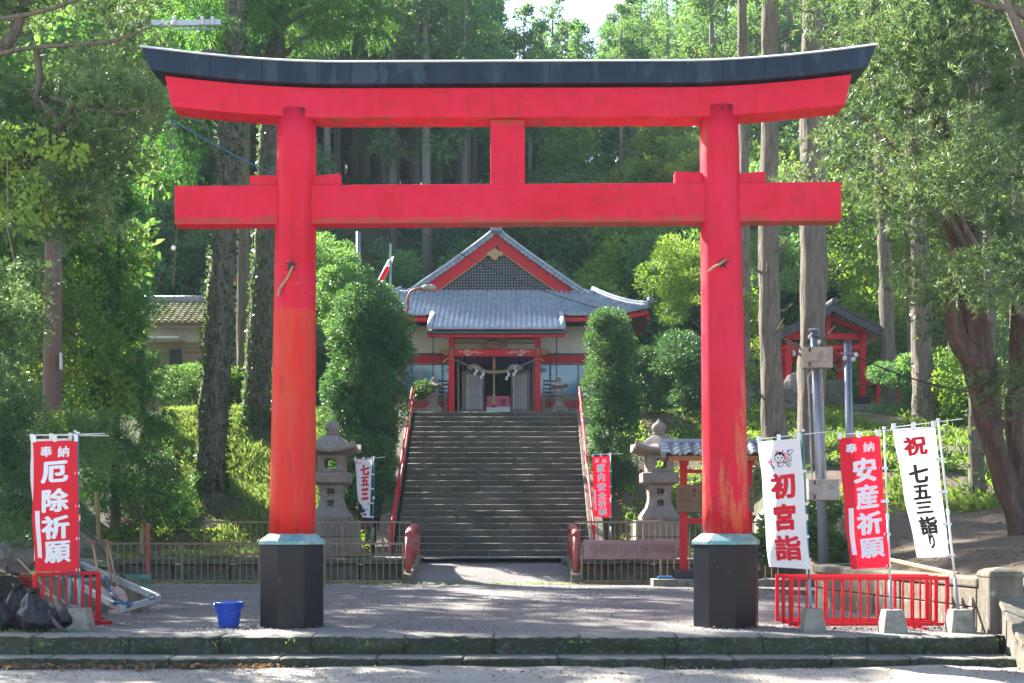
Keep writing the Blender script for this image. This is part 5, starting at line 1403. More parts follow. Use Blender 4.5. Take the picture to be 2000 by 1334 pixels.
bag(76, 16.0, .24, .45, 'full dark plastic bag slumped forward next to the banner foot', seed=6, tilt=-.18)
t = thing('torn_sack', 'grey torn sack leaning open beside the concrete banner foot', 'sack', (X(115, 16.2), 16.2, 0))
mb = MB().sheet(lambda u, v: P(88 + 34 * u + 14 * v + 6 * v * u, 1172 + 56 * v + 10 * u * (1 - v), 16.35 - .25 * v - .1 * math.sin(u * 3.1) + .02 * math.sin(v * 18 + u * 4)), 12, 14); mb.build('cloth', 'bag_grey', t, smooth=True)
mb = MB().tube([P(110, 1172, 16.3), P(122, 1195, 16.2), P(130, 1215, 16.0)], [.04, .085, .075], 12, wob=.4); mb.build('dark_sleeve', 'bag_black', t, smooth=True)
MB().tube([P(84, 1178, 16.0), P(97, 1205, 15.95), P(118, 1228, 15.9), P(132, 1234, 15.9)], [.03, .035, .03, .02], 8).build('rolled_edge', 'bag_grey', t, smooth=True)
def tub(px, py, D, r, lab, m, tilt):
    c = P(px, py, D); t = thing('round_tub', lab, 'tub', c)
    mb = MB().lathe([(r * .72, 0), (r * .96, .24), (r * 1.0, .27), (r * 1.03, .27), (r * 1.02, .25), (r * .92, .24), (r * .68, .03), (.01, .03)], (0, 0, 0), 28)
    rot = Matrix.Rotation(R(tilt), 3, 'X'); mb.v = [tuple(rot @ Vector(v) + c) for v in mb.v]; mb.build('body', m, t, smooth=True)
    for s in (-1, 1):
        h = MB().tube([(s * .06, r * 1.02, .25), (s * .05, r * 1.16, .26), (-s * .05, r * 1.16, .26), (-s * .06, r * 1.02, .25)], .013, 6) if s > 0 else MB().tube([(-.06, -r * 1.02, .25), (-.05, -r * 1.14, .26), (.05, -r * 1.14, .26), (.06, -r * 1.02, .25)], .013, 6)
        h.v = [tuple(rot @ Vector(v) + c) for v in h.v]; h.build('handle', m, t, smooth=True)
tub(22, 1178, 17.1, .30, 'black round tub leaning behind the rubbish bags', 'bag_black', 68)
tub(55, 1172, 17.4, .26, 'red round tub leaning behind the black one', 'tub_red', 70)
# bottle crate
cr = thing('bottle_crate', 'green plastic bottle crate in front of the fence on the left', 'crate', (X(262, 20.5), 20.5, 0))
c0 = Vector((X(263, 22.3), 22.3, .0)); w2, d2, h2 = .23, .17, .50
rot = Matrix.Rotation(R(-24), 3, 'Z')
def rb(mb, x0, x1, y0, y1, z0, z1):
    k = len(mb.v); mb.box(x0, x1, y0, y1, z0, z1)
    for i in range(k, len(mb.v)): mb.v[i] = tuple(rot @ Vector(mb.v[i]) + c0)
    return mb
for (z0, z1, nm) in ((.0, .06, 'bottom_rim'), (.24, .28, 'middle_rim'), (.44, .50, 'top_rim')):
    mb = MB(); rb(mb, -w2, w2, -d2, -d2 + .015, z0, z1); rb(mb, -w2, w2, d2 - .015, d2, z0, z1); rb(mb, -w2, -w2 + .015, -d2 + .016, d2 - .016, z0, z1); rb(mb, w2 - .015, w2, -d2 + .016, d2 - .016, z0, z1); mb.build(nm, 'crate_green', cr)
for i in range(7):
    x = -w2 + .0 + (2 * w2 - .02) * i / 6
    for y in (-d2 + .002, d2 - .014): mb = MB(); rb(mb, x, x + .022, y, y + .01, .06, .44); mb.build('upright', 'crate_green', cr)
for i in range(1, 4):
    y = -d2 + 2 * d2 * i / 4
    for x in (-w2 + .002, w2 - .014): mb = MB(); rb(mb, x, x + .01, y - .011, y + .011, .06, .44); mb.build('upright', 'crate_green', cr)
mb = MB(); rb(mb, -w2 + .02, w2 - .02, -d2 + .02, d2 - .02, .02, .03); mb.build('floor', 'crate_green', cr)
# aluminium ladder lying propped up
ld = thing('aluminium_frame', 'aluminium ladder-like frame propped on the gravel with blue straps', 'ladder', (X(245, 18), 18, .2))
al = lambda a, b, w_=.05, h_=.10: MB().bar(a, b, w_, h_).build('rail', 'aluminium', ld, bevel=.004, segs=1)
p1, p2, p3, p4 = P(110, 1118, 19.2), P(238, 1190, 17.0), P(312, 1168, 17.9), P(160, 1103, 20.0)
al(p1, p2); al(p2, p3, .05, .09); al(p3, p4); al(P(145, 1135, 18.6), P(215, 1128, 19.3), .04, .05); al(p1, p4, .04, .06)
for a, b, r_ in ((P(205, 1126, 18.6), P(216, 1158, 17.9), .018), (P(216, 1158, 17.9), P(236, 1178, 17.3), .016), (P(222, 1178, 17.1), P(254, 1184, 17.1), .03), (P(154, 1125, 18.5), P(163, 1146, 18.2), .022)):
    MB().tube([a, a.lerp(b, .5) + Vector((.01, -.02, .02)), b], r_, 7, wob=.3).build('strap', 'strap_blue', ld, smooth=True)
for c in (P(252, 1180, 17.1), P(297, 1166, 17.6)):
    MB().tube([c + Vector((math.cos(a) * .045, math.sin(a) * .03, math.sin(a) * .035)) for a in [i * .7 for i in range(10)]], .009, 6).build('strap', 'strap_blue', ld)
def spade(top_, mid_, bl_, lab, w_=.068):
    t = thing('shovel', lab, 'shovel', bl_)
    MB().tube([top_, mid_], .018, 8).build('shaft', 'bamboo', t, smooth=True)
    MB().tube([top_ + Vector((-.05, 0, .02)), top_ + Vector((.05, 0, .02))], .014, 8).tube([top_ + Vector((-.05, 0, .02)), top_ + Vector((-.02, 0, -.07))], .010, 6).tube([top_ + Vector((.05, 0, .02)), top_ + Vector((.02, 0, -.07))], .010, 6).build('grip', 'wood_brown', t)
    d = (bl_ - mid_); L = d.length
    def bs(u, v): 
        q = mid_ + d * v; s = (u - .5) * 2 * w_ * min(1, .35 + v * 4) * (1 - max(0, v - .7) ** 2 * 7); return q + Vector((s, -.03 * math.cos((u - .5) * 3) - .01, 0))
    MB().sheet(bs, 6, 10).build('blade', 'shovel_pink', t, smooth=True)
spade(P(181, 1060, 19.2), P(196, 1145, 18.6), P(214, 1172, 18.2), 'shovel with a pale wooden shaft leaning leftmost inside the frame')
spade(P(206, 1058, 19.4), P(219, 1145, 18.8), P(224, 1165, 18.5), 'shovel with a brown shaft leaning in the middle of three')
spade(P(211, 1062, 19.3), P(229, 1145, 18.7), P(245, 1175, 18.3), 'shovel with red band on its shaft, rightmost of three')
MB().tube([P(160, 1026, 19.6), P(252, 1140, 18.9)], .022, 10).build('black_pipe', 'black_iron', label='long dark pipe leaning above the shovels and the green crate', cat='pipe')
for a, b, r_, lab in ((P(-60, 1082, 19.2), P(150, 1190, 17.4), .022, 'long bamboo pole lying slantwise behind the rubbish bags'), (P(35, 1092, 19.4), P(128, 1188, 17.9), .013, 'thin pale stick leaning behind the bamboo pole')):
    MB().tube([a.lerp(b, i / 10) for i in range(11)], [r_ * (1.12 if i % 2 else 1) for i in range(11)], 8).build('bamboo_pole', 'bamboo', label=lab, cat='pole')
MB().tube([P(1725, 1091, 19.5).lerp(P(1870, 1123, 17.4), i / 12) for i in range(13)], [.038 * (1.08 if i % 3 == 0 else 1) for i in range(13)], 10).build('bamboo_pole', 'bamboo', label='thick bamboo pole lying on top of the bank behind the right banners', cat='pole')
MB().tube([(6.9, 17.2, .80), (8.2, 17.8, .95)], .05, 10).build('bamboo_pole', 'bamboo', label='short bamboo piece lying behind the stone post at the right edge', cat='pole')
MB().sheet(lambda u, v: P(212 + 42 * u, 1190 + 9 * v + 3 * math.sin(u * 4), 17.2 - .3 * v) + Vector((0, 0, .02 * math.sin(u * 5))), 8, 3).build('wooden_scrap', 'wood_grey', label='curved brown scrap of bark under the aluminium frame', cat='scrap')
for a in ((P(130, 1105, 18.4), P(150, 1180, 17.9), 'dark green metal bar leaning behind the left red fence'), (P(118, 1105, 18.6), P(136, 1175, 18.2), 'second dark green metal bar leaning behind the left red fence')):
    MB().bar(a[0], a[1], .05, .03).build('green_bar', 'panel_green', label=a[2], cat='bar')
# rocks
def rock(px, py, D, r, lab, seed, m='stone_grey', amp=.55):
    mb = MB().blob(P(px, py, D), r, 12, 9, amp, 1.3, seed); mb.build('rock', m, label=lab, cat='rock', bevel=.02)
rock(184, 1088, 21.5, (.30, .32, .30), 'large angular rock behind the shovels', 3, 'stone_mossy')
rock(165, 1108, 20.2, (.45, .25, .12), 'flat brown rock under the large angular one', 5, 'stone_mossy')
rock(28, 1088, 21.0, (.36, .3, .30), 'purple grey rock at the left edge above the low wall', 8)
rock(-5, 1095, 20.6, (.2, .3, .22), 'smaller rock at the very left edge', 9)
# low wall on the left
lw = thing('low_wall', 'low mossy concrete curb wall holding the shrubs at the left', 'wall', (-7.5, 19.6, 0))
for i in range(9):
    xa = -11.5 + i * .62; MB().box(xa + .006, xa + .614, 19.35 + .0, 19.7, -.05, .55 - .012 * (i % 2)).build('block', 'concrete_stained', lw, bevel=.02)
for i in range(11):
    a = Vector((-6.0 - .37 * i, 19.72 + .93 * i)); MB().bar((a.x, a.y, .2), (a.x - .36, a.y + .90, .2), .28, .52 - .02 * (i % 3)).build('block', 'stone_mossy', lw, bevel=.04)
# red stake
MB().cbox(P(289, 1078, 29.3), (.085, .07, 1.35)).build('red_post', 'red_paint_old', label='worn red wooden post standing in the brown fence on the left', cat='post', bevel=.01)

# ================================================================== POLES, BOXES, WIRES
def upole(pxb, pyb, pxt, pyt, D, r_, lab, m='steel', cat='utility pole', taper=1.0):
    t = thing('utility_pole', lab, cat, P(pxb, pyb, D)); MB().tube([P(pxb, pyb, D), P(pxb, pyb, D).lerp(P(pxt, pyt, D), .5), P(pxt, pyt, D)], [r_, r_ * (1 + taper) / 2, r_ * taper], 20).build('pole', m, t, smooth=True); return t
pa = upole(1609, 1112, 1590, 645, 22.6, .088, 'galvanised pole carrying two grey metal boxes behind the banners', taper=.85)
def mbox(px0, px1, py0, py1, D, par):
    a, b = P(px0, py1, D), P(px1, py0, D); MB().box(a.x, b.x, D, D + .22, a.z, b.z).build('meter_box', 'box_beige', par, bevel=.012)
    MB().box(a.x + .04, b.x - .008, D - .012, D - .0, a.z + .01, b.z - .01).build('box_door', 'box_beige', par, bevel=.004)
    for q in (.16, .84): MB().cbox((a.x + .10, D - .02, a.z + (b.z - a.z) * q), (.035, .02, .07)).build('hinge', 'dark_paint', par)
mbox(1570, 1627, 677, 718, 22.35, pa); mbox(1580, 1639, 936, 977, 22.3, pa)
for dx in (-14, 13): MB().tube([P(1596 + dx * .6, 722, 22.45), P(1592 + dx, 735, 22.45), P(1594 + dx, 780, 22.45), P(1600 + dx, 935, 22.45)], .016, 6).build('conduit', 'box_beige', pa)
MB().tube([P(1577, 672, 22.5), P(1583, 655, 22.5), P(1600, 660, 22.4), P(1603, 672, 22.4)], .018, 6).build('cable', 'black_iron', pa, smooth=True)
for c in (P(1582, 658, 22.5), P(1600, 668, 22.4)): MB().blob(c, (.04, .04, .05), 8, 6, 0).build('insulator', 'plastic_white', pa, smooth=True)
MB().tube([P(1589, 646, 22.6), P(1589, 642, 22.6)], .095, 14).build('pole_cap', 'steel', pa)
pb2 = upole(1664, 1108, 1655, 668, 24.2, .082, 'plain galvanised pole with a black cap right of the meter boxes', taper=.85)
MB().tube([P(1655, 670, 24.2), P(1655, 664, 24.2)], .074, 14).build('pole_cap', 'dark_paint', pb2)
MB().bar(P(1642, 690, 24.1), P(1672, 690, 24.1), .03, .03).build('clamp', 'steel', pb2)
for c in (P(1650, 700, 24.0), P(1667, 702, 24.0), P(1672, 693, 24.0)): MB().blob(c, (.045, .045, .05), 8, 6, 0).build('insulator', 'plastic_white', pb2, smooth=True)
def wire(pts, lab, r_=.012, m='black_iron', name='cable'):
    MB().tube(pts, r_, 6).build(name, m, smooth=True, label=lab, cat='cable')
def sag(a, b, s, n=14): return [a.lerp(b, i / n) + Vector((0, 0, -s * 4 * (i / n) * (1 - i / n))) for i in range(n + 1)]
wire([P(1622, 715, 22.5), P(1632, 725, 22.7), P(1645, 722, 23.3), P(1652, 706, 24.0)], 'thick black cable looping between the two galvanised poles', .02)
wire([P(1624, 688, 22.5), P(1640, 700, 22.9), P(1638, 712, 22.9), P(1624, 708, 22.5)], 'short black cable loop beside the upper meter box', .016)
wire(sag(P(1674, 697, 24.1), P(2080, 775, 21.0), .25), 'black cable running right from the pole through the twisted tree', .016)
wire(sag(P(800, 440, 40), P(1200, 610, 40), .3), 'thin black cable crossing in front of the shrine gable', .014)
wire(sag(P(330, 232, 22), P(600, 365, 34), .1), 'blue cable running down behind the left torii pillar', .014, 'pole_blue')
wire(sag(P(346, 440, 17.2), P(338, 560, 17.2), 0), 'thin rusty wire hanging from the left end of the tie beam', .004, 'wood_brown')
MB().blob(P(339, 484, 17.2), (.035, .035, .035), 10, 8, 0).build('insulator_ball', 'plastic_white', smooth=True, label='white insulator ball on the wire left of the torii', cat='insulator')
ca = thing('crossarm', 'pale blue metal crossarm with insulators at the top left among the branches', 'crossarm', P(370, 45, 32.8))
MB().bar(P(250, 48, 32.8), P(431, 44, 32.8), .12, .14).build('beam', 'pale_metal', ca)
for px in (340, 395, 415): MB().lathe([(.03, -.14), (.05, -.06), (.03, -.03), (.06, .02), (.03, .08)], P(px, 38, 32.7), 10).build('insulator', 'plastic_white', ca)
MB().bar(P(338, 58, 32.8), P(424, 57, 32.8), .03, .03).build('brace', 'steel', ca)
t = upole(99, 1115, 106, 250, 26.0, .205, 'thick smooth brown utility pole rising between the left trees', 'pole_brown', taper=.78)
MB().box(X(119.5, 25.9), X(122, 25.9), 25.8, 25.9, Z(722, 25.9), Z(690, 25.9)).build('number_plate', 'plastic_white', t)
for px, py in ((100, 582), (97, 700)): MB().tube([P(px, py, 25.8), P(px + 1, py - 1, 25.6)], .02, 6).build('step_bolt', 'black_iron', t)
t = upole(700, 640, 700, 453, 44, .075, 'slim blue grey pole rising from the shrub left of the shrine', 'pole_blue'); t.children[0].data.materials[0] = MATS['steel']
fp = thing('flagpole', 'grey flagpole with a drooping white and red flag left of the shrine roof', 'flagpole', P(762, 640, 45.5))
MB().tube([P(762, 640, 45.5), P(763, 476, 45.5)], .045, 8).build('pole', 'steel', fp)
def FS(u, v):
    a = P(762, 503, 45.5); b = P(728, 572, 45.5); q = a.lerp(b, v); wd_ = .62 * math.sin(.5 + v * 1.9)
    return q + Vector((wd_ * (u - .35) * .7, .10 * math.sin(u * 9 + v * 3), wd_ * (u - .5) * .5))
MB().sheet(FS, 14, 14).build('flag', 'cloth_white', fp, smooth=True)
MB().sheet(lambda u, v: Vector(FS(.25 + .55 * u, .28 + .42 * v)) + Vector((0, -.015, 0)), 10, 10).build('flag_disc', 'cloth_red', fp, smooth=True)

# ================================================================== HOUSE ON THE LEFT
HD = 50.0
ho = thing('old_house', 'old white plaster house with a mossy tiled roof behind the left trunks', 'house', (X(420, HD), HD, 5.3))
hx0, hx1 = X(255, HD), X(478, HD)
MB().box(hx0 + .4, hx1 - .2, HD + .7, HD + 7, Z(668, HD + .7), Z(625, HD + .7)).build('plaster_wall', 'wall_cream', ho)
zz_ = Z(668, HD + .7); n = 7; zlow = 6.0
for i in range(n):
    z1 = zz_ - (zz_ - zlow) * i / n; z0 = zz_ - (zz_ - zlow) * (i + 1) / n
    MB().prismx([(HD + .62, z0), (HD + .70, z0), (HD + .70, z1), (HD + .675, z1)], hx0 + .4, hx1 - .2).build('plank', 'wood_grey', ho)
MB().box(hx0 + .4, hx1 - .2, HD + .70, HD + 7, zlow - .8, zz_ - .002).build('lower_wall', 'wood_grey', ho)
for px in (392, 430, 470): MB().box(X(px, HD + .6) - .05, X(px, HD + .6) + .05, HD + .60, HD + .72, zlow, Z(632, HD + .6)).build('post', 'wood_grey', ho)
MB().box(X(330, HD + .5), X(352, HD + .5), HD + .55, HD + .65, zlow + .6, Z(678, HD)).build('window', 'dark_paint', ho)
MB().box(hx0 - .1, hx1 + .1, HD + .0, HD + .08, Z(633, HD), Z(629.5, HD)).build('gutter', 'wood_brown', ho)
hz0, hz1 = Z(630, HD), Z(590, HD + 2.2)
def SH(u, v, h): return (u, HD + v * .87 - h * .4, hz0 + v * (hz1 - hz0) / 2.5 + h * .9)
mb = MB(); tiled(mb, SH, hx0 - .3, hx1 + .2, 0, 2.52, .27, .24, amp=.07, step=.045); mb.build('roof_tiles', 'tile_old', ho, kind='stuff')
MB().prismx([(HD + .05, hz0 - .08), (HD + 2.2, hz1 - .06), (HD + 7.5, hz0 - 1), (HD + 7.5, hz0 - 1.1), (HD + 2.2, hz1 - .2), (HD + .05, hz0 - .18)], hx0 - .3, hx1 + .2).build('roof_deck', 'wood_grey', ho)
MB().box(hx0 - .3, hx1 + .2, HD + 2.05, HD + 2.35, hz1 - .02, hz1 + .16).build('ridge', 'tile_grey', ho, bevel=.02)
mb = MB().tube([(hx0 - .3, HD + 2.2, hz1 + .20), (hx1 + .2, HD + 2.2, hz1 + .20)], .07, 10)
mb.build('ridge_cap', 'tile_grey', ho, smooth=True)
for i in range(18):
    x = hx0 - .2 + i * .27; MB().tube([(x - .02, HD + 2.2, hz1 + .20), (x + .02, HD + 2.2, hz1 + .20)], .09, 10).build('ridge_band', 'tile_grey', ho)
MB().box(X(290, HD - .4), X(350, HD - .4), HD - .5, HD + .6, Z(664, HD), Z(660, HD)).build('awning', 'pale_metal', ho)
# gabled building end next to it
g2 = thing('pink_roofed_hall', 'gabled wooden hall with a pink metal roof between the two ivy trunks', 'building', (X(500, 49), 49, 5.3))
gx0 = X(463, 49); 
MB().prism([(gx0, Z(668, 49)), (X(560, 49), Z(668, 49)), (X(560, 49), Z(640, 49)), (X(490, 49), Z(580, 49)), (gx0 + .1, Z(556, 49)), (gx0, Z(556, 49))], 49.1, 49.25).build('gable_board', 'wood_brown', g2)
for k in range(9):
    u0, u1 = k / 9, (k + 1) / 9
    def RP(u, y): return Vector((X(463, 49) + (X(560, 49) - X(463, 49)) * u, y, Z(541, 49) - (Z(541, 49) - Z(655, 49)) * u ** .75))
    MB().add([RP(u0, 48.6), RP(u1, 48.6), RP(u1, 49.6) + Vector((0, 0, .1)), RP(u0, 49.6) + Vector((0, 0, .1))] + [q + Vector((0, 0, .06)) for q in (RP(u0, 48.6), RP(u1, 48.6), RP(u1, 49.6) + Vector((0, 0, .1)), RP(u0, 49.6) + Vector((0, 0, .1)))],
             [(0, 3, 2, 1), (4, 5, 6, 7), (0, 1, 5, 4), (1, 2, 6, 5), (2, 3, 7, 6), (3, 0, 4, 7)]).build('roof_sheet', 'roof_pink', g2)
MB().prism([(gx0 - .1, Z(556, 49)), (gx0 + .12, Z(556, 49)), (gx0 + .2, Z(548, 49)), (gx0 - .02, Z(538, 49))], 48.55, 49.6).build('ridge_end', 'roof_pink', g2)
MB().prism([(gx0 - .6, Z(655, 48.8)), (X(500, 49), Z(655, 48.8)), (X(497, 49), Z(650, 48.8)), (X(480, 49), Z(643, 48.8)), (gx0 - .4, Z(650, 48.8))], 48.3, 49.2).build('porch_roof', 'wood_grey', g2)
MB().box(gx0 + .1, X(560, 49), 49.3, 55, 5.0, Z(668, 49)).build('wall', 'wood_brown', g2)
MB().tube([P(463, 556, 48.9), P(463, 720, 48.9)], .04, 6).build('downpipe', 'box_beige', g2)
MB().box(X(447, 49.1), X(457, 49.1), 49.15, 49.3, Z(708, 49), Z(699, 49)).build('meter', 'box_beige', g2)

# ================================================================== PAVILION ON THE RIGHT
PD = 46.0; px_ = lambda p: X(p, PD); pz_ = lambda p: Z(p, PD)
pv = thing('water_pavilion', 'open red pavilion with a black roof behind the right trunks', 'pavilion', (px_(1625), PD, 5.7))
MB().box(px_(1500), px_(1722), PD - 1.0, PD + 3.2, 5.0, pz_(794)).build('floor_slab', 'concrete', pv, bevel=.03)
for p, dy in ((1685, -.1), (1641, 2.4), (1540, -.1), (1530, 2.4)):
    x = X(p, PD + dy); MB().box(x - .10, x + .10, PD + dy - .1, PD + dy + .1, pz_(794), Z(655, PD)).build('column', 'red_paint', pv, bevel=.01)
    MB().box(x - .22, x + .22, PD + dy - .22, PD + dy + .22, pz_(794) , pz_(776)).build('column_base', 'dark_paint', pv, bevel=.01)
for y0, y1, dy in ((664, 652, -.1), (684, 675, -.1), (694, 686, .1), (690, 680, 2.4)):
    MB().box(px_(1526), px_(1690), PD + dy - .07, PD + dy + .07, pz_(y0), pz_(y1)).build('beam', 'red_paint', pv, bevel=.008)
MB().box(px_(1616) - .08, px_(1616) + .08, PD - .17, PD + .0, pz_(652), pz_(612)).build('king_post', 'red_paint', pv)
for s in (-1, 1):
    MB().bar((px_(1616) + s * .1, PD - .1, pz_(622)), (px_(1616) + s * 1.35, PD - .1, pz_(650)), .10, .14).build('brace', 'red_paint', pv)
    MB().bar((px_(1685 if s > 0 else 1540), PD - .1, pz_(666)), (px_(1665 if s > 0 else 1560), PD - .1, pz_(684)), .08, .10).build('brace', 'red_paint', pv)
    pts = []
    for i in range(9):
        u = i / 8; pts.append((px_(1616) + s * 2.0 * u, pz_(601) - (pz_(601) - pz_(655)) * u ** .85))
    for i in range(8):
        a, b = pts[i], pts[i + 1]
        q = [(a[0], a[1]), (b[0], b[1]), (b[0], b[1] + .05), (a[0], a[1] + .05)]; q2 = [(a[0], a[1] - .28), (b[0], b[1] - .30), (b[0], b[1]), (a[0], a[1])]
        if s < 0: q, q2 = q[::-1], q2[::-1]
        MB().prism(q, PD - 1.05, PD + 3.6).build('roof_sheet', 'roof_black', pv); MB().prism(q2, PD - 1.0, PD - .90).build('bargeboard', 'roof_black', pv)
    for k in range(16):
        y = PD - .8 + k * .27; a, b = pts[1], pts[8]
        MB().bar((a[0], y, a[1] - .08), (b[0], y, b[1] - .06), .07, .10).build('rafter', 'wood_pale', pv)
MB().tube([(px_(1616), PD - 1.1, pz_(600) + .05), (px_(1616), PD + 3.6, pz_(600) + .05)], .12, 8).build('ridge', 'roof_black', pv)
for p in (1548, 1562): MB().cbox((px_(p), PD - .25, pz_(691)), (.10, .02, .22)).build('paper_streamer', 'paper', pv)
rock(1558, 770, 45.0, (.62, .5, .75), 'large upright tan boulder under the pavilion left of the trunk', 21, amp=.4)
rock(1628, 778, 45.3, (.55, .5, .72), 'large upright brown boulder under the pavilion right of the trunk', 22, 'stone_mossy', amp=.4)
rock(1550, 800, 43.5, (.5, .4, .3), 'dark rock below the pavilion floor', 24, 'stone_mossy'); rock(1590, 815, 42.5, (.35, .4, .35), 'pale lichen rock on the slope below the pavilion', 25)
sr = thing('small_red_shelter', 'small red shelter with a pale sloping roof right of the pavilion', 'shelter', (X(1710, 49), 49, 5.7))
MB().prism([(X(1690, 49), Z(746, 49)), (X(1690, 49), Z(743, 49)), (X(1722, 49), Z(724, 49)), (X(1760, 49), Z(745, 49)), (X(1760, 49), Z(750, 49)), (X(1722, 49), Z(730, 49))][::-1], 48.2, 50.5).build('roof', 'box_beige', sr)
for p in (1714, 1752): MB().box(X(p, 49) - .08, X(p, 49) + .08, 48.9, 49.1, 5.4, Z(738, 49)).build('post', 'red_paint', sr)
MB().box(X(1692, 49), X(1758, 49), 48.95, 49.05, Z(750, 49), Z(744, 49)).build('beam', 'red_paint_dull', sr)
MB().prism([(X(1735, 51), Z(735, 51)), (X(1770, 51), Z(735, 51)), (X(1751, 51), Z(706, 51))], 51, 52).build('gable', 'red_paint_dull', sr)
MB().box(X(40, 24), X(63, 24), 24, 24.06, Z(1004, 24), Z(898, 24)).build('metal_sheet', 'panel_green', label='dark teal metal panel half covered by shrubs at the left', cat='panel', bevel=.01)
MB().tube([(X(196, 33), 33, .5), (X(188, 33), 33, 2.3)], .06, 8).build('yellow_stake', 'bamboo', label='yellow brown stake left of the young cedar trunk', cat='stake')
MB().tube([(X(276, 34.5), 34.5, .5), (X(281, 34.5), 34.5, 2.0)], .07, 8).build('yellow_stake', 'bamboo', label='leaning yellow stake right of the young cedar trunk', cat='stake')
# ================================================================== VEGETATION
def curve_pts(px, n=None):
    """smooth points (x, y, z, r) through keys"""
    ks = np.array(px, float); t = np.linspace(0, len(ks) - 1, (n or len(ks) * 4)); out = []
    for u in t:
        i = int(min(u, len(ks) - 2)); f = u - i
        p0, p1, p2, p3 = ks[max(i - 1, 0)], ks[i], ks[i + 1], ks[min(i + 2, len(ks) - 1)]
        out.append(.5 * ((2 * p1) + (-p0 + p2) * f + (2 * p0 - 5 * p1 + 4 * p2 - p3) * f * f + (-p0 + 3 * p1 - 3 * p2 + p3) * f ** 3))
    return out
def limb(keys, m, parent, name='trunk', n=None, sides=14, wob=.25):
    pts = curve_pts(keys, n); return MB().tube([p[:3] for p in pts], [max(.004, p[3]) for p in pts], sides, wob=wob).build(name, m, parent, smooth=True)
def K(px, py, D, rpx): q = P(px, py, D); return (q.x, q.y, q.z, rpx / F * D)
def whorls(lobes, n, per, L, W, m, name='foliage', up=.5, spread=.9, shell=.35, gap=0, gs=.6):
    C, D, t = lobe_points(lobes, n, shell, up, gap, gs); n = len(C)
    A = np.repeat(D, per, 0); CC = np.repeat(C, per, 0) + A * (RNG.random((n * per, 1)) * .06)
    B = unit(A * .75 + rnd_dir(n * per) * spread)
    ln = L * (.65 + .5 * RNG.random(n * per))
    tt = np.clip(np.repeat(t, per) + RNG.normal(size=n * per) * .12, 0, 1)
    return leaves(name, CC, B, ln, W, m, tt)
def rnd_lobes(n, px0, px1, py0, py1, d0, d1, r0, r1, test=None, squash=.7):
    out = []
    while len(out) < n:
        px, py, d = random.uniform(px0, px1), random.uniform(py0, py1), random.uniform(d0, d1)
        if test and not test(px, py): continue
        r = random.uniform(r0, r1); out.append((tuple(P(px, py, d)), (r, r, r * squash)))
    return out
# --- twisted tree on the right
pt_ = thing('podocarpus_tree', 'twisted reddish tree with long narrow leaves filling the right edge', 'tree', P(1975, 1035, 21.5))
limb([K(1994, 1060, 21.4, 30), K(1984, 1010, 21.4, 22), K(1962, 940, 21.4, 19), K(1932, 830, 21.4, 21), K(1908, 720, 21.5, 25), K(1896, 620, 21.6, 21), K(1893, 500, 21.8, 20), K(1875, 390, 21.8, 16), K(1840, 250, 22, 10), K(1800, 120, 22, 6)], 'bark_red', pt_, 'trunk', 90, 32, .7)
limb([K(2008, 1050, 21.8, 24), K(1992, 940, 21.8, 18), K(1978, 820, 21.8, 15), K(1984, 700, 21.8, 14), K(1996, 590, 21.6, 12), K(2020, 420, 21.5, 12)], 'bark_red', pt_, 'stem', 70, 24, .7)
limb([K(1920, 760, 21.4, 22), K(1893, 700, 21.2, 18), K(1872, 670, 21.2, 15), K(1860, 600, 21, 11), K(1868, 500, 20.8, 10), K(1840, 400, 20.6, 8), K(1812, 300, 20.4, 5)], 'bark_red', pt_, 'limb', 60, 18, .6)
limb([K(1906, 640, 21.6, 15), K(1870, 560, 21.7, 12), K(1862, 470, 21.9, 10), K(1822, 400, 22, 8), K(1790, 330, 22, 5), K(1700, 280, 22, 3)], 'bark', pt_, 'limb', 40, 10, .3)
for keys in ([K(1884, 480, 20.8, 5), K(1850, 420, 20, 5), K(1812, 385, 19.4, 4), K(1740, 380, 19, 3), K(1700, 330, 18.8, 2)],
             [K(2040, 60, 17.5, 12), K(1985, 20, 17.5, 8), K(1930, 10, 17.5, 5), K(1880, -10, 17.5, 3)],
             [K(2030, 160, 17.6, 9), K(1990, 60, 17.5, 9), K(1965, 0, 17.5, 8), K(1955, -60, 17.5, 8)],
             [K(2000, 620, 20.5, 6), K(1940, 520, 20, 5), K(1890, 450, 19.6, 4), K(1850, 350, 19.4, 3)],
             [K(1840, 300, 20.4, 6), K(1800, 200, 19.8, 5), K(1780, 140, 19.5, 4), K(1745, 90, 19.3, 2.5)],
             [K(1862, 150, 19.5, 5), K(1850, 100, 19.4, 4), K(1868, 50, 19.3, 3)],
             [K(1830, 360, 20, 5), K(1760, 300, 19, 4), K(1700, 240, 18.6, 3), K(1660, 215, 18.4, 2)],
             [K(1920, 560, 21, 5), K(1980, 480, 21, 4), K(2010, 380, 21, 3)]):
    limb(keys, 'bark', pt_, 'branch', 24, 7, .2)
def podr(px, py): 
    lim = np.interp(py, [-80, 60, 200, 330, 450, 560, 640, 760], [1560, 1640, 1650, 1620, 1730, 1790, 1830, 1930])
    return px > lim + random.uniform(-10, 40)
lo = rnd_lobes(84, 1560, 2090, -90, 570, 17.5, 24, .5, 1.0, podr) + rnd_lobes(8, 1700, 1880, 540, 680, 19.5, 22, .35, .6, podr) + rnd_lobes(7, 1900, 2060, 560, 780, 20.5, 23, .3, .55) \
    + [(tuple(P(1830, 905, 21)), (.25, .25, .2)), (tuple(P(1600, 350, 18)), (.7, .5, .25)), (tuple(P(1545, 365, 18)), (.35, .3, .16)), (tuple(P(1620, 290, 18.2)), (.5, .4, .25))]
leaf_obj('foliage', whorls(lo, 13500, 12, .13, .018, 'leaf_podo', gap=.64), pt_)
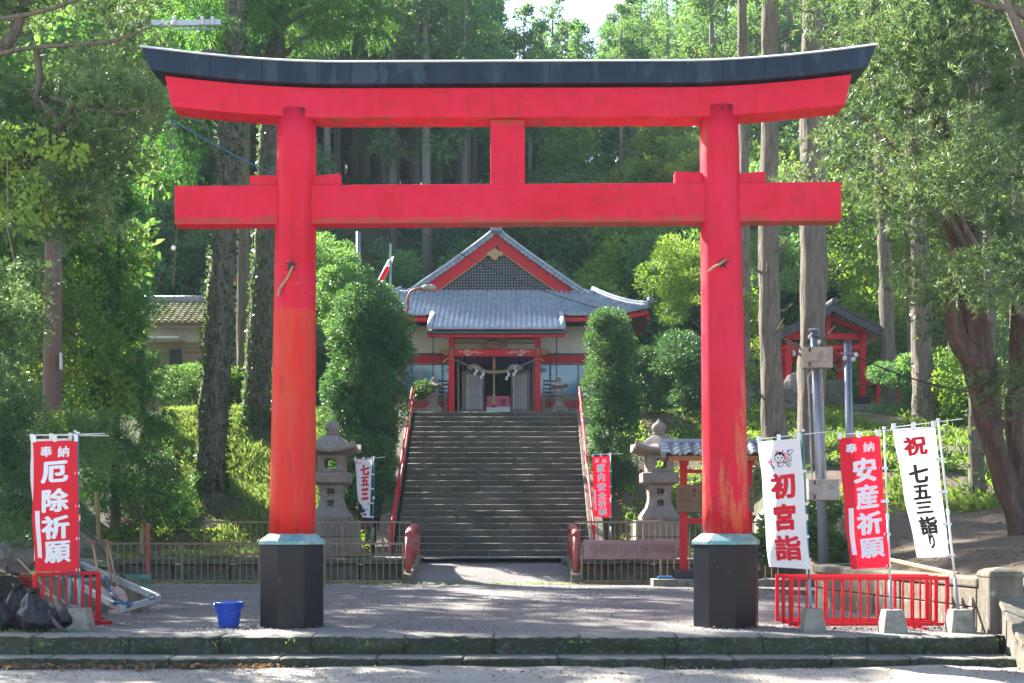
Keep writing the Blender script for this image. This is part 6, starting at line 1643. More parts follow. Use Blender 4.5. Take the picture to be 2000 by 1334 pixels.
# --- tree on the left with hanging long leaves
pl = thing('podocarpus_tree', 'broad spreading tree with long narrow leaves overhanging the top left corner', 'tree', P(-150, 1100, 19.5))
limb([K(-160, 1100, 19.5, 40), K(-150, 700, 19.5, 34), K(-120, 420, 19.5, 28), K(-60, 350, 19.4, 20), K(20, 335, 19.2, 15), K(70, 300, 19, 13), K(120, 262, 18.8, 9), K(150, 200, 18.6, 5)], 'bark_red', pl, 'trunk', 60, 14, .35)
limb([K(-90, 380, 19.6, 22), K(-40, 150, 19.6, 14), K(30, 60, 19.6, 10), K(60, -60, 19.6, 7)], 'bark', pl, 'limb', 30, 10, .3)
for keys in ([K(-40, 115, 19, 5), K(50, 95, 18.8, 4.5), K(130, 88, 18.6, 4), K(220, 80, 18.4, 3.5), K(300, 50, 18.2, 2)],
             [K(70, 95, 19, 7), K(78, 150, 19, 6), K(70, 200, 19, 5), K(95, 260, 19, 4)],
             [K(100, 190, 19, 5), K(180, 215, 18.6, 4), K(250, 218, 18.4, 3), K(300, 205, 18.2, 2)],
             [K(120, 262, 18.8, 7), K(105, 225, 19, 5), K(60, 180, 19, 4)],
             [K(-20, 40, 18.6, 5), K(90, 20, 18.5, 4), K(200, -20, 18.5, 3)]):
    limb(keys, 'bark', pl, 'branch', 24, 7, .2)
def podl(px, py):
    lim = np.interp(py, [-80, 0, 60, 150, 250, 350, 420, 480, 560, 700, 800], [330, 300, 290, 300, 280, 190, 215, 120, 60, 45, 40])
    return px < lim - random.uniform(-5, 30)
lo = rnd_lobes(60, -140, 330, -90, 330, 18.2, 22.5, .45, .85, podl) + rnd_lobes(22, -140, 230, 330, 470, 18.0, 21.5, .35, .6, podl) + rnd_lobes(14, -120, 80, 500, 800, 19.5, 23, .4, .7, podl)
leaf_obj('foliage', whorls(lo, 11500, 12, .13, .018, 'leaf_podo', gap=.66), pl)
vn = thing('climbing_vine', 'yellow green broad leaved vine trailing over the branches at the left edge', 'vine', P(40, 600, 18))
lo = rnd_lobes(22, -40, 160, 270, 470, 17.6, 18.8, .12, .38, lambda a, b: a < 150 - abs(b - 330) * .3)
C, D, tt = lobe_points(lo, 1500, .3, -.6); leaf_obj('leaf_spray', leaves('leaf_spray', C, D, .085, .07, 'leaf_bright', np.clip(tt + .2, 0, 1)), vn)
MB().tube([P(14, 300, 17.9), P(15, 380, 17.8), P(13, 440, 17.9), P(30, 520, 18)], .008, 5).build('stem', 'wood_grey', vn)
# --- tall ivy-clad cedars
def cedar_sprays(lobes, n, name='foliage', m='leaf_cedar_near', L=.16, W=.030, droop=.35, up=-.15, per=9, gap=.75):
    C, D, t = lobe_points(lobes, n, .3, up, gap, .8); n = len(C)
    D[:, 2] -= .25; D = unit(D)
    k = np.tile(np.arange(per), n); A = np.repeat(D, per, 0); CC = np.repeat(C, per, 0) + A * (k * L * .28)[:, None]
    side = unit(np.cross(A, np.repeat(rnd_dir(n), per, 0))) * np.where(k % 2, 1, -1)[:, None]
    B = unit(A * .9 + side * .75 + np.array([0, 0, -.1]))
    return leaves(name, CC, B, L * (1 - .06 * k), W, m, np.clip(np.repeat(t, per) + RNG.normal(size=n * per) * .1, 0, 1), droop * .3)
def tall_tree(keys, lab, m='bark', ivy=0, lobes=None, nspray=0, branches=(), cat='tree', name='cedar_tree', fol='leaf_cedar_near', L=.2, W=.04, sides=18, wob=.22, stubs=0):
    t = thing(name, lab, cat, keys[0][:3]); pts = curve_pts(keys, 50)
    k0 = pts[0]; pts = [np.array([k0[0], k0[1], k0[2] - .6, k0[3] * 1.5])] + pts
    MB().tube([p[:3] for p in pts], [p[3] for p in pts], sides, wob=wob).build('trunk', m, t, smooth=True)
    if ivy:
        idx = RNG.integers(1, len(pts) - 1, ivy); fr = RNG.random(ivy); A = np.array(pts)
        c = A[idx] * (1 - fr[:, None]) + A[idx + 1] * fr[:, None] if True else None
        a = RNG.random(ivy) * 2 * np.pi; nr = np.stack([np.cos(a), np.sin(a), np.zeros(ivy)], 1)
        dens = np.array([noise.noise(Vector((q[0] * 2 + 9 * math.cos(x), q[2] * .5, math.sin(x) * 2))) for q, x in zip(c, a)]) > -.22
        C = c[:, :3] + nr * (c[:, 3] * (1.0 + .10 * RNG.random(ivy)))[:, None]
        D = unit(nr * .5 + rnd_dir(ivy) * .8 + np.array([0, 0, -.2]))
        leaf_obj('ivy', leaves('ivy', C[dens], D[dens], .13, .10, 'leaf_ivy'), t)
    for b in branches: limb(b, m, t, 'branch', 20, 7, .2)
    for i in range(stubs):
        p = pts[random.randrange(6, len(pts) - 3)]; a = random.uniform(math.pi, 2 * math.pi)
        d = Vector((math.cos(a), math.sin(a), .35)); q = Vector(p[:3]) + d * p[3] * .8
        MB().tube([q, q + d * .25, q + d * random.uniform(.4, .9) + Vector((0, 0, .1))], [.05, .035, .012], 6).build('branch_stub', m, t)
    if lobes: leaf_obj('foliage', cedar_sprays(lobes, nspray, L=L, W=W, m=fol), t)
    return t
def G(px, D, rpx):      # a key standing on the hillside
    x = X(px, D); return (x, D, H(x, D) - .1, rpx / F * D)
l1 = rnd_lobes(13, 290, 430, -60, 330, 37, 41, .6, 1.1, lambda a, b: a < 425 - b * .10) + rnd_lobes(7, 360, 530, -60, 80, 39.2, 42, .6, 1.2) + rnd_lobes(4, 330, 400, 300, 380, 37, 39, .4, .6)
tall_tree([G(408, 38, 34), K(412, 900, 38, 28), K(424, 700, 38, 27), K(434, 500, 38, 24), K(447, 300, 38, 21), K(459, 60, 38, 19), K(466, -250, 38, 16), K(470, -550, 38, 8)],
          'tall ivy covered cedar leaning right, nearer and left of the two', 'bark_ivy', 4200, l1, 3300,
          ([K(440, 330, 38, 5), K(415, 290, 37.5, 4), K(395, 240, 37, 3), K(330, 230, 36.6, 2)], [K(452, 130, 38, 6), K(410, 100, 37, 5), K(350, 120, 36, 4), K(300, 60, 36, 2)], [K(445, 350, 38, 6), K(418, 370, 37.4, 5), K(405, 400, 37, 3)]))
l2 = rnd_lobes(12, 560, 715, -80, 70, 40, 45, .7, 1.3, lambda a, b: b < 110 - abs(a - 640) * .5) + rnd_lobes(6, 620, 722, 0, 120, 39, 42, .5, .9, lambda a, b: b < 130 - abs(a - 665) * .9) + rnd_lobes(5, 490, 570, 0, 120, 42.5, 45, .4, .8)
tall_tree([G(498, 41.5, 30), K(502, 790, 41.5, 26), K(512, 600, 41.5, 24), K(522, 400, 41.5, 22), K(534, 150, 41.5, 20), K(545, -200, 41.5, 16), K(552, -500, 41.5, 8)],
          'tall ivy covered cedar just left of the torii pillar', 'bark_ivy', 3600, l2, 3000,
          ([K(538, 60, 41.5, 6), K(600, 20, 41, 5), K(650, 0, 41, 4), K(700, 60, 40.5, 2)], [K(537, 130, 41.5, 5), K(585, 80, 41, 4), K(640, 55, 40.6, 2)], [K(530, 190, 41.5, 5), K(490, 120, 41, 4), K(470, 60, 40.5, 3)]))
tall_tree([G(246, 43, 18), K(247, 600, 43, 16), K(247, 200, 43, 14), K(250, -200, 43, 8)], 'straight grey trunk mostly hidden behind the young cedar', 'bark', 0, None, 0)
tall_tree([G(474, 46, 12), K(476, 400, 46, 11), K(477, 0, 46, 9), K(478, -200, 46, 7)], 'slim trunk standing between the two ivy covered cedars', 'bark', 0, None, 0)
# right-hand trunks
tall_tree([G(1455, 44, 12), K(1455, 600, 44, 10), K(1453, 300, 44, 10), K(1449, 0, 44, 9), K(1447, -300, 44, 6)], 'slender cedar trunk just right of the right torii pillar', 'bark', 0, None, 0, stubs=3)
tall_tree([G(1518, 37.5, 36), K(1512, 850, 37.5, 25), K(1505, 700, 37.5, 21), K(1501, 500, 37.5, 19), K(1503, 250, 37.5, 17), K(1504, 0, 37.5, 16), K(1506, -350, 37.5, 10)], 'mossy cedar trunk left of the thickest one on the right', 'bark', 0, None, 0, stubs=9,
          branches=([K(1515, 80, 37.5, 4), K(1560, 60, 37, 3), K(1600, 85, 36.5, 2)], [K(1506, 500, 37.5, 2), K(1530, 480, 37, 2), K(1548, 450, 37, 1)]))
tall_tree([G(1582, 33.5, 42), K(1583, 880, 33.5, 29), K(1586, 700, 33.5, 26), K(1588, 500, 33.5, 26), K(1588, 250, 33.5, 24), K(1590, 0, 33.5, 22), K(1592, -400, 33.5, 14)], 'thickest cedar trunk on the right, behind the metal boxes', 'bark', 0, None, 0, stubs=10,
          branches=([K(1598, 100, 33.5, 6), K(1625, 92, 33, 5), K(1670, 98, 32.5, 4), K(1700, 120, 32, 2)],))
for px0, px1, D, rb_, rt_, lab, fr_ in ((1742, 1712, 45, 14, 11, 'mossy trunk rising from the right end of the pavilion', None), (1806, 1788, 41, 20, 14, 'straight trunk just left of the twisted tree, broadest of the slope', None),
    (1868, 1855, 43, 13, 9, 'trunk partly hidden behind the leaves of the twisted tree', None), (1908, 1900, 28.5, 14, 10, 'pale straight trunk standing in the ferns left of the twisted tree', None),
    (1937, 1925, 34, 12, 9, 'trunk directly behind the twisted tree', None), (1783, 1772, 50, 8, 6, 'thin sunlit trunk behind the broad one on the slope', None), (1985, 1990, 38, 14, 10, 'trunk at the far right edge behind the twisted tree', None)):
    tall_tree([G(px0, D, rb_ * 1.15), K(px0 - (px0 - px1) * .2, 750, D, rb_), K((px0 + px1) / 2, 450, D, (rb_ + rt_) / 2), K(px1, 100, D, rt_), K(px1, -250, D, rt_ * .6)], lab, 'bark', 500 if D < 42 else 0, None, 0, stubs=2)
# young cedar on the left bank
yx, yd = X(225, 36), 36.0
lo = []
for i in range(120):
    f = random.random() ** .8; z = 2.2 + f * 9.6; rr_ = (1.9 * (1 - f) ** .75 + .12) * random.uniform(.3, 1); a = random.uniform(0, 6.28)
    s = .25 + .32 * (1 - f); lo.append(((yx + math.cos(a) * rr_ + .12 * f, yd + math.sin(a) * rr_, z - rr_ * .22), (s, s, s * .6)))
tall_tree([(yx, yd, H(yx, yd) - .1, .14), (yx + .03, yd, 5, .10), (yx + .1, yd, 9, .06), (yx + .14, yd, 12.2, .02)], 'young feathery green cedar beside the left bank, crown down to the fence', 'bark_red', 0, lo, 8500, L=.15, W=.034, cat='tree')
# --- leafy shrubs
def shrub(lab, lobes, n, m, L, W, name='shrub', cat='shrub', stem=None, up=.3, gap=.0, shell=.5, gs=.6, hue=0):
    c = lobes[0][0]; t = thing(name, lab, cat, (c[0], c[1], min(l[0][2] for l in lobes)))
    C, D, tt = lobe_points(lobes, n, shell, up, gap, gs); leaf_obj('foliage', leaves('foliage', C, D, np.random.default_rng(3).uniform(.7, 1.25, len(C)) * L, W, m, tt, .1), t)
    if stem:
        for s in stem: limb(s, 'bark', t, 'stem', 12, 8, .2)
    return t
def column_lobes(px0, px1, py0, py1, D, wfun, n, r0, r1):
    out = []
    for i in range(n):
        v = (i + .5) / n; w_ = wfun(v); u = random.uniform(-1, 1); cx = (px0 + px1) / 2 + (px1 - px0) / 2 * w_ * u * .78; d = D + random.uniform(-1, 1) * (px1 - px0) / 2 / F * D * w_ * .8
        r = random.uniform(r0, r1); q = P(cx, py0 + (py1 - py0) * v, d)
        if v > .42 and q.x < 0: q.x = min(q.x, -3.5 - r)
        if v > .50 and q.x > 0: q.x = max(q.x, 2.42 + r)
        out.append((tuple(q), (r, r, r * .85)))
    return out
lo = column_lobes(617, 817, 572, 985, 37.6, lambda v: np.interp(v, [0, .12, .35, .7, 1], [.5, .8, 1, 1, .8]), 110, .30, .46)
lo += [(tuple(P(722 - 20 * (k > 3), 610 + 62 * k, 37.7)), (1.22 - .25 * (k == 0) - .12 * max(0, k - 3), 1.1, .95)) for k in range(7)]
shrub('big dense evergreen shrub rising left of the stairs beside the torii pillar', lo, 90000, 'leaf_dark', .10, .040, stem=[[G(720, 37.6, 12), K(715, 900, 37.6, 8), K(700, 700, 37.6, 4)]], gap=0, shell=.72)
lo = column_lobes(1130, 1250, 620, 960, 38.6, lambda v: np.interp(v, [0, .15, .4, .75, 1], [.6, .9, 1, .95, .55]), 80, .22, .34)
lo += [(tuple(P(1190 + 6 * (k > 3), 650 + 50 * k, 38.7)), (.80 - .12 * (k == 0) - .08 * max(0, k - 4), .8, .75)) for k in range(7)]
shrub('tall columnar evergreen shrub right of the stairs, narrower than the left one', lo, 56000, 'leaf_dark', .10, .040, stem=[[G(1200, 38.6, 7), K(1195, 940, 38.6, 6), K(1190, 800, 38.6, 4)]], gap=.62, gs=1.2)
lo = rnd_lobes(34, 610, 708, 468, 640, 41, 44.5, .28, .55, lambda a, b: b > 470 + max(0, a - 670) * 1.5)
shrub('bright young tree glowing above the left shrub next to the torii pillar', lo, 17000, 'leaf_mid', .11, .05, name='young_tree', cat='tree', gap=.62, gs=1.0)
shrub('dark red leaved bush at the top left of the stairs', rnd_lobes(5, 808, 832, 745, 780, 43.2, 43.8, .2, .35), 1200, 'leaf_ivy', .10, .05, gap=.62)
lo = rnd_lobes(26, 1280, 1375, 670, 840, 42, 45, .45, .8); shrub('dark broadleaf shrub between the right columnar shrub and the torii pillar', lo, 24000, 'leaf_dark', .12, .05, gap=.62, gs=.9)
lo = rnd_lobes(18, 1265, 1372, 470, 640, 44, 47, .45, .8, lambda a, b: a > 1262 + max(0, 560 - b) * .5); shrub('yellow green feathery tree left of the right torii pillar', lo, 13000, 'leaf_bright', .17, .045, name='young_tree', cat='tree', gap=.75, gs=.9)
lo = rnd_lobes(24, 1440, 1580, 330, 560, 50, 54, .7, 1.1); shrub('pale green leafy tree between the trunks on the right', lo, 13000, 'leaf_mid', .18, .08, name='broadleaf_tree', cat='tree', gap=.75)
lo = rnd_lobes(14, 1450, 1490, 560, 860, 44, 47, .4, .7); shrub('sunlit bush between the torii pillar and the mossy trunk', lo, 9000, 'leaf_bright', .13, .06, gap=.62)
lo = rnd_lobes(70, 1600, 1960, 360, 770, 50, 56, .8, 1.3); shrub('wide sunlit broadleaf tree filling the slope behind the pavilion', lo, 42000, 'leaf_bright', .20, .10, name='broadleaf_tree', cat='tree', gap=.62)
lo = rnd_lobes(14, 1716, 1780, 700, 800, 42.5, 44, .3, .5); shrub('small soft cypress bush in front of the little red shelter', lo, 6500, 'leaf_cedar', .13, .04, gap=.62)
lo = rnd_lobes(18, 1830, 1900, 690, 840, 40, 43, .4, .6); shrub('young sunlit bush behind the pale trunks on the right slope', lo, 7000, 'leaf_bright', .16, .07, gap=.7)
lo = rnd_lobes(34, 1930, 2100, 560, 960, 34, 44, .6, 1.0); shrub('dense green thicket behind the twisted tree at the right edge', lo, 16000, 'leaf_mid', .16, .06, name='thicket', gap=.62)
lo = rnd_lobes(26, 1475, 1650, 985, 1090, 24.5, 27, .25, .42, lambda a, b: b > 985 + abs(a - 1620) * .35); shrub('dark green bush at the foot of the galvanised poles', lo, 11000, 'leaf_mid', .12, .06, gap=.62, gs=1.4)
lo = rnd_lobes(34, -40, 75, 790, 1055, 20.6, 22.5, .25, .5, lambda a, b: a < 70 - max(0, 870 - b) * .1); shrub('small leaved evergreen shrub at the left edge behind the banner', lo, 21000, 'leaf_dark', .065, .03, gap=.62, gs=1.6)
lo = rnd_lobes(24, 30, 205, 800, 905, 21.5, 24, .22, .42); shrub('loose olive shrub behind the top of the left red banner', lo, 9000, 'leaf_mid', .075, .028, gap=.72, gs=1.6)
lo = rnd_lobes(26, 40, 360, 870, 1010, 36.6, 39.5, .3, .6) + rnd_lobes(7, 60, 190, 960, 1040, 24.5, 28, .2, .35); shrub('tangled shrubs on the shaded bank behind the left fence', lo, 13000, 'leaf_dark', .10, .05, name='thicket', gap=.66, gs=1.1)
lo = rnd_lobes(22, 240, 330, 850, 1020, 31, 33.5, .25, .5); shrub('thin brownish bush between the young cedar and the ivy trunk', lo, 5000, 'leaf_ivy', .09, .04, gap=.62, gs=1.4)
lo = [(tuple(P(px, 752 + random.uniform(-10, 10), 46)), (.8, .7, .62)) for px in range(335, 540, 16)]; shrub('clipped hedge running behind the ivy trunks below the old house', lo, 15000, 'leaf_mid', .11, .06, name='hedge', cat='hedge', gap=.55)
lo = rnd_lobes(46, -60, 235, 420, 800, 33, 40, .7, 1.2, lambda a, b: b > 400); shrub('sunlit leafy trees behind the smooth brown pole on the left', lo, 26000, 'leaf_bright', .14, .07, name='broadleaf_tree', cat='tree', gap=.7)
lo = rnd_lobes(16, -60, 70, 640, 820, 27.5, 30, .4, .7); shrub('mid green bush between the brown pole and the left edge', lo, 11000, 'leaf_mid', .11, .05, gap=.7)
lo = rnd_lobes(12, 1225, 1262, 690, 800, 41.5, 43, .3, .45); shrub('bushy growth directly behind the right columnar shrub', lo, 6000, 'leaf_dark', .11, .05, gap=.62)
# --- forest protos and the wood behind
def proto_cedar(seed, h=18.0):
    random.seed(seed); lobes = []
    for i in range(74):
        f = random.random() ** .75; z = h * (.34 + .64 * f); rr_ = (2.7 * (1 - f) ** .6 + .25) * random.uniform(.45, 1.0); a = random.uniform(0, 6.28)
        s = random.uniform(.5, .85) * (1 - .45 * f); lobes.append(((math.cos(a) * rr_, math.sin(a) * rr_, z), (s, s, s * .65)))
    C, D, t = lobe_points(lobes, 7500, .35, .15, .72, .7)
    crown = leaves('crown', C, D, RNG.uniform(.22, .42, len(C)), .13, 'leaf_cedar', t, .2)
    tr = MB().tube([(0, 0, -1), (0, 0, h * .3), (.1, 0, h * .6), (0, .1, h * .93)], [.27, .22, .15, .03], 8, wob=.2).mesh('trunk', 'bark_far', True)
    return crown, tr
def proto_broad(seed, m='leaf_mid', h=6.5):
    random.seed(seed); lobes = []
    for i in range(30):
        a = random.uniform(0, 6.28); f = random.random(); rr_ = 2.6 * math.sin(.4 + f * 2.4) * random.uniform(.3, 1); s = random.uniform(.6, 1.1)
        lobes.append(((math.cos(a) * rr_, math.sin(a) * rr_, h * (.18 + .72 * f)), (s, s, s * .7)))
    C, D, t = lobe_points(lobes, 6500, .45, .25, .72, .7)
    crown = leaves('crown', C, D, RNG.uniform(.18, .34, len(C)), .13, m, t, .15)
    tr = MB().tube([(0, 0, -.8), (.1, 0, h * .4), (0, .1, h * .8)], [.16, .11, .03], 7, wob=.2).mesh('trunk', 'bark_far', True)
    return crown, tr
CE = [proto_cedar(s) for s in (11, 12, 13)]
BR = [proto_broad(21, 'leaf_mid'), proto_broad(22, 'leaf_mid'), proto_broad(23, 'leaf_bright'), proto_broad(24, 'leaf_bamboo', 6.0)]
random.seed(99)
def put(kind, x, d, s, lab, cat, group, name, z=None, sz=None):
    t = bpy.data.objects.new(name, None); COL.objects.link(t); tag(t, lab, cat, group)
    t.location = (x, d, (hz_(x, d) if z is None else z) - .2); t.rotation_euler = (0, 0, random.uniform(0, 6.28)); t.scale = (s, s, (sz or s) * random.uniform(.92, 1.1))
    for nm, me in (('crown', kind[0]), ('trunk', kind[1])):
        o = bpy.data.objects.new(nm, me); COL.objects.link(o); o.parent = t
    return t
SKY = ([-900, 500, 900, 960, 985, 1005, 1040, 1075, 1110, 1140, 1160, 1185, 1230, 1280, 1340, 2900], [-900, -260, -160, -20, 38, 22, 48, 8, 14, 34, 38, 28, 12, -8, -160, -900])
def where(px):
    return ('seen left of the left torii pillar' if px < 570 else 'seen between the left pillar and the centre strut' if px < 990 else 'seen between the centre strut and the right pillar' if px < 1410 else 'seen right of the right torii pillar')
placed = []
def far_ok(x, d, sp):
    for (a, b) in placed:
        if (a - x) ** 2 + (b - d) ** 2 < sp * sp: return False
    placed.append((x, d)); return True
n_c = 0
for tries in range(6000):
    if n_c >= 190: break
    d = random.uniform(72, 128) if random.random() < .7 else random.uniform(74, 92); x = random.uniform(-.46 * d, .46 * d)
    px = 1000 + F * x / d
    if d < 80 and px > 1010: continue
    if not far_ok(x, d, 3.0 if px < 980 else 4.0): continue
    z0 = hz_(x, d); ztop = EYE + (HZ - float(np.interp(px, *SKY))) / F * d
    h = min(ztop - z0, random.uniform(17, 23)); 
    if h < 7: placed.pop(); continue
    s = h / 17.6
    put(random.choice(CE), x, d, max(.62, s), 'tall cedar of the hill forest ' + where(px), 'tree', 'forest cedars on the hill', 'cedar_tree', sz=s); n_c += 1
placed = []; n_b = 0
for tries in range(5000):
    if n_b >= 95: break
    d = random.uniform(59, 78) if random.random() < .8 else random.uniform(78, 100); x = random.uniform(-.45 * d, .45 * d); px = 1000 + F * x / d
    if d < 62 and abs(x + .6) < 8: continue
    z0 = hz_(x, d); py_ = HZ - (z0 + 6 - EYE) / d * F
    if 620 < px < 955 and py_ < 395: continue            # the open trunk zone
    if 690 < px < 860 and 440 < py_ < 520 and random.random() < .8: continue     # the bare slope
    if d > 78 and px < 1000: continue
    if not far_ok(x, d, 3.3): continue
    k = random.choice(BR[:2] + BR[:2] + [BR[2]] if px < 1100 else BR[:3] + [BR[2]])
    put(k, x, d, random.uniform(.75, 1.15), 'leafy low tree below the hill cedars ' + where(px), 'tree', 'understorey trees on the hill', 'broadleaf_tree'); n_b += 1
for i in range(34):      # trees closing the view under the cedar crowns
    px = 560 + i * 13.5; d = random.uniform(98, 122); x = X(px, d)
    put(random.choice(BR[:2]), x, d, random.uniform(1.1, 1.5), 'leafy low tree below the hill cedars ' + where(px), 'tree', 'understorey trees on the hill', 'broadleaf_tree', sz=random.uniform(1.5, 2.1))
for px, d, py, s, lab in ((1140, 92, 116, .7, 'pale yellow bamboo clump just above the middle of the torii top beam'), (1385, 84, 92, .8, 'pale yellow bamboo clump above the torii beam near the right trunks'),
                       (1245, 72, 330, .65, 'yellow green bamboo clump between the beams, right of the centre strut'), (1352, 70, 296, .75, 'pale yellow bamboo clump against the right torii pillar'), (1290, 78, 285, 1.0, 'green bamboo grove between the beams on the right')):
    x = X(px, d); put(BR[3], x, d, s, lab, 'bamboo', None, 'bamboo_clump', z=Z(py, d) - 6.0 * s)
# trees left of the picture whose shade falls on the yard
for x, d, s, lab in ((-14.5, 31, 1.05, 'cedar just outside the left edge of the picture, first'), (-18, 36, 1.15, 'cedar outside the left edge behind the first'), (-22, 42, 1.2, 'cedar outside the left edge, farthest'), (-12.5, 24, .9, 'shorter cedar outside the left edge beside the yard'), (-15.8, 35, 1.2, 'cedar outside the left edge between the first two'), (-13.4, 37.5, 1.3, 'tall cedar hidden behind the smooth brown pole')):
    put(CE[0], x, d, s, lab, 'tree', None, 'cedar_tree', z=.3)
for (px, py, D, s, k) in ((248, -60, 43, 1.2, 1), (466, -60, 38, 1.15, 0), (548, -60, 41.5, 1.15, 1), (1504, -120, 37.5, 1.0, 2), (1590, -120, 33.5, 1.1, 0), (1712, -60, 45, 1.0, 1), (1788, -60, 41, 1.0, 2)):
    q = P(px, py, D); o = bpy.data.objects.new('crown', CE[k][0]); COL.objects.link(o); o.location = (q.x, q.y, q.z - 6.6 * s); o.scale = (s, s, s)
    best = min([e for e in bpy.data.objects if e.type == 'EMPTY' and e.name.startswith('cedar_tree') and e.parent is None and 'outside' not in e.get('label', '') and 'forest' not in e.get('label', '')], key=lambda e: (e.location.x - q.x) ** 2 + (e.location.y - q.y) ** 2)
    o.parent = best; o.matrix_parent_inverse = Matrix.Translation(-Vector(best.location))
# --- ground cover
def blades(name, pts, L, W, m, kind='stuff', up=1.2, per=1, label=None, tilt=.6):
    C = np.repeat(np.array(pts), per, 0); n = len(C); C = C + RNG.normal(size=(n, 3)) * np.array([.05, .05, .0]) * (per > 1)
    D = unit(RNG.normal(size=(n, 3)) * tilt + np.array([0, 0, up])); t = np.clip(RNG.random(n), 0, 1)
    o = leaf_obj(name, leaves(name, C, D, L * (.5 + RNG.random(n)), W, m, t, .25)); o['kind'] = kind
    if label: o['label'] = label; 
    return o
def scatter(n, x0, x1, d0, d1, test):
    out = []
    while len(out) < n:
        x, d = random.uniform(x0, x1), random.uniform(d0, d1)
        if test(x, d): out.append((x, d, hz_(x, d) - .02))
    return out
nz = lambda x, d, s=.5: noise.noise(Vector((x * s, d * s, 7)))
pxo = lambda x, d: 1000 + F * x / d
blades('tall_grass', scatter(15000, -14, -3.9, 34.2, 47, lambda x, d: 320 < pxo(x, d) < 640 and nz(x, d) > -.25), .28, .022, 'grass', per=3)
blades('low_weeds', scatter(9000, -24, -3.9, 30.5, 36, lambda x, d: nz(x, d, .9) > -.05 and (d > 33.2 or x < -11)), .17, .07, 'leaf_bright', per=3, up=.7)
blades('low_weeds', scatter(3500, -16, -6.5, 20, 31, lambda x, d: x < np.interp(d, [19.5, 24, 29.6, 33], [-7.2, -8.6, -10.3, -10.6]) and nz(x, d, .9) > -.1), .12, .05, 'leaf_mid', per=3, up=.6)
blades('ferns', scatter(13000, 5.6, 24, 26, 50, lambda x, d: (d > 29 or x > 8.5) and nz(x, d, .45) > -.30 and (x > 7.4 or d > 34) and not (px_(1500) < x < px_(1722) and 44.5 < d < 49.5)), .34, .06, 'fern', per=4, up=.55, tilt=.9)
blades('slope_weeds', scatter(2500, 2.8, 8.5, 34.5, 43, lambda x, d: nz(x, d, .9) > .12), .16, .06, 'leaf_bright', per=3, up=.6)
blades('hill_undergrowth', scatter(9000, -30, 34, 57.5, 84, lambda x, d: nz(x, d, .3) > -.2 and hz_(x, d) > 5.9), .55, .22, 'leaf_mid', per=2, up=.7)
blades('dry_brush', scatter(1800, -16, -4, 60, 72, lambda x, d: 280 < pxo(x, d) < 880), 1.2, .03, 'dry_leaf', per=3, up=1.0)
def litter(name, pts, L, W, m='dry_leaf'):
    C = np.array(pts); n = len(C); D = unit(np.stack([RNG.normal(size=n), RNG.normal(size=n), RNG.normal(size=n) * .15], 1)); C[:, 2] += .015
    o = leaf_obj(name, leaves(name, C, D, L * (.6 + .8 * RNG.random(n)), W, m)); o['kind'] = 'stuff'
litter('leaf_litter', scatter(5000, 2.8, 9, 34.5, 43.5, lambda x, d: True) + scatter(3500, -12, -3.9, 33.5, 38, lambda x, d: True), .12, .06)
litter('leaf_litter', scatter(7000, 5.8, 14, 16.8, 32, lambda x, d: x > np.interp(d, [16, 17.6, 19.2, 21, 21.8, 22.6, 23.2, 29, 33], [6.4, 6.35, 6.05, 5.8, 5.8, 6.1, 7.0, 7.4, 7.4])), .09, .022)
litter('leaf_litter', [(random.uniform(-6.4, 6.3), random.choice([random.uniform(14.55, 15.0), random.uniform(13.6, 15.0)]), -.33) for _ in range(260)], .05, .025)
litter('leaf_litter', [(random.uniform(-6.4, -2.8), 15.0 - abs(random.gauss(0, .12)), -.32) for _ in range(170)], .09, .05)
litter('leaf_litter', [(random.uniform(-8, 6), random.uniform(15.9, 29.5), .03) for _ in range(500)], .05, .025)
blades('yard_weeds', [(x, d, .0) for x, d in [(random.uniform(-9.6, 6.0), random.uniform(29.3, 30.0)) for _ in range(900)]] + [(random.gauss(-6.2, .5), random.gauss(16.0, .15), 0) for _ in range(120)], .07, .014, 'leaf_bright', per=3, up=.8)
blades('step_weeds', [(random.choice(ux[1:] + lx[1:]) + random.gauss(0, .05), random.choice([15.38, 15.04]), random.choice([-.22, -.05, -.34])) for _ in range(110)], .05, .012, 'leaf_bright', per=3, up=.5)

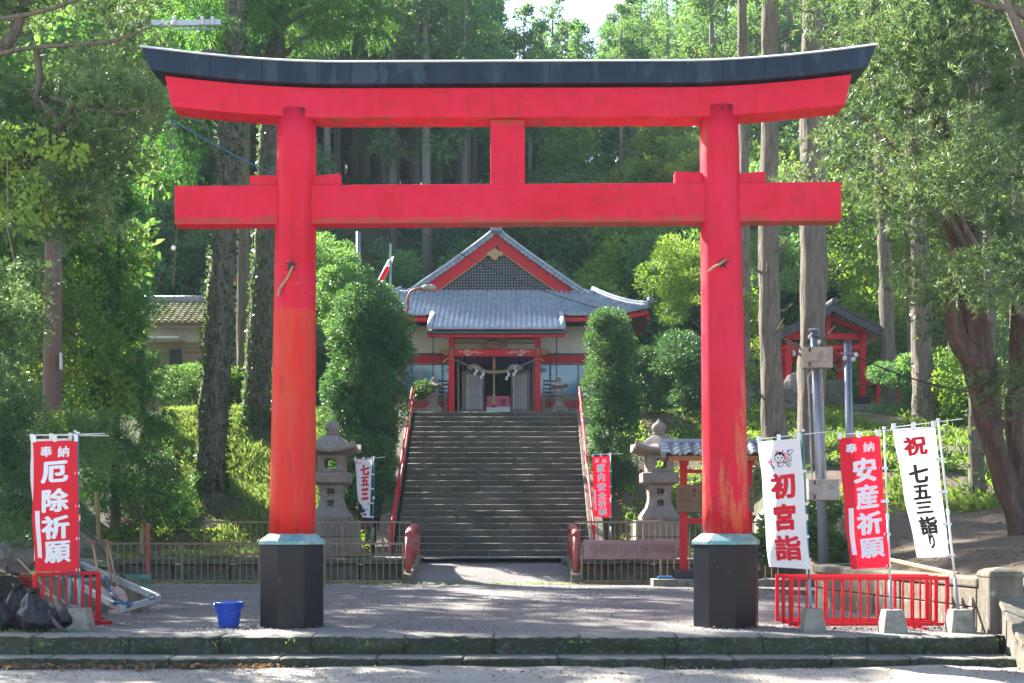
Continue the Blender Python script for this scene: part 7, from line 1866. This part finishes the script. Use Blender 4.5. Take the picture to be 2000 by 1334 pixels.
# loose stones on the yard and road, real little pebbles
def pebbles(name, pts, r0, r1, m):
    C = np.array(pts); n = len(C); r = RNG.uniform(r0, r1, (n, 1)); base = np.array([[1, 0, -.3], [0, 1, -.3], [-1, 0, -.3], [0, -1, -.3], [0, 0, .7]])
    V = (C[:, None, :] + (base[None] * (1 + RNG.normal(size=(n, 5, 1)) * .25)) * r[:, :, None]).reshape(-1, 3); k = np.arange(n)[:, None] * 5
    Q = np.concatenate([k + np.array([[0, 1, 4, 4]]), k + np.array([[1, 2, 4, 4]]), k + np.array([[2, 3, 4, 4]]), k + np.array([[3, 0, 4, 4]])])
    me = bpy.data.meshes.new(name); T = Q[:, :3]; nf = len(T)
    me.vertices.add(len(V)); me.vertices.foreach_set('co', V.astype(np.float32).ravel()); me.loops.add(nf * 3); me.loops.foreach_set('vertex_index', T.astype(np.int32).ravel())
    me.polygons.add(nf); me.polygons.foreach_set('loop_start', np.arange(0, nf * 3, 3, dtype=np.int32)); me.materials.append(MATS[m]); me.update(calc_edges=True)
    o = bpy.data.objects.new(name, me); link(o); o['kind'] = 'stuff'
mat('pebble', (.30, .28, .27), (.14, .13, .135), 30, .9)
pebbles('loose_gravel', [(random.uniform(-9, 6), 15.7 + 14 * random.random() ** 1.6, .004) for _ in range(26000)], .008, .020, 'pebble')
pebbles('road_grit', [(random.uniform(-6.5, 6.5), random.uniform(13.6, 15.05), -.34) for _ in range(3500)], .005, .014, 'pebble')
# ================================================================== AIR
hz = MB().box(-100, 100, -12, 200, -1.9, 92).build('haze', 'paper', kind='stuff')
m = bpy.data.materials.new('air'); m.use_nodes = True; nt = m.node_tree; nt.nodes.remove(nt.nodes['Principled BSDF'])
pv_ = nt.nodes.new('ShaderNodeVolumePrincipled'); pv_.inputs['Color'].default_value = (.70, .86, 1.0, 1); pv_.inputs['Density'].default_value = .00035; pv_.inputs['Anisotropy'].default_value = .0
nt.links.new(pv_.outputs[0], nt.nodes['Material Output'].inputs['Volume'])
hz.data.materials[0] = m
